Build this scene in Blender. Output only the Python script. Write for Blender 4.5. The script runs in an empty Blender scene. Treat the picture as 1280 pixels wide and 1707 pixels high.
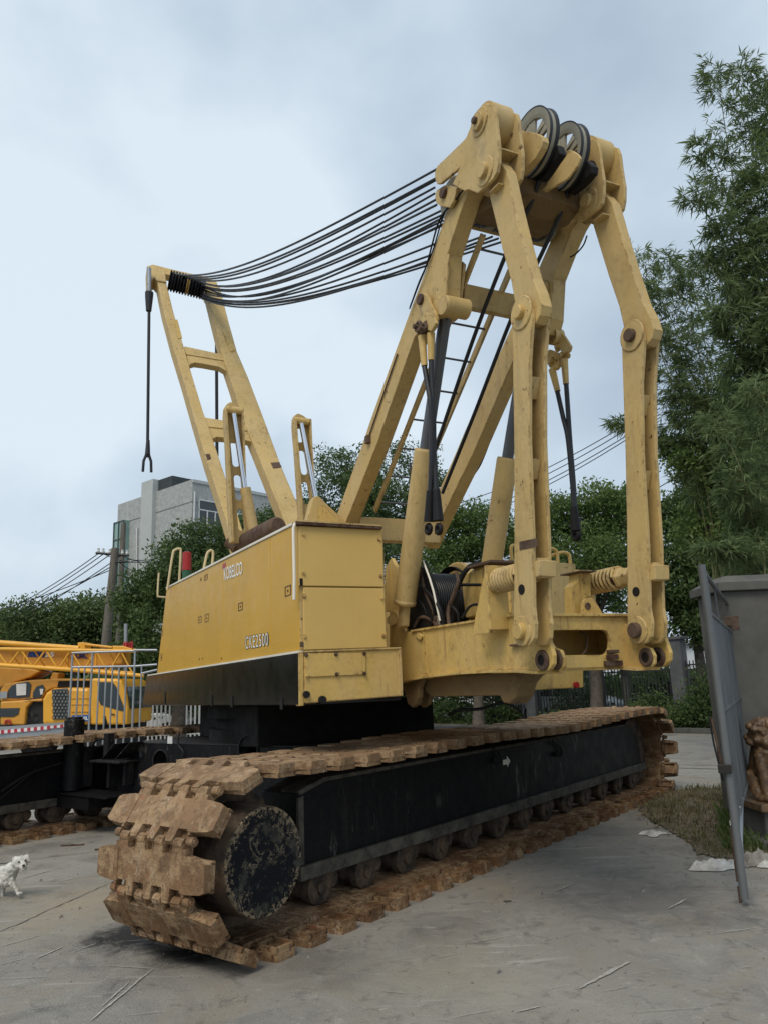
import bpy, bmesh, math, random
import numpy as np
from mathutils import Vector, Matrix, noise
from mathutils.geometry import tessellate_polygon
rad = math.radians
random.seed(7); rng = np.random.default_rng(7)
sc = bpy.context.scene
COL = sc.collection

# ------------------------------------------------------------------ camera
PXF, CX, CY = 1276.78, 640.0, 853.5
PITCH, ROLL = rad(12.5255), rad(-2.27485)
f_ = np.array([0, math.cos(PITCH), math.sin(PITCH)])
u0 = np.array([0, -math.sin(PITCH), math.cos(PITCH)]); r0 = np.array([1.0, 0, 0])
r_ = r0*math.cos(ROLL)+u0*math.sin(ROLL); u_ = -r0*math.sin(ROLL)+u0*math.cos(ROLL)
CAM = np.array([0, 0, 1.8])
cd = bpy.data.cameras.new('camera'); cam = bpy.data.objects.new('camera', cd); COL.objects.link(cam)
M = Matrix.Identity(4)
for i in range(3):
    M[i][0] = r_[i]; M[i][1] = u_[i]; M[i][2] = -f_[i]; M[i][3] = CAM[i]
cam.matrix_world = M
cd.sensor_fit = 'HORIZONTAL'; cd.sensor_width = 36; cd.lens = 36*PXF/1280
cd.clip_start = 0.1; cd.clip_end = 3000
sc.camera = cam

# ------------------------------------------------------------------ world, sun, exposure
SUN_EL, SUN_AZ = rad(52), rad(205)
w = bpy.data.worlds.new('World'); sc.world = w; w.use_nodes = True
nt = w.node_tree; nt.nodes.clear()
def wn(t, **k):
    n = nt.nodes.new(t)
    for a, b in k.items(): setattr(n, a, b)
    return n
out = wn('ShaderNodeOutputWorld'); bg = wn('ShaderNodeBackground')
sky = wn('ShaderNodeTexSky', sky_type='NISHITA', sun_disc=False)
sky.sun_elevation = SUN_EL; sky.sun_rotation = SUN_AZ; sky.air_density = 1.2; sky.dust_density = 4
tc = wn('ShaderNodeTexCoord')
mp = wn('ShaderNodeMapping'); mp.inputs['Scale'].default_value = (1.0, 1.0, 1.35); mp.inputs['Location'].default_value = (3.1, 0.4, .6)
n1 = wn('ShaderNodeTexNoise'); n1.inputs['Scale'].default_value = 2.0; n1.inputs['Detail'].default_value = 6; n1.inputs['Roughness'].default_value = .48; n1.inputs['Distortion'].default_value = .1
cr = wn('ShaderNodeValToRGB')
cr.color_ramp.elements[0].position = .36; cr.color_ramp.elements[0].color = (3.5, 4.3, 5.25, 1)
cr.color_ramp.elements[1].position = .63; cr.color_ramp.elements[1].color = (6.2, 7.1, 7.8, 1)
e = cr.color_ramp.elements.new(.5); e.color = (4.6, 5.5, 6.4, 1)
mx = wn('ShaderNodeMixRGB'); mx.inputs[0].default_value = .9
nt.links.new(tc.outputs['Generated'], mp.inputs[0]); nt.links.new(mp.outputs[0], n1.inputs['Vector'])
nt.links.new(n1.outputs[0], cr.inputs[0]); nt.links.new(sky.outputs[0], mx.inputs[1]); nt.links.new(cr.outputs[0], mx.inputs[2])
nt.links.new(mx.outputs[0], bg.inputs[0]); bg.inputs[1].default_value = .1
nt.links.new(bg.outputs[0], out.inputs[0])
sl = bpy.data.lights.new('sun', 'SUN'); sl.energy = 1.5; sl.angle = rad(28); sl.color = (1, .90, .76)
so = bpy.data.objects.new('sun', sl); COL.objects.link(so)
sd = Vector((math.sin(SUN_AZ)*math.cos(SUN_EL), math.cos(SUN_AZ)*math.cos(SUN_EL), math.sin(SUN_EL)))
so.rotation_euler = sd.to_track_quat('Z', 'Y').to_euler(); so.location = (0, 0, 30)
sc.view_settings.view_transform = 'Standard'; sc.view_settings.look = 'None'
sc.view_settings.exposure = .34; sc.view_settings.gamma = 1

# ------------------------------------------------------------------ frames
AU = rad(-64.106); U = np.array([math.cos(AU), math.sin(AU), 0]); V = np.array([-U[1], U[0], 0])
AT = rad(52.886); T = np.array([math.cos(AT), math.sin(AT), 0]); W = np.array([-T[1], T[0], 0])
Z = np.array([0, 0, 1.0])
def ray(x, y): return (x-CX)/PXF*r_-(y-CY)/PXF*u_+f_
def hit(x, y, n, c):
    d = ray(x, y); return CAM+d*(c-n@CAM)/(n@d)
def cr3(u, v, z): return U*u+V*v+Z*z            # crane upper frame: u forward, v to its left, z up
def tk3(s, w_, z): return T*s+W*w_+Z*z          # undercarriage frame
def pV(x, y, v):                                 # photo point lying on the crane's side plane v
    p = hit(x, y, V, v); return float(p@U), float(p[2])
def pU(x, y, u):
    p = hit(x, y, U, u); return float(p@V), float(p[2])
def gnd(x, y, z=0): return hit(x, y, Z, z)
def pY(x, y, Y): return hit(x, y, np.array([0, 1.0, 0]), Y)

# ------------------------------------------------------------------ materials
MATS = {}
def newmat(name):
    m = bpy.data.materials.new(name); m.use_nodes = True
    t = m.node_tree; b = t.nodes['Principled BSDF']; MATS[name] = m
    return m, t, b
def nd(t, typ, **k):
    n = t.nodes.new(typ)
    for a, b in k.items():
        if a in n.inputs: n.inputs[a].default_value = b
        else: setattr(n, a, b)
    return n
def noise_n(t, scale, detail=4, rough=.55, vec=None, stretch=None, dist=0):
    g = t.nodes.get('POS') or nd(t, 'ShaderNodeNewGeometry'); g.name = 'POS'
    src = vec or g.outputs['Position']
    if stretch:
        m = nd(t, 'ShaderNodeMapping'); m.inputs['Scale'].default_value = stretch; t.links.new(src, m.inputs[0]); src = m.outputs[0]
    n = nd(t, 'ShaderNodeTexNoise'); n.inputs['Scale'].default_value = scale; n.inputs['Detail'].default_value = detail
    n.inputs['Roughness'].default_value = rough; n.inputs['Distortion'].default_value = dist
    t.links.new(src, n.inputs['Vector']); return n.outputs[0]
def ramp(t, src, a, b, ca=(0, 0, 0, 1), cb=(1, 1, 1, 1)):
    r = nd(t, 'ShaderNodeValToRGB'); r.color_ramp.elements[0].position = a; r.color_ramp.elements[1].position = b
    r.color_ramp.elements[0].color = ca; r.color_ramp.elements[1].color = cb
    t.links.new(src, r.inputs[0]); return r.outputs[0]
def mixc(t, fac, a, b, mode='MIX'):
    m = nd(t, 'ShaderNodeMixRGB', blend_type=mode)
    for i, v in ((0, fac), (1, a), (2, b)):
        if hasattr(v, 'links'): t.links.new(v, m.inputs[i])
        else: m.inputs[i].default_value = v if i == 0 else (v[0], v[1], v[2], 1)
    return m.outputs[0]
def mathn(t, op, a, b):
    m = nd(t, 'ShaderNodeMath', operation=op)
    for i, v in ((0, a), (1, b)):
        if hasattr(v, 'links'): t.links.new(v, m.inputs[i])
        else: m.inputs[i].default_value = v
    return m.outputs[0]
def bump(t, b, src, strength=.3, dist=.01):
    n = nd(t, 'ShaderNodeBump'); n.inputs['Strength'].default_value = strength; n.inputs['Distance'].default_value = dist
    t.links.new(src, n.inputs['Height']); t.links.new(n.outputs[0], b.inputs['Normal'])
def paint(name, col, rough=.5, rust=.66, streak=.5, dirtcol=(.16, .10, .045), var=.1, metallic=0, fade=None, rustcol=(.09, .035, .015), spec=.4, wear=0, grime=0):
    m, t, b = newmat(name)
    c = mixc(t, ramp(t, noise_n(t, 1.7, 3), .3, .7), [x*(1-var) for x in col], [min(1, x*(1+var)) for x in col])
    if fade: c = mixc(t, mathn(t, 'MULTIPLY', ramp(t, noise_n(t, 3.1, 5, .6, stretch=(1, 1, .35)), .42, .72), .6), c, fade)
    if streak:
        s = ramp(t, noise_n(t, 7, 4, .6, stretch=(2.2, 2.2, .16)), .52, .82)
        s2 = ramp(t, noise_n(t, .9, 3), .42, .68)
        c = mixc(t, mathn(t, 'MULTIPLY', mathn(t, 'MULTIPLY', s, s2), streak), c, dirtcol)
        g = ramp(t, noise_n(t, 26, 3, .7), .45, .8); c = mixc(t, mathn(t, 'MULTIPLY', g, streak*.28), c, dirtcol)
    if rust:
        r1 = ramp(t, noise_n(t, 17, 6, .68), rust, rust+.035)
        r2 = ramp(t, noise_n(t, 1.6, 3, .5), .46, .58)
        rr = mathn(t, 'MULTIPLY', r1, r2)
        c = mixc(t, rr, c, rustcol)
    if grime:
        g1 = ramp(t, noise_n(t, 2.3, 6, .68), .50, .72); g2 = ramp(t, noise_n(t, 11, 5, .7), .42, .62)
        c = mixc(t, mathn(t, 'MULTIPLY', mathn(t, 'MULTIPLY', g1, g2), grime), c, dirtcol)
        q1 = ramp(t, noise_n(t, 13, 4, .6, stretch=(3, 3, .10)), .60, .70); q2 = ramp(t, noise_n(t, 1.3, 3), .46, .6)
        c = mixc(t, mathn(t, 'MULTIPLY', mathn(t, 'MULTIPLY', q1, q2), grime*.8), c, (.20, .085, .03))
    if wear:
        bv = nd(t, 'ShaderNodeBevel'); bv.samples = 3; bv.inputs['Radius'].default_value = .022
        dt = nd(t, 'ShaderNodeVectorMath', operation='DOT_PRODUCT'); t.links.new(bv.outputs[0], dt.inputs[0]); t.links.new(t.nodes['POS'].outputs['Normal'], dt.inputs[1])
        e_ = ramp(t, mathn(t, 'SUBTRACT', 1.0, dt.outputs['Value']), .015, .12)
        c = mixc(t, mathn(t, 'MULTIPLY', mathn(t, 'MULTIPLY', e_, ramp(t, noise_n(t, 9, 6, .72), .50, .56)), wear), c, rustcol)
    t.links.new(c, b.inputs['Base Color'])
    rg = ramp(t, noise_n(t, 6, 4), .3, .75, (rough*.8,)*3+(1,), (min(1, rough*1.25),)*3+(1,)); t.links.new(rg, b.inputs['Roughness'])
    b.inputs['Metallic'].default_value = metallic; b.inputs['Specular IOR Level'].default_value = spec
    bump(t, b, noise_n(t, 3.3, 3), .10, .02)
    return m
YEL = (.53, .375, .145)
yel = paint('faded_yellow_paint', YEL, .6, .62, .7, dirtcol=(.17, .11, .055), fade=(.55, .42, .22), wear=.9, grime=.55)
yel_pan = paint('panel_yellow_paint', (.60, .405, .125), .5, 0, .15, var=.04)
yel_low = paint('stained_yellow_paint', (.58, .395, .12), .5, .63, 1.0, dirtcol=(.19, .125, .06), fade=(.56, .41, .19), wear=1, grime=.8)
yel_shaded_grimy = paint('shaded_grimy_yellow', (.17, .11, .045), .7, .6, .9, dirtcol=(.06, .04, .022), grime=1)  # underside shade mixed into a darkened yellow base, with grime on top
yel_side = paint('glossy_yellow_paint', (.56, .33, .048), .36, 0, 0, var=.05, spec=.1)
def _wave(m):
    t = m.node_tree; b = t.nodes['Principled BSDF']; bump(t, b, noise_n(t, 2.4, 3, .5, stretch=(.5, .5, 3.2)), .12, .03)
_wave(yel_side)
yel_under = yel
pale_y = paint('pale_yellow_paint', (.62, .52, .30), .5, 0, .3)
white_tr = paint('pale_edge_paint', (.72, .68, .58), .5, 0, .2)
white_txt = paint('white_lettering', (.82, .82, .78), .5, 0, .25, dirtcol=(.4, .3, .15))
blk_txt = paint('black_lettering', (.02, .018, .015), .5, 0, 0)
black = paint('black_frame_paint', (.005, .0055, .0075), .5, 0, .85, dirtcol=(.05, .045, .036), fade=(.008, .008, .009), spec=.18)
def _worn(m):
    t = m.node_tree; b = t.nodes['Principled BSDF']; lk_ = b.inputs['Base Color'].links[0].from_socket
    p1 = ramp(t, noise_n(t, 3.2, 8, .76, stretch=(1.6, 1.6, .5)), .57, .63); p2 = ramp(t, noise_n(t, .9, 2), .48, .56)
    c = mixc(t, mathn(t, 'MULTIPLY', mathn(t, 'MULTIPLY', p1, p2), .9), lk_, (.11, .105, .092))
    q1 = ramp(t, noise_n(t, 12, 5, .7, stretch=(2, 2, .12)), .60, .72); q2 = ramp(t, noise_n(t, 1.1, 3), .45, .58); c = mixc(t, mathn(t, 'MULTIPLY', mathn(t, 'MULTIPLY', q1, q2), .75), c, (.075, .07, .058)); t.links.new(c, b.inputs['Base Color'])
_worn(black)
black_sk = paint('black_skirt_paint', (.008, .007, .006), .2, 0, .4, dirtcol=(.05, .035, .02), fade=(.014, .011, .008), spec=.3)
black_seat = paint('dusty_black_metal', (.012, .012, .014), .6, 0, .9, dirtcol=(.10, .09, .075), fade=(.022, .022, .021), spec=.2)
rubber = paint('black_rubber', (.009, .009, .010), .6, 0, .3, dirtcol=(.05, .045, .04), spec=.25)
ropem = paint('greasy_wire_rope', (.016, .018, .022), .45, 0, .3, dirtcol=(.06, .055, .05))
greym = paint('grey_rod_metal', (.12, .125, .135), .32, 0, .6, dirtcol=(.04, .035, .03), metallic=.6)
chrome = paint('chromed_rod', (.75, .76, .8), .12, 0, 0, metallic=1)
steelw = paint('worn_sheave_metal', (.30, .285, .22), .55, .7, .6, dirtcol=(.05, .04, .03))
galv = paint('galvanised_steel', (.33, .35, .37), .42, 0, .5, dirtcol=(.12, .11, .1), metallic=.5)
exh = paint('rusty_exhaust', (.10, .065, .045), .8, .5, .5, rustcol=(.06, .03, .02))
darkh = paint('dark_opening', (.006, .005, .004), .9, 0, 0)
redm = paint('red_plastic', (.35, .02, .02), .4, 0, .2); greenm = paint('green_plastic', (.02, .10, .05), .4, 0, .2)
whitep = paint('dirty_white_paint', (.6, .61, .6), .6, 0, .6, dirtcol=(.3, .28, .25))
tor = paint('truck_yellow_paint', (.72, .36, .03), .4, 0, .25, dirtcol=(.3, .16, .04), spec=.5)
tor2 = paint('truck_orange_paint', (.58, .27, .03), .45, 0, .4, dirtcol=(.22, .12, .04), spec=.5)
tglass = paint('dark_window_glass', (.02, .028, .03), .08, 0, 0, spec=.8)
navy = paint('navy_label', (.03, .025, .12), .5, 0, 0); bluep = paint('blue_plate', (.02, .09, .3), .5, 0, 0)
tyre = paint('tyre_rubber', (.02, .02, .02), .8, 0, .5, dirtcol=(.08, .07, .06))

def trackmat():
    m, t, b = newmat('muddy_track_steel')
    a = noise_n(t, 2.2, 5, .6); c = mixc(t, ramp(t, a, .35, .65), (.10, .05, .023), (.225, .125, .058))
    c = mixc(t, ramp(t, noise_n(t, 6, 7, .72), .47, .60), c, (.33, .22, .12))
    c = mixc(t, mathn(t, 'MULTIPLY', ramp(t, noise_n(t, 23, 5, .7), .55, .62), .7), c, (.06, .027, .014))
    c = mixc(t, mathn(t, 'MULTIPLY', ramp(t, noise_n(t, 40, 5, .75), .62, .68), .5), c, (.40, .33, .25))
    ln = mathn(t, 'LESS_THAN', mathn(t, 'ABSOLUTE', mathn(t, 'SUBTRACT', noise_n(t, 5, 5, .7, dist=.8), .5), 0.0), .006)
    c = mixc(t, mathn(t, 'MULTIPLY', mathn(t, 'MULTIPLY', ln, ramp(t, noise_n(t, 2, 3), .5, .55)), .6), c, (.48, .42, .34))
    c = mixc(t, mathn(t, 'MULTIPLY', ramp(t, noise_n(t, 7, 7, .75), .56, .64), .6), c, (.055, .032, .02))
    c = mixc(t, ramp(t, noise_n(t, 4.5, 5, .65), .62, .68), c, (.23, .085, .04))
    g = t.nodes['POS']; sx = nd(t, 'ShaderNodeSeparateXYZ'); t.links.new(g.outputs['Position'], sx.inputs[0])
    # shoes grow paler with height, from the ground run to the upper run
    h = ramp(t, sx.outputs[2], .12, 1.0); 
    c = mixc(t, mathn(t, 'MULTIPLY', h, .38), c, mixc(t, .5, c, (.46, .33, .2)))
    t.links.new(c, b.inputs['Base Color']); b.inputs['Roughness'].default_value = .78
    b.inputs['Specular IOR Level'].default_value = .3
    bump(t, b, mathn(t, 'ADD', noise_n(t, 11, 8, .72), mathn(t, 'MULTIPLY', noise_n(t, 60, 3), .3)), .9, .018)
    return m
trk = trackmat()
def rollermat():
    m, t, b = newmat('muddy_roller'); c = mixc(t, ramp(t, noise_n(t, 8, 6, .65), .4, .6), (.03, .022, .016), (.11, .072, .045))
    t.links.new(c, b.inputs['Base Color']); b.inputs['Roughness'].default_value = .85; bump(t, b, noise_n(t, 25, 5), .6, .01); return m
rollm = rollermat()
def discmat():
    m, t, b = newmat('scratched_black_disc')
    l1 = mathn(t, 'LESS_THAN', mathn(t, 'ABSOLUTE', mathn(t, 'SUBTRACT', noise_n(t, 7, 7, .78, dist=1.5), .5), 0.0), .012)
    m1 = ramp(t, noise_n(t, 6, 4, .6), .50, .58)
    c = mixc(t, mathn(t, 'MULTIPLY', l1, m1), (.006, .007, .010), (.24, .20, .14))
    vm = nd(t, 'ShaderNodeVectorMath', operation='DISTANCE'); t.links.new(t.nodes['POS'].outputs['Position'], vm.inputs[0]); dc = tk3(3.945, 4.12, .632); vm.inputs[1].default_value = tuple(dc)
    rim = ramp(t, vm.outputs['Value'], .27, .356)
    fl = mathn(t, 'GREATER_THAN', mathn(t, 'ADD', noise_n(t, 34, 5, .75), mathn(t, 'MULTIPLY', rim, .17)), .64)
    c = mixc(t, mathn(t, 'MULTIPLY', fl, .9), c, (.22, .17, .11))
    c = mixc(t, ramp(t, noise_n(t, 5, 5, .7), .56, .66), c, (.05, .05, .042))
    t.links.new(c, b.inputs['Base Color']); b.inputs['Roughness'].default_value = .5; b.inputs['Specular IOR Level'].default_value = .15; b.inputs['Roughness'].default_value = .7; bump(t, b, noise_n(t, 30, 6), .6, .006); return m
discm = discmat()
def railmat():
    m, t, b = newmat('muddy_frame_rail')
    c = mixc(t, ramp(t, noise_n(t, 6, 6, .7), .38, .62), (.03, .028, .022), (.105, .095, .075))
    t.links.new(c, b.inputs['Base Color']); b.inputs['Roughness'].default_value = .8; bump(t, b, noise_n(t, 25, 5), .5, .01); return m
railm = railmat()
def _g(x, y):
    d = ray(x, y); return CAM-d*CAM[2]/d[2]
def groundmat():
    m, t, b = newmat('worn_concrete')
    c = mixc(t, ramp(t, noise_n(t, .28, 5, .6), .32, .68), (.20, .19, .168), (.31, .292, .255))
    c = mixc(t, mathn(t, 'MULTIPLY', ramp(t, noise_n(t, 1.3, 6, .65, dist=.6), .5, .72), .7), c, (.10, .10, .102))
    c = mixc(t, mathn(t, 'MULTIPLY', ramp(t, noise_n(t, 2.7, 7, .7, dist=.9), .52, .75), .5), c, (.33, .315, .28))
    # long pale scrapes left by tracks dragged over the slab
    for sc_, st_, lo, am in ((2.2, (.35, 3.6, 1), .60, .75), (3.2, (2.7, .5, 1), .63, .45), (5.0, (.5, 4.0, 1), .66, .8)):
        s = ramp(t, noise_n(t, sc_, 5, .62, stretch=st_, dist=.35), lo, lo+.07); p_ = ramp(t, noise_n(t, .5, 3), .42, .6)
        c = mixc(t, mathn(t, 'MULTIPLY', mathn(t, 'MULTIPLY', s, p_), am), c, (.42, .41, .38))
    c = mixc(t, mathn(t, 'MULTIPLY', ramp(t, noise_n(t, 55, 5, .8), .55, .68), .6), c, (.07, .07, .068))
    c = mixc(t, mathn(t, 'MULTIPLY', ramp(t, noise_n(t, 80, 4, .75), .57, .68), .55), c, (.42, .41, .38))
    c = mixc(t, mathn(t, 'MULTIPLY', ramp(t, noise_n(t, .8, 6, .7, dist=1), .50, .66), .55), c, (.24, .20, .145))
    c = mixc(t, mathn(t, 'MULTIPLY', ramp(t, noise_n(t, 4.5, 7, .75, dist=.5), .55, .63), .5), c, (.085, .082, .08))
    c = mixc(t, mathn(t, 'MULTIPLY', ramp(t, noise_n(t, 6.5, 7, .75), .58, .68), .55), c, (.40, .385, .345))
    ns = noise_n(t, 3.2, 8, .78, dist=1.1)
    for (x, y), r0_, r1_, col_, am in (((520, 1600), .1, .55, (.10, .095, .085), .5), ((150, 1505), .1, .75, (.36, .29, .19), .55), ((60, 1540), .1, .9, (.30, .26, .19), .45), ((760, 1640), .1, .9, (.30, .27, .215), .5), ((1080, 1500), .2, 1.2, (.085, .083, .08), .55), ((225, 1560), .18, .48, (.014, .013, .013), .97), ((320, 1592), .12, .34, (.02, .019, .018), .95)):
        vm = nd(t, 'ShaderNodeVectorMath', operation='DISTANCE'); t.links.new(t.nodes['POS'].outputs['Position'], vm.inputs[0]); vm.inputs[1].default_value = tuple(_g(x, y))
        dd = mathn(t, 'ADD', vm.outputs['Value'], mathn(t, 'MULTIPLY', mathn(t, 'SUBTRACT', ns, .5), 2.2*r1_))
        c = mixc(t, mathn(t, 'MULTIPLY', ramp(t, dd, r0_, r1_, (1, 1, 1, 1), (0, 0, 0, 1)), am), c, col_)
    t.links.new(c, b.inputs['Base Color'])
    rg = ramp(t, noise_n(t, 1.1, 5), .35, .7, (.62,)*3+(1,), (.9,)*3+(1,)); t.links.new(rg, b.inputs['Roughness']); b.inputs['Specular IOR Level'].default_value = .35
    bump(t, b, mathn(t, 'ADD', noise_n(t, 8, 8, .75), noise_n(t, 70, 4)), .7, .012)
    return m
grm = groundmat()
def simple(name, c1, c2, scale=5, rough=.8, bs=.3, lo=.35, hi=.65, stretch=None):
    m, t, b = newmat(name); c = mixc(t, ramp(t, noise_n(t, scale, 6, .65, stretch=stretch), lo, hi), c1, c2)
    t.links.new(c, b.inputs['Base Color']); b.inputs['Roughness'].default_value = rough
    if bs: bump(t, b, noise_n(t, scale*5, 5), bs, .01)
    return m
def leafmat(name, c1, c2, c3, trans=.25):
    m, t, b = newmat(name)
    g = nd(t, 'ShaderNodeNewGeometry'); g.name = 'POS'
    c = mixc(t, ramp(t, g.outputs['Random Per Island'], .1, .9), c1, c2)
    c = mixc(t, mathn(t, 'MULTIPLY', ramp(t, noise_n(t, .9, 3), .45, .65), .7), c, c3)
    t.links.new(c, b.inputs['Base Color']); b.inputs['Roughness'].default_value = .55; b.inputs['Specular IOR Level'].default_value = .3
    tr = nd(t, 'ShaderNodeBsdfTranslucent'); t.links.new(c, tr.inputs[0]); ms = nd(t, 'ShaderNodeMixShader'); ms.inputs[0].default_value = trans
    o = t.nodes['Material Output']; t.links.new(b.outputs[0], ms.inputs[1]); t.links.new(tr.outputs[0], ms.inputs[2]); t.links.new(ms.outputs[0], o.inputs[0])
    return m
leafA = leafmat('camphor_leaf', (.06, .11, .03), (.15, .22, .065), (.17, .23, .07), .42)
leafB = leafmat('dark_leaf', (.045, .08, .026), (.11, .165, .055), (.12, .18, .06), .4)
leafC = leafmat('bright_leaf', (.07, .12, .03), (.15, .22, .06), (.17, .22, .06), .35)
leafD = leafmat('bamboo_leaf', (.08, .125, .052), (.19, .25, .105), (.19, .25, .11), .45)
leafE = leafmat('far_leaf', (.055, .09, .032), (.12, .17, .06), (.13, .18, .06), .33)
bark = simple('bark', (.05, .04, .03), (.12, .10, .08), 9)
culm = simple('bamboo_culm', (.08, .10, .035), (.16, .16, .07), 6)
conc = simple('weathered_render', (.075, .074, .066), (.115, .112, .10), 2.2, .9, .25)
conc2 = simple('grey_building_render', (.30, .315, .31), (.40, .42, .41), 3.5, .9, .1, .38, .62)
conc2p = simple('grey_building_column', (.40, .43, .42), (.45, .47, .46), 1.2, .9, .1)
pillarm = simple('fence_pillar_render', (.07, .075, .08), (.12, .125, .13), 2, .9, .1)
bronze = simple('bronze_patina', (.06, .035, .018), (.19, .115, .06), 14, .42, .5)
ironm = paint('black_iron', (.02, .022, .024), .5, 0, .3)
weedm = leafmat('weed_blade', (.09, .10, .04), (.21, .19, .10), (.24, .20, .12))
weedg = leafmat('green_weed', (.04, .08, .02), (.09, .14, .04), (.12, .15, .05))
soil = simple('dry_soil', (.09, .07, .05), (.17, .14, .10), 7, .95, .6)
furm = simple('white_fur', (.42, .41, .36), (.68, .67, .62), 18, .95, .8)
woodpole = simple('weathered_pole', (.09, .08, .065), (.16, .145, .12), 5, .9, .3, stretch=(3, 3, .4))

# ------------------------------------------------------------------ mesh builder
ORG = {}
class MB:
    def __init__(s): s.v = []; s.f = []; s.sm = []; s.mi = []; s.cm = 0
    def add(s, vs, fs, smooth=False):
        n = len(s.v); s.v.extend([tuple(float(c) for c in p) for p in vs])
        for q in fs: s.f.append([i+n for i in q]); s.sm.append(smooth); s.mi.append(s.cm)
        return s
    def box(s, c, ax, h):
        c = np.array(c, float); A = [np.array(a, float)*k for a, k in zip(ax, h)]
        vs = [c+A[0]*i+A[1]*j+A[2]*k for i in (-1, 1) for j in (-1, 1) for k in (-1, 1)]
        return s.add(vs, [(0, 1, 3, 2), (4, 6, 7, 5), (0, 4, 5, 1), (2, 3, 7, 6), (0, 2, 6, 4), (1, 5, 7, 3)])
    def wbox(s, x0, x1, y0, y1, z0, z1):
        return s.box(((x0+x1)/2, (y0+y1)/2, (z0+z1)/2), np.eye(3), ((x1-x0)/2, (y1-y0)/2, (z1-z0)/2))
    def prism(s, pts, vec, holes=()):
        loops = [list(map(np.array, pts))]+[list(map(np.array, h)) for h in holes]; vec = np.array(vec, float)
        flat = [p for l in loops for p in l]; n = len(flat)
        if holes:
            tris = tessellate_polygon([[Vector(p) for p in l] for l in loops])
            fs = [tuple(t) for t in tris]+[tuple(i+n for i in reversed(t)) for t in tris]
        else:
            fs = [tuple(range(n)), tuple(reversed(range(n, 2*n)))]
        k = 0
        for l in loops:
            m = len(l)
            for i in range(m): j = (i+1) % m; fs.append((k+i, k+j, n+k+j, n+k+i))
            k += m
        return s.add(flat+[p+vec for p in flat], fs)
    def tube(s, pts, r, n=8, cap=True, closed=False):
        pts = [np.array(p, float) for p in pts]; m = len(pts)
        rs = r if hasattr(r, '__len__') else [r]*m
        vs = []; prev = None
        for i, p in enumerate(pts):
            if closed: t = pts[(i+1) % m]-pts[i-1]
            else: t = pts[min(i+1, m-1)]-pts[max(i-1, 0)]
            t = t/(np.linalg.norm(t)+1e-12)
            if prev is None:
                a = np.array([0, 0, 1.0]) if abs(t[2]) < .9 else np.array([1.0, 0, 0])
                x = np.cross(t, a); x /= np.linalg.norm(x)
            else:
                x = prev-t*(prev@t); x /= (np.linalg.norm(x)+1e-12)
            prev = x; y = np.cross(t, x)
            for k in range(n):
                a = 2*math.pi*k/n; vs.append(p+rs[i]*(math.cos(a)*x+math.sin(a)*y))
        fs = []
        for i in range(m if closed else m-1):
            j = (i+1) % m
            for k in range(n): l = (k+1) % n; fs.append((i*n+k, i*n+l, j*n+l, j*n+k))
        s.add(vs, fs, True)
        if cap and not closed:
            s.add(vs[:n], [tuple(reversed(range(n)))]); s.add(vs[-n:], [tuple(range(n))])
        return s
    def cyl(s, p0, p1, r, n=20, r2=None): return s.tube([p0, p1], [r, r if r2 is None else r2], n)
    def lathe(s, c, axis, prof, n=32):   # prof: list of (distance along axis, radius); flat shaded bands split where the profile turns
        axis = np.array(axis, float); axis /= np.linalg.norm(axis)
        a = Z if abs(axis[2]) < .9 else np.array([1.0, 0, 0]); x = np.cross(axis, a); x /= np.linalg.norm(x); y = np.cross(axis, x)
        c = np.array(c, float)
        for (d0, r0_), (d1, r1_) in zip(prof[:-1], prof[1:]):
            vs = []
            for d, r in ((d0, r0_), (d1, r1_)):
                for k in range(n):
                    t = 2*math.pi*k/n; vs.append(c+axis*d+r*(math.cos(t)*x+math.sin(t)*y))
            s.add(vs, [(k, (k+1) % n, n+(k+1) % n, n+k) for k in range(n)], True)
        return s
    def ball(s, c, r, sub=2, sc_=(1, 1, 1), rot=None):
        bm = bmesh.new(); bmesh.ops.create_icosphere(bm, subdivisions=sub, radius=1)
        vs = []
        for v in bm.verts:
            p = np.array([v.co.x*r*sc_[0], v.co.y*r*sc_[1], v.co.z*r*sc_[2]])
            if rot is not None: p = rot@p
            vs.append(p+np.array(c))
        fs = [tuple(v.index for v in f.verts) for f in bm.faces]; bm.free()
        return s.add(vs, fs, True)
    def cap(s, p0, p1, r0_, r1_, n=12):     # capsule
        p0 = np.array(p0, float); p1 = np.array(p1, float); d = p1-p0; L = np.linalg.norm(d); d /= L
        pts = []; rs = []
        for a in (80, 50, 20): pts.append(p0-d*r0_*math.sin(rad(a))); rs.append(r0_*math.cos(rad(a)))
        for a in (20, 50, 80): pts.append(p1+d*r1_*math.sin(rad(a))); rs.append(r1_*math.cos(rad(a)))
        return s.tube(pts, rs, n)

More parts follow.
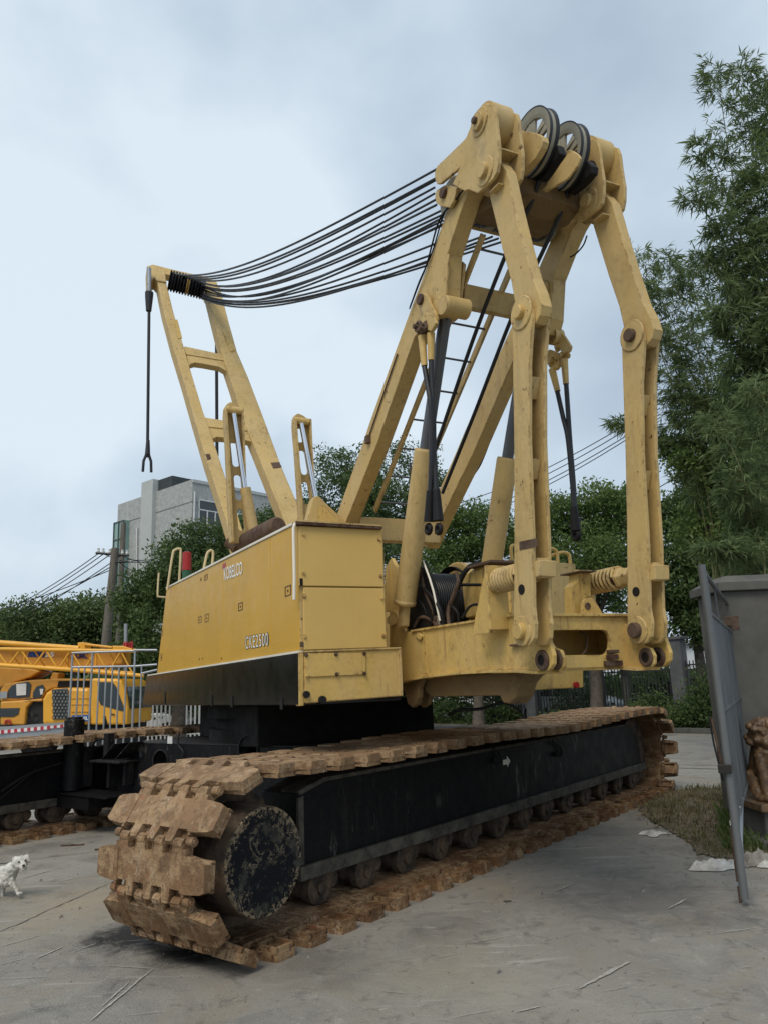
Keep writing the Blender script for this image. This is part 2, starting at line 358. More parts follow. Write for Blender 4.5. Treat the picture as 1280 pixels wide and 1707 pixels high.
def setp(o, label=None, cat=None, group=None, kind=None):
    if label: o['label'] = label
    if cat: o['category'] = cat
    if group: o['group'] = group
    if kind: o['kind'] = kind
    return o
def empty(name, loc, label, cat, group=None):
    o = bpy.data.objects.new(name, None); COL.objects.link(o); o.location = loc; o.empty_display_size = .3
    ORG[o] = np.array(loc, float); return setp(o, label, cat, group)
def emit(name, mb, mat, parent=None, bevel=0, origin=None, label=None, cat=None, group=None, kind=None, seg=2):
    vs = np.array(mb.v); c = (vs.min(0)+vs.max(0))/2 if origin is None else np.array(origin, float)
    me = bpy.data.meshes.new(name); me.from_pydata([tuple(p) for p in (vs-c)], [], mb.f)
    me.polygons.foreach_set('use_smooth', mb.sm); me.polygons.foreach_set('material_index', mb.mi)
    for m in (mat if isinstance(mat, (list, tuple)) else [mat]): me.materials.append(m)
    me.update()
    if len(mb.f) < 60000:
        bm = bmesh.new(); bm.from_mesh(me); bmesh.ops.recalc_face_normals(bm, faces=bm.faces); bm.to_mesh(me); bm.free()
    o = bpy.data.objects.new(name, me); COL.objects.link(o)
    ORG[o] = c; pc = ORG[parent] if parent is not None else np.zeros(3)
    o.parent = parent; o.location = c-pc
    if bevel:
        b = o.modifiers.new('bevel', 'BEVEL'); b.width = bevel; b.segments = seg; b.limit_method = 'ANGLE'; b.angle_limit = rad(40)
    return setp(o, label, cat, group, kind)
def fast_mesh(name, verts, faces_n, mat, parent=None, label=None, cat=None, group=None, kind=None, origin=None, mats=None, midx=None):
    """verts (N,3), every faces_n consecutive verts make a face"""
    c = np.array(origin, float) if origin is not None else verts.mean(0)
    N = len(verts); k = N//faces_n
    me = bpy.data.meshes.new(name); me.vertices.add(N); me.vertices.foreach_set('co', (verts-c).astype(np.float32).ravel())
    me.loops.add(N); me.loops.foreach_set('vertex_index', np.arange(N, dtype=np.int32))
    me.polygons.add(k); me.polygons.foreach_set('loop_start', np.arange(0, N, faces_n, dtype=np.int32))
    me.materials.append(mat)
    me.update(calc_edges=True)
    o = bpy.data.objects.new(name, me); COL.objects.link(o); ORG[o] = c
    pc = ORG[parent] if parent is not None else np.zeros(3); o.parent = parent; o.location = c-pc
    return setp(o, label, cat, group, kind)
def copy_tree(o, parent=None):
    c = o.copy(); COL.objects.link(c); c.parent = parent
    ORG[c] = ORG[o].copy()
    for ch in o.children: copy_tree(ch, c)
    return c
def arc(c, r, a0, a1, n, e1, e2):
    return [np.array(c)+r*(math.cos(rad(a0+(a1-a0)*i/n))*np.array(e1)+math.sin(rad(a0+(a1-a0)*i/n))*np.array(e2)) for i in range(n+1)]

# traced outlines -> real plates
def plV(px, v, th, v_trace=None, holes=()):
    vt = v if v_trace is None else v_trace
    conv = lambda L: [cr3(*(lambda q: (q[0], v, q[1]))(pV(x, y, vt))) for x, y in L]
    mb = MB(); mb.prism(conv(px), V*th, [conv(h) for h in holes]); return mb
def plVz(uz, v, th): return MB().prism([cr3(u, v, z) for u, z in uz], V*th)
def plU(px, u, th, holes=()):
    conv = lambda L: [cr3(u, *pU(x, y, u)) for x, y in L]
    mb = MB(); mb.prism(conv(px), -U*th, [conv(h) for h in holes]); return mb
def zc(ox, oy, s, L): return [(ox+x*s, oy+y*s) for x, y in L]
def oblong(c0, c1, r, e1, e2, n=8):
    """stadium between two centres (3-D points), radius r, in-plane axes e1 (along c0->c1) and e2"""
    c0 = np.array(c0); c1 = np.array(c1)
    return [c1+r*(math.cos(a)*e1+math.sin(a)*e2) for a in np.linspace(-math.pi/2, math.pi/2, n)]+[c0+r*(math.cos(a)*e1+math.sin(a)*e2) for a in np.linspace(math.pi/2, 3*math.pi/2, n)]
def text_mesh(body, spacing=1.0, bold=0.0):
    cu = bpy.data.curves.new('txt', 'FONT'); cu.body = body; cu.size = 1; cu.resolution_u = 4; cu.offset = bold; cu.space_character = spacing
    o = bpy.data.objects.new('txt', cu); COL.objects.link(o); bpy.context.view_layer.update()
    me = bpy.data.meshes.new_from_object(o.evaluated_get(bpy.context.evaluated_depsgraph_get()))
    vs = np.array([v.co[:] for v in me.vertices]); fs = [tuple(p.vertices) for p in me.polygons]
    bpy.data.objects.remove(o); bpy.data.curves.remove(cu); bpy.data.meshes.remove(me)
    mn = vs.min(0); mxx = vs.max(0); uvw = (vs-mn)/np.maximum(mxx-mn, 1e-9); return uvw[:, :2], fs
def text_on(name, body, q, nrm, off, mat, parent, bold=0.0, spacing=1.0, **kw):
    """q: 3-D corners bottom-left, bottom-right, top-right, top-left"""
    uvs, fs = text_mesh(body, spacing, bold); q = [np.array(p) for p in q]; nrm = np.array(nrm)
    vs = [(1-b)*((1-a)*q[0]+a*q[1])+b*((1-a)*q[3]+a*q[2])+nrm*off for a, b in uvs]
    mb = MB(); mb.add(vs, fs); return emit(name, mb, mat, parent, **kw)

# ================================================================== THE CRAWLER CRANE
SC, WC = 8.05, 7.5
ctr = tk3(SC, WC, 0)
crane = empty('crawler_crane', ctr, 'huge faded yellow crawler crane with its boom removed, standing on muddy tracks in the yard', 'crane')

# ---- undercarriage: shoes --------------------------------------------------
PR = .575; ZC = .632; S0, S1 = 3.99, 12.15; L = S1-S0; PER = 2*L+2*math.pi*PR; NSH = 60; P = PER/NSH
def track_point(d):
    d %= PER
    if d < L:                                    # bottom, going back to front
        return S1-d, ZC-PR, (-1, 0), (0, -1)
    d -= L
    if d < math.pi*PR:
        a = d/PR; return S0-PR*math.sin(a), ZC-PR*math.cos(a), (-math.cos(a), math.sin(a)), (-math.sin(a), -math.cos(a))
    d -= math.pi*PR
    if d < L:
        q = d/L; sag = .035*math.sin(q*math.pi*1)+.018*math.sin(q*math.pi*4)
        return S0+d, ZC+PR-sag, (1, 0), (0, 1)
    d -= L; a = d/PR
    return S1+PR*math.sin(a), ZC+PR*math.cos(a), (math.cos(a), -math.sin(a)), (math.sin(a), math.cos(a))
HW = .575
def shoe_mesh():
    """x: travel, y: across (-HW..HW), z: outward"""
    mb = MB(); h = P/2; TH = .055
    bx0, bx1 = -h*.84, h*.84; sx0, sx1 = -h*.62, h*.62
    rear = [(-.236, -.150), (-.043, .043), (.150, .236)]; front = [(-.345, -.242), (-.144, -.050), (.050, .144), (.242, .345)]; YB_ = .375
    loop = [(bx1, -YB_)]
    ev = sorted([(a, b_, 1) for a, b_ in front]+[(a-.006, b_+.006, 0) for a, b_ in rear])
    for a, b_, k in ev:
        loop += [(bx1, a), (h*1.12, a+.008), (h*1.18, a+.016), (h*1.18, b_-.016), (h*1.12, b_-.008), (bx1, b_)] if k else [(bx1, a-.001), (sx1, a), (sx1, b_), (bx1, b_+.001)]
    loop += [(bx1, YB_), (bx0, YB_)]
    for a, b_, k in reversed(sorted([(a-.006, b_+.006, 0) for a, b_ in front]+[(a, b_, 1) for a, b_ in rear])):
        loop += [(bx0, b_), (-h*1.10, b_-.008), (-h*1.16, b_-.016), (-h*1.16, a+.016), (-h*1.10, a+.008), (bx0, a)] if k else [(bx0, b_+.001), (sx0, b_), (sx0, a), (bx0, a-.001)]
    loop += [(bx0, -YB_)]
    mb.prism([(x, y_, TH) for x, y_ in loop], (0, 0, -TH))
    for sgn in (-1, 1):
        w_ = [(-h*.70, .34), (h*.60, .34), (h*.62, .40), (h*.52, .54), (h*.42, HW), (-h*.54, HW), (-h*.64, .54), (-h*.72, .40)]
        mb.prism([(x, y_*sgn, TH+.005) for x, y_ in w_], (0, 0, -TH-.004))
        mb.prism([(x, y_*sgn, TH+.0065) for x, y_ in [(-h*.40, .38), (h*.28, .38), (h*.20, .46), (-h*.32, .46)]], (0, 0, -.003))
    for a, b_ in front: mb.cyl((h*1.0, a+.006, .022), (h*1.0, b_-.006, .022), .0385, 12)
    for a, b_ in rear: mb.cyl((-h*1.0, a+.006, .022), (-h*1.0, b_-.006, .022), .036, 12)
    for y0, y1 in ((-.42, -.36), (.36, .42)): mb.cyl((-h*1.0, y0, .022), (-h*1.0, y1, .022), .03, 12); mb.cyl((-h*1.0, y0-.012, .022), (-h*1.0, y0, .022), .018, 8)
    for sgn in (-1, 1):
        a, b_ = .35*sgn, (HW-.004)*sgn
        for (x0, x1, y0, y1) in ((-h*.62, -h*.47, a, b_), (h*.36, h*.50, a, b_), (-h*.58, h*.47, b_-.03*sgn, b_), (-h*.6, h*.49, a, a+.03*sgn)):
            mb.wbox(x0, x1, min(y0, y1), max(y0, y1), -.032, .002)
        mb.wbox(-h*.7, h*.7, min(.10*sgn, .24*sgn), max(.10*sgn, .24*sgn), -.05, .001)
    mb.wbox(-h*.965, h*.965, -.335, .335, -.044, -.003)
    for sy in (-.50, .48): mb.cyl((-.02, sy, TH-.002), (-.02, sy, TH+.0062), .011, 8)
    return mb
def place_frame(s, w_, z, t, n):
    X = T*t[0]+Z*t[1]; N_ = T*n[0]+Z*n[1]; Y = np.cross(N_, X)
    m = Matrix.Identity(4); o = tk3(s, w_, z)-ORG[crane]
    for i in range(3): m[i][0] = X[i]; m[i][1] = Y[i]; m[i][2] = N_[i]; m[i][3] = o[i]
    return m
proto = emit('track_shoe', shoe_mesh(), trk, crane, bevel=.006, origin=(0, 0, 0), seg=2)
WN, WF = 4.05+HW, 9.93+HW
first = True
far_rest = MB()
for tr, wc in ((0, WN), (1, WF)):
    for k in range(NSH):
        s, z, t, n = track_point((k+.35)*P+(.11 if tr else 0))
        jit = random.uniform(-.012, .012)
        if tr == 1 and s > (9.0 if z > .6 else 8.0): continue
        o = proto if first else proto.copy()
        if not first: COL.objects.link(o); o.parent = crane
        first = False; ORG[o] = ORG[crane]
        o.matrix_local = place_frame(s, wc, z, t, n) @ Matrix.Rotation(jit, 4, 'Y')

# ---- undercarriage: frames ------------------------------------------------
def frame_side(w0, w1, tag):
    prof = [(4.60, .33), (4.60, .97), (4.9, 1.045), (11.7, 1.03), (12.15, .86), (12.25, .40), (4.75, .33)]
    mb = MB().prism([tk3(s, w0, z) for s, z in prof], W*(w1-w0))
    return emit('track_frame', mb, black, crane, bevel=.01)
fr1 = frame_side(4.46, 4.84, 0); fr2 = frame_side(10.34, 10.72, 1)
for w0, sgn, par in ((4.46, -1, fr1), (10.34, -1, fr2)):
    mb = MB().prism([tk3(4.60, w0-.05, .328), tk3(4.60, w0-.05, .432), tk3(12.3, w0-.05, .432), tk3(12.3, w0-.05, .328)], W*.049)
    emit('frame_rail', mb, railm, par, bevel=.008)
for w0, par in ((4.46, fr1), (10.34, fr2)):
    emit('dirt_ledge', MB().prism([tk3(4.62, w0-.03, .955), tk3(4.92, w0-.03, 1.025), tk3(11.6, w0-.03, 1.015), tk3(11.6, w0-.03, 1.04), tk3(4.9, w0-.03, 1.06), tk3(4.60, w0-.03, .99)], W*.2), railm, par, bevel=.006)
    emit('frame_end_plate', MB().prism([tk3(4.60, w0-.03, .44), tk3(4.66, w0-.03, .44), tk3(4.66, w0-.03, .95), tk3(4.60, w0-.03, .94)], W*.029), railm, par, bevel=.004)
# rollers
for wc, par in ((WN, fr1), (WF, fr2)):
    for i in range(13):
        s = 4.86+i*.575
        if wc == WF and s > 8.4: continue
        mb = MB().lathe(tk3(s, wc-.18, .232), W, [(0, 0), (0, .11), (.015, .135), (.09, .135), (.10, .10), (.26, .10), (.27, .135), (.345, .135), (.36, 0)], 24)
        mb.lathe(tk3(s, wc-.20, .232), W, [(0, 0), (0, .05), (.04, .05)], 12)
        emit('track_roller', mb, rollm, crane)
        # bearing block bolted under the rail between the wheels
        mb = MB().lathe(tk3(s+.15, wc-.17, .27), W, [(0, 0), (0, .06), (.01, .075), (.05, .075)], 14); emit('roller_bracket', mb, rollm, crane, bevel=.008)
# end drum with scratched cover (near) and far sprocket
def drum(sx, w0, w1, r):
    mb = MB().lathe(tk3(sx, w0, .632), W, [(0, r-.03), (0.0, r), (w1-w0, r+.02)], 48); return mb
d = emit('drive_drum', drum(3.945, 4.13, 4.62, .355), rollm, crane); emit('drive_drum', drum(3.985, 10.06, 10.62, .355), rollm, crane); emit('cover_disc', MB().cyl(tk3(3.985, 10.045, .632), tk3(3.985, 10.059, .632), .35, 40), black_seat, crane)
mb = MB().lathe(tk3(3.945, 4.13, .632), W, [(.004, 0), (.004, .356), (-.012, .35)], 56); mb.lathe(tk3(3.945, 4.13, .632), W, [(-.012, 0), (-.012, .35)], 56)
emit('cover_disc', mb, discm, d)
mb = MB().lathe(tk3(3.985, 4.5, .615), W, [(0, .2), (0, .47), (.35, .47), (.35, .2)], 14); emit('sprocket', mb, rollm, crane, bevel=.01)
mb = MB().lathe(tk3(12.1, 4.49, .63), W, [(0, 0), (0, .18), (.02, .47), (.3, .47), (.32, 0)], 32); emit('idler_wheel', mb, rollm, crane)
# hooks, scars and arrow on the near frame
def onframe(px, off=0): 
    q = hit(*px, W, 4.46-off); return q
for (x, y) in ((833, 1262), (935, 1252)):
    c = onframe((x, y), .03)
    mb = MB().tube([c-T*.22+Z*.13, c-T*.05+Z*.06, c+T*.02+Z*.01, c+T*.01-Z*.06, c-T*.03-Z*.05], .012, 8)
    mb.cyl(onframe((x-6, y+5), 0), onframe((x-6, y+5), .05), .032, 14)
    emit('tow_hook', mb, black_seat, fr1)
c0 = onframe((837.5, 1272), .004)
q = [(0, -.03), (.115, -.03), (.115, -.065), (.20, .005), (.115, .075), (.115, .035), (0, .035)]
emit('direction_arrow', MB().prism([c0+T*a*.85+Z*b_*.85 for a, b_ in q], -W*.004), white_tr, fr1)
# ---- carbody ---------------------------------------------------------------
mb = MB()
mb.prism([tk3(s, w_, .42) for s, w_ in ((6.6, 5.1), (9.5, 5.1), (9.5, 9.95), (6.6, 9.95))], Z*.60)
cb = emit('carbody', mb, black, crane, bevel=.015)
# long transverse girder with the big holes, seen between the two tracks
A_ = gnd(330, 1330); 
GS = 6.45
def onG(x, y, off=0): return hit(x, y, T, GS-off)
q_top0 = onG(150, 1225); q_top1 = onG(345, 1212)
def stg(w_, z, off=0): return tk3(GS-off, w_, z)
girder = MB()
outer = [(5.2, .42), (9.75, .42), (9.75, 1.02), (9.2, 1.12), (5.2, 1.12)]
hc = [onG(269, 1272), onG(415, 1250)]
holes = []
for h in hc:
    wv, zv = float(h@W), float(h[2]); holes.append([stg(wv+.155*math.cos(a), zv+.155*math.sin(a)) for a in np.linspace(0, 2*math.pi, 24, endpoint=False)])
girder.prism([stg(a, b_) for a, b_ in outer], T*.035, holes)
emit('carbody_girder', girder, black, crane)
for h in hc:
    wv, zv = float(h@W), float(h[2]); m2 = MB().lathe(stg(wv, zv), T, [(-.02, .155), (-.02, .172), (.06, .172)], 24); m2.lathe(stg(wv, zv), T, [(-.02, .155), (.14, .155)], 24)
    emit('hole_collar', m2, black_seat, cb)
emit('girder_top_plate', MB().prism([stg(5.2, 1.122), stg(9.2, 1.122), tk3(9.6, 9.2, 1.122), tk3(9.6, 5.2, 1.122)], Z*.02), black_seat, cb, bevel=.006)
pl = onG(284, 1234, .0); wv, zv = float(pl@W), float(pl[2])
emit('data_plate', MB().prism([stg(wv-.05, zv-.045, .003), stg(wv+.05, zv-.045, .003), stg(wv+.05, zv+.045, .003), stg(wv-.05, zv+.045, .003)], -T*.003), whitep, cb)
# ribs and shelf brackets on the girder
def gbox(x0, y0, x1, y1, d0, name, mat=black_seat):
    a = onG(x0, y0, 0); b_ = onG(x1, y1, 0); wa, wb = sorted((float(a@W), float(b_@W))); za, zb = sorted((a[2], b_[2]))
    mb = MB().prism([stg(wa, za, .003), stg(wb, za, .003), stg(wb, zb, .003), stg(wa, zb, .003)], -T*d0); return emit(name, mb, mat, cb, bevel=.006)
gbox(182, 1264, 232, 1270, .30, 'shelf'); gbox(194, 1270, 196, 1312, .14, 'rib'); gbox(221, 1270, 223, 1308, .14, 'rib')
gbox(184, 1222, 190, 1262, .10, 'rib')
for a, b_ in (((193, 1264), (214, 1238)), ((216, 1263), (240, 1236))):
    emit('gusset', MB().prism([stg(float(onG(*a)@W), onG(*a)[2], .004), stg(float(onG(*b_)@W), onG(*b_)[2], .004), stg(float(onG(*b_)@W)-.015, onG(*b_)[2], .004), stg(float(onG(*a)@W)-.015, onG(*a)[2], .004)], -T*.22), black_seat, cb)
# corner jack with its base box
jc = onG(131, 1250, .22); jw = float(jc@W)
jx = GS-.30
mb = MB().lathe(tk3(jx, jw, .52), Z, [(0, 0), (0, .135), (.93, .135), (.94, .11), (.97, .11), (.97, 0)], 28)
jk = emit('support_jack', mb, black, crane)
mb = MB().box(tk3(jx+.05, jw-.16, .40), (T, W, Z), (.22, .52, .085)); mb.box(tk3(jx+.05, jw-.35, .49), (T, W, Z), (.24, .75, .012))
emit('outrigger_beam', mb, black, crane, bevel=.01)
emit('jack_bracket', MB().box(tk3(jx+.16, jw, .8), (T, W, Z), (.10, .09, .26)), black_seat, jk, bevel=.008)
# hoses hanging over the girder and across the far frame
def hose(name, pts, r, mat=rubber, par=crane, n=8, res=8):
    P_ = [np.array(p, float) for p in pts]; o = []
    for i in range(len(P_)-1):
        a, b_, c_, d_ = P_[max(i-1, 0)], P_[i], P_[i+1], P_[min(i+2, len(P_)-1)]
        for k in range(res):
            t = k/res; o.append(.5*((2*b_)+(-a+c_)*t+(2*a-5*b_+4*c_-d_)*t*t+(-a+3*b_-3*c_+d_)*t**3))
    o.append(P_[-1]); mb = MB().tube(o, r, n); return emit(name, mb, mat, par)
hose('hydraulic_hose', [onG(300, 1220, .02), onG(297, 1240, .04), onG(306, 1255, .03), onG(301, 1268, .04)], .012, black_seat)
hose('hydraulic_hose', [onG(148, 1258, .1), onG(160, 1246, .12), onG(172, 1243, .06), onG(190, 1247, .05)], .014)
hose('hydraulic_hose', [onG(150, 1270, .1), onG(158, 1238, .12), onG(176, 1232, .06), onG(188, 1236, .05)], .012)
hose('hydraulic_hose', [hit(2, 1320, W, 10.28), hit(50, 1290, W, 10.28), hit(118, 1268, W, 10.27)], .016, black_seat)
hose('hydraulic_hose', [hit(0, 1332, W, 10.28), hit(40, 1300, W, 10.28), hit(60, 1282, W, 10.27)], .009, black_seat)
# swing bearing
cz = cr3(-10.42, 3.72, 0)
mb = MB().lathe(cz, Z, [(1.13, 0), (1.13, 1.30), (1.28, 1.30), (1.28, 1.2), (1.42, 1.2), (1.42, 1.32), (1.62, 1.32), (1.64, 0)], 64)
emit('swing_bearing', mb, darkh, crane)
mb = MB().box(cz+Z*1.36+U*.1, (U, V, Z), (1.5, 1.15, .23)); emit('bearing_housing', mb, darkh, crane, bevel=.02)

# ---- engine house ----------------------------------------------------------
KV = 2.175; UF = -6.2
def roofz(u): return 3.178+(3.40-3.178)*((-6.182-u)/(12.594-6.182))
ZB = 2.087
house = MB().prism([cr3(-6.22, KV+.03, ZB-.30), cr3(-6.22, KV+.03, roofz(-6.22)-.01), cr3(-12.55, KV+.03, roofz(-12.55)-.01), cr3(-13.25, KV+.03, ZB-.30)], V*.79)
hs = emit('engine_house', house, yel, crane, bevel=.01)
def kuz(px): return pV(px[0], px[1], KV)
u1 = kuz((451.7, 1030))[0]; u2 = kuz((372, 1000))[0]; ends = [(-6.205, u1+.006), (u1-.006, u2+.006), (u2-.006, None)]
for a, b_ in ends:
    pts = [cr3(a, KV, ZB), cr3(a, KV, roofz(a))]
    pts += [cr3(-12.594, KV, roofz(-12.594)), cr3(-13.312, KV, ZB)] if b_ is None else [cr3(b_, KV, roofz(b_)), cr3(b_, KV, ZB)]
    emit('side_door', MB().prism(pts, V*.028), yel_side, hs, bevel=.005)
emit('roof_edge', MB().prism([cr3(-6.2, KV-.012, roofz(-6.2)+.002), cr3(-12.6, KV-.012, roofz(-12.6)+.002), cr3(-12.6, KV-.012, roofz(-12.6)+.03), cr3(-6.2, KV-.012, roofz(-6.2)+.03)], V*.06), white_tr, hs, bevel=.006)
emit('sill_strip', MB().prism([cr3(-6.2, KV-.02, ZB-.001), cr3(-14.2, KV-.02, ZB-.001), cr3(-14.2, KV-.02, ZB-.02), cr3(-6.2, KV-.02, ZB-.02)], V*.2), white_tr, hs)
def latch(x, y, sw, sh_):
    u, z = pV(x, y, KV); k = sw; mb = MB()
    for (a0, a1, b0, b1) in ((-k, k, sh_-.008, sh_), (-k, k, -sh_, -sh_+.008), (-k, -k+.02, -sh_+.009, sh_-.009), (k-.02, k, -sh_+.009, sh_-.009)):
        mb.prism([cr3(u+a0, KV-.003, z+b0), cr3(u+a1, KV-.003, z+b0), cr3(u+a1, KV-.003, z+b1), cr3(u+a0, KV-.003, z+b1)], V*.002)
    mb.cyl(cr3(u, KV-.006, z), cr3(u, KV, z), .012, 8)
    emit('door_latch', mb, exh, hs)
for x, y, a, b_ in ((480.6, 985, .085, .045), (401.4, 1011.4, .09, .042), (333.4, 1033.3, .10, .042), (345, 1030.4, .10, .05), (343.9, 962.6, .09, .035), (270, 1056, .11, .045), (269.5, 1096, .06, .055)): latch(x, y, a, b_)
for x, y in ((335.6, 966), (333, 1099), (338, 1098), (370, 1098)):
    u, z = pV(x, y, KV); emit('bolt_head', MB().cyl(cr3(u, KV-.006, z), cr3(u, KV, z), .022 if y < 1000 else .012, 8), exh, hs)
def qK(pts): return [cr3(pV(x, y, KV)[0], KV, pV(x, y, KV)[1]) for x, y in pts]
text_on('maker_name', 'KOBELCO', qK([(374.5, 968), (405, 957.2), (405.2, 935.8), (374, 946.8)]), -V, .005, white_txt, hs, bold=.012, spacing=1.0)
text_on('model_number_shadow', 'CKE2500', qK([(409.4, 1083.6), (449.2, 1077.0), (448.6, 1053.6), (409.2, 1060.6)]), -V, .003, blk_txt, hs, bold=.022, spacing=1.2)
text_on('model_number', 'CKE2500', qK([(410.4, 1082.3), (448.5, 1075.9), (447.9, 1054.8), (410.4, 1062)]), -V, .006, white_txt, hs, bold=-.004, spacing=1.2)
u, z = pV(373.5, 944, KV); emit('red_emblem', MB().prism([cr3(u-.06, KV-.002, z-.03), cr3(u+.10, KV-.002, z-.03), cr3(u+.10, KV-.002, z+.03), cr3(u-.06, KV-.002, z+.03)], V*.001), redm, hs)
# black lower skirt
sk = MB().prism([cr3(-6.21, KV-.012, 1.637), cr3(-6.21, KV-.012, ZB-.022), cr3(-14.35, KV-.012, ZB-.022), cr3(-14.7, KV-.012, 1.56)], V*.95)
sk.prism([cr3(-8.4, 3.1, 1.64), cr3(-8.4, 3.1, 1.9), cr3(-14.35, 3.1, 1.9), cr3(-14.7, 3.1, 1.6)], V*1.9)
skt = emit('lower_skirt', sk, black_sk, crane, bevel=.008)
for x in (276, 354, 388, 471):
    u, z = pV(x, 1160, KV-.012); emit('skirt_slot', MB().prism([cr3(u-.05, KV-.02, 1.60), cr3(u+.02, KV-.02, 1.60), cr3(u+.02, KV-.02, 1.60+.13*(-u)/9), cr3(u-.05, KV-.02, 1.60+.13*(-u)/9)], V*.007), darkh, skt)
emit('corner_post', plU([(498.5, 1087), (507, 1087), (507.5, 1177), (499.5, 1177.5)], UF+.004, .09), yel_low, crane, bevel=.006)
emit('corner_pipe', MB().tube([cr3(UF+.03, *pU(490.5, 1000, UF+.03)), cr3(UF+.03, *pU(491, 960, UF+.03)), cr3(UF+.03, *pU(489.5, 880, UF+.03)), cr3(UF+.03, *pU(492, 873, UF+.03)), cr3(UF+.0, *pU(500, 869.5, UF))], .014, 10), white_tr, hs)
# front panels of the house
fpan = MB().prism([cr3(UF, 2.18, ZB), cr3(UF, 2.992, ZB), cr3(UF, 2.992, 3.185), cr3(UF, 2.18, 3.178)], -U*.9); emit('house_front', fpan, yel, hs, bevel=.006)
emit('front_panel', plU([(498.8, 876.5), (637.0, 883.3), (640.2, 978.6), (499.2, 976.6)], UF+.03, .028), yel_pan, hs, bevel=.006)
emit('front_panel', plU([(506, 979.2), (640.4, 981), (644.7, 1079.4), (507.4, 1083.8)], UF+.03, .028), yel_pan, hs, bevel=.006)
emit('roof_lip', plU([(495, 868.3), (637.5, 877), (637.7, 882.2), (495, 873.6)], UF+.07, .10), exh, hs, bevel=.005)
emit('roof_panel', plU([(494, 866.4), (638, 875.2), (637.8, 877.6), (494, 868.9)], UF+.075, .12), yel, hs)
for x, y in zc(480, 860, .171875, [(150, 180), (885, 232), (153, 560), (900, 585), (158, 780), (910, 800), (163, 1175), (925, 1168)]):
    emit('panel_bolt', MB().lathe(cr3(UF+.03, *pU(x, y, UF+.03)), U, [(0, .020), (.004, .020), (.004, .011), (.018, .009), (.018, 0)], 10), yel_low, hs)
emit('latch_gap', plU(zc(480, 860, .171875, [(115, 606), (145, 606), (147, 680), (118, 680)]), UF+.034, .003), darkh, hs)
emit('latch_gap', plU(zc(480, 860, .171875, [(118, 1222), (155, 1222), (155, 1275), (118, 1275)]), UF+.034, .003), exh, hs)
# front lower locker
lk = emit('front_locker', plU([(508, 1087.5), (668.2, 1081), (671.1, 1160.5), (508.5, 1173.2)], UF+.012, 1.3), yel_low, crane, bevel=.01)
emit('locker_rim', plU([(507, 1085), (668.2, 1079), (668.2, 1081.6), (508, 1088)], UF+.03, .05), yel, lk, bevel=.003)
emit('locker_edge', plU([(664.2, 1082), (668.8, 1082), (671.6, 1160), (667.4, 1160.5)], UF+.022, .02), yel, lk)
emit('locker_cover', plU(zc(480, 1040, .171875, [(172, 282), (755, 285), (757, 492), (188, 518)]), UF+.026, .012), yel_low, lk, bevel=.004)
for x, y in zc(480, 1040, .171875, [(178, 303), (467, 296), (742, 290), (182, 508), (474, 490), (744, 483)]):
    emit('cover_bolt', MB().lathe(cr3(UF+.026, *pU(x, y, UF+.026)), U, [(0, .018), (.006, .018), (.006, .012), (.02, .010), (.02, 0)], 8), exh if random.random() < .4 else yel_low, lk)
for x, y, r in ((509.5, 1158, .03), (536, 1167, .035)):
    emit('rubber_plug', MB().lathe(cr3(UF+.014, *pU(x, y, UF)), U, [(0, r), (.03, r*.9), (.03, 0)], 14), rubber, lk)
# ---- centre frame -----------------------------------------------------------
VB = 3.31
beam_px = [(649, 1140), (649, 1020), (652, 1017.5), (659, 1019), (663.5, 1030), (666, 1043), (670, 1051), (677, 1054), (687, 1052), (863, 1023.8), (897, 1007), (909, 1048), (921.5, 1093), (921, 1108), (915, 1117), (906.7, 1120.3), (868, 1117), (820, 1117.5), (760, 1121), (712, 1127), (690, 1131), (672, 1138)]
beam_uz = [pV(x, y, VB) for x, y in beam_px]
bm_ = emit('frame_beam', plVz(beam_uz, VB, .035), yel_low, crane, bevel=.006)
inner_uz = [q for q in beam_uz if q[0] < -4.62]
# shear web inner plate, top and bottom flanges
def flange(uz, v0, v1, th):
    mb = MB()
    for a, b_ in zip(uz[:-1], uz[1:]):
        mb.prism([cr3(a[0], v0, a[1]), cr3(b_[0], v0, b_[1]), cr3(b_[0], v0, b_[1]-th), cr3(a[0], v0, a[1]-th)], V*(v1-v0))
    return mb
top_uz = [pV(x, y, VB) for x, y in [(687, 1051.2), (760, 1039.5), (863, 1023)]]
bot_uz = [pV(x, y, VB) for x, y in [(672, 1136), (690, 1130.5), (712, 1126.5), (760, 1120.5), (820, 1117), (868, 1116.5), (900, 1119)]]
emit('beam_top_flange', flange([(a, b_+.004) for a, b_ in top_uz], VB-.02, VB+.20, .02), yel_low, bm_, bevel=.003)
emit('beam_bottom_flange', flange([(a, b_-.0) for a, b_ in bot_uz], VB-.035, VB+.20, .022), yel_low, bm_, bevel=.003)
emit('beam_inner_web', plVz([(a, b_) for a, b_ in beam_uz if a < -4.5 and b_ < 2.3], VB+.15, .03), yel_low, bm_)
def boss(c_uz, v0, v1, r, name, mat=yel_low, par=None, hole=.0, n=24, rim=None):
    mb = MB(); c = cr3(c_uz[0], v0, c_uz[1]); t = v1-v0
    if hole: mb.lathe(c, V, [(t, hole), (0, hole), (0, r-.008), (.008, r), (t, r), (t, hole)], n); 
    else: mb.lathe(c, V, [(0, 0), (0, r-.006), (.006, r), (t, r), (t, 0)], n)
    return emit(name, mb, mat, par if par is not None else bm_)
LP = pV(904.6, 1101, VB)
boss(LP, VB-.02, VB+.0, .072, 'pin_collar', exh, bm_, hole=.038); emit('pin_bore', MB().cyl(cr3(LP[0], VB-.012, LP[1]), cr3(LP[0], VB-.004, LP[1]), .040, 20), darkh, bm_)
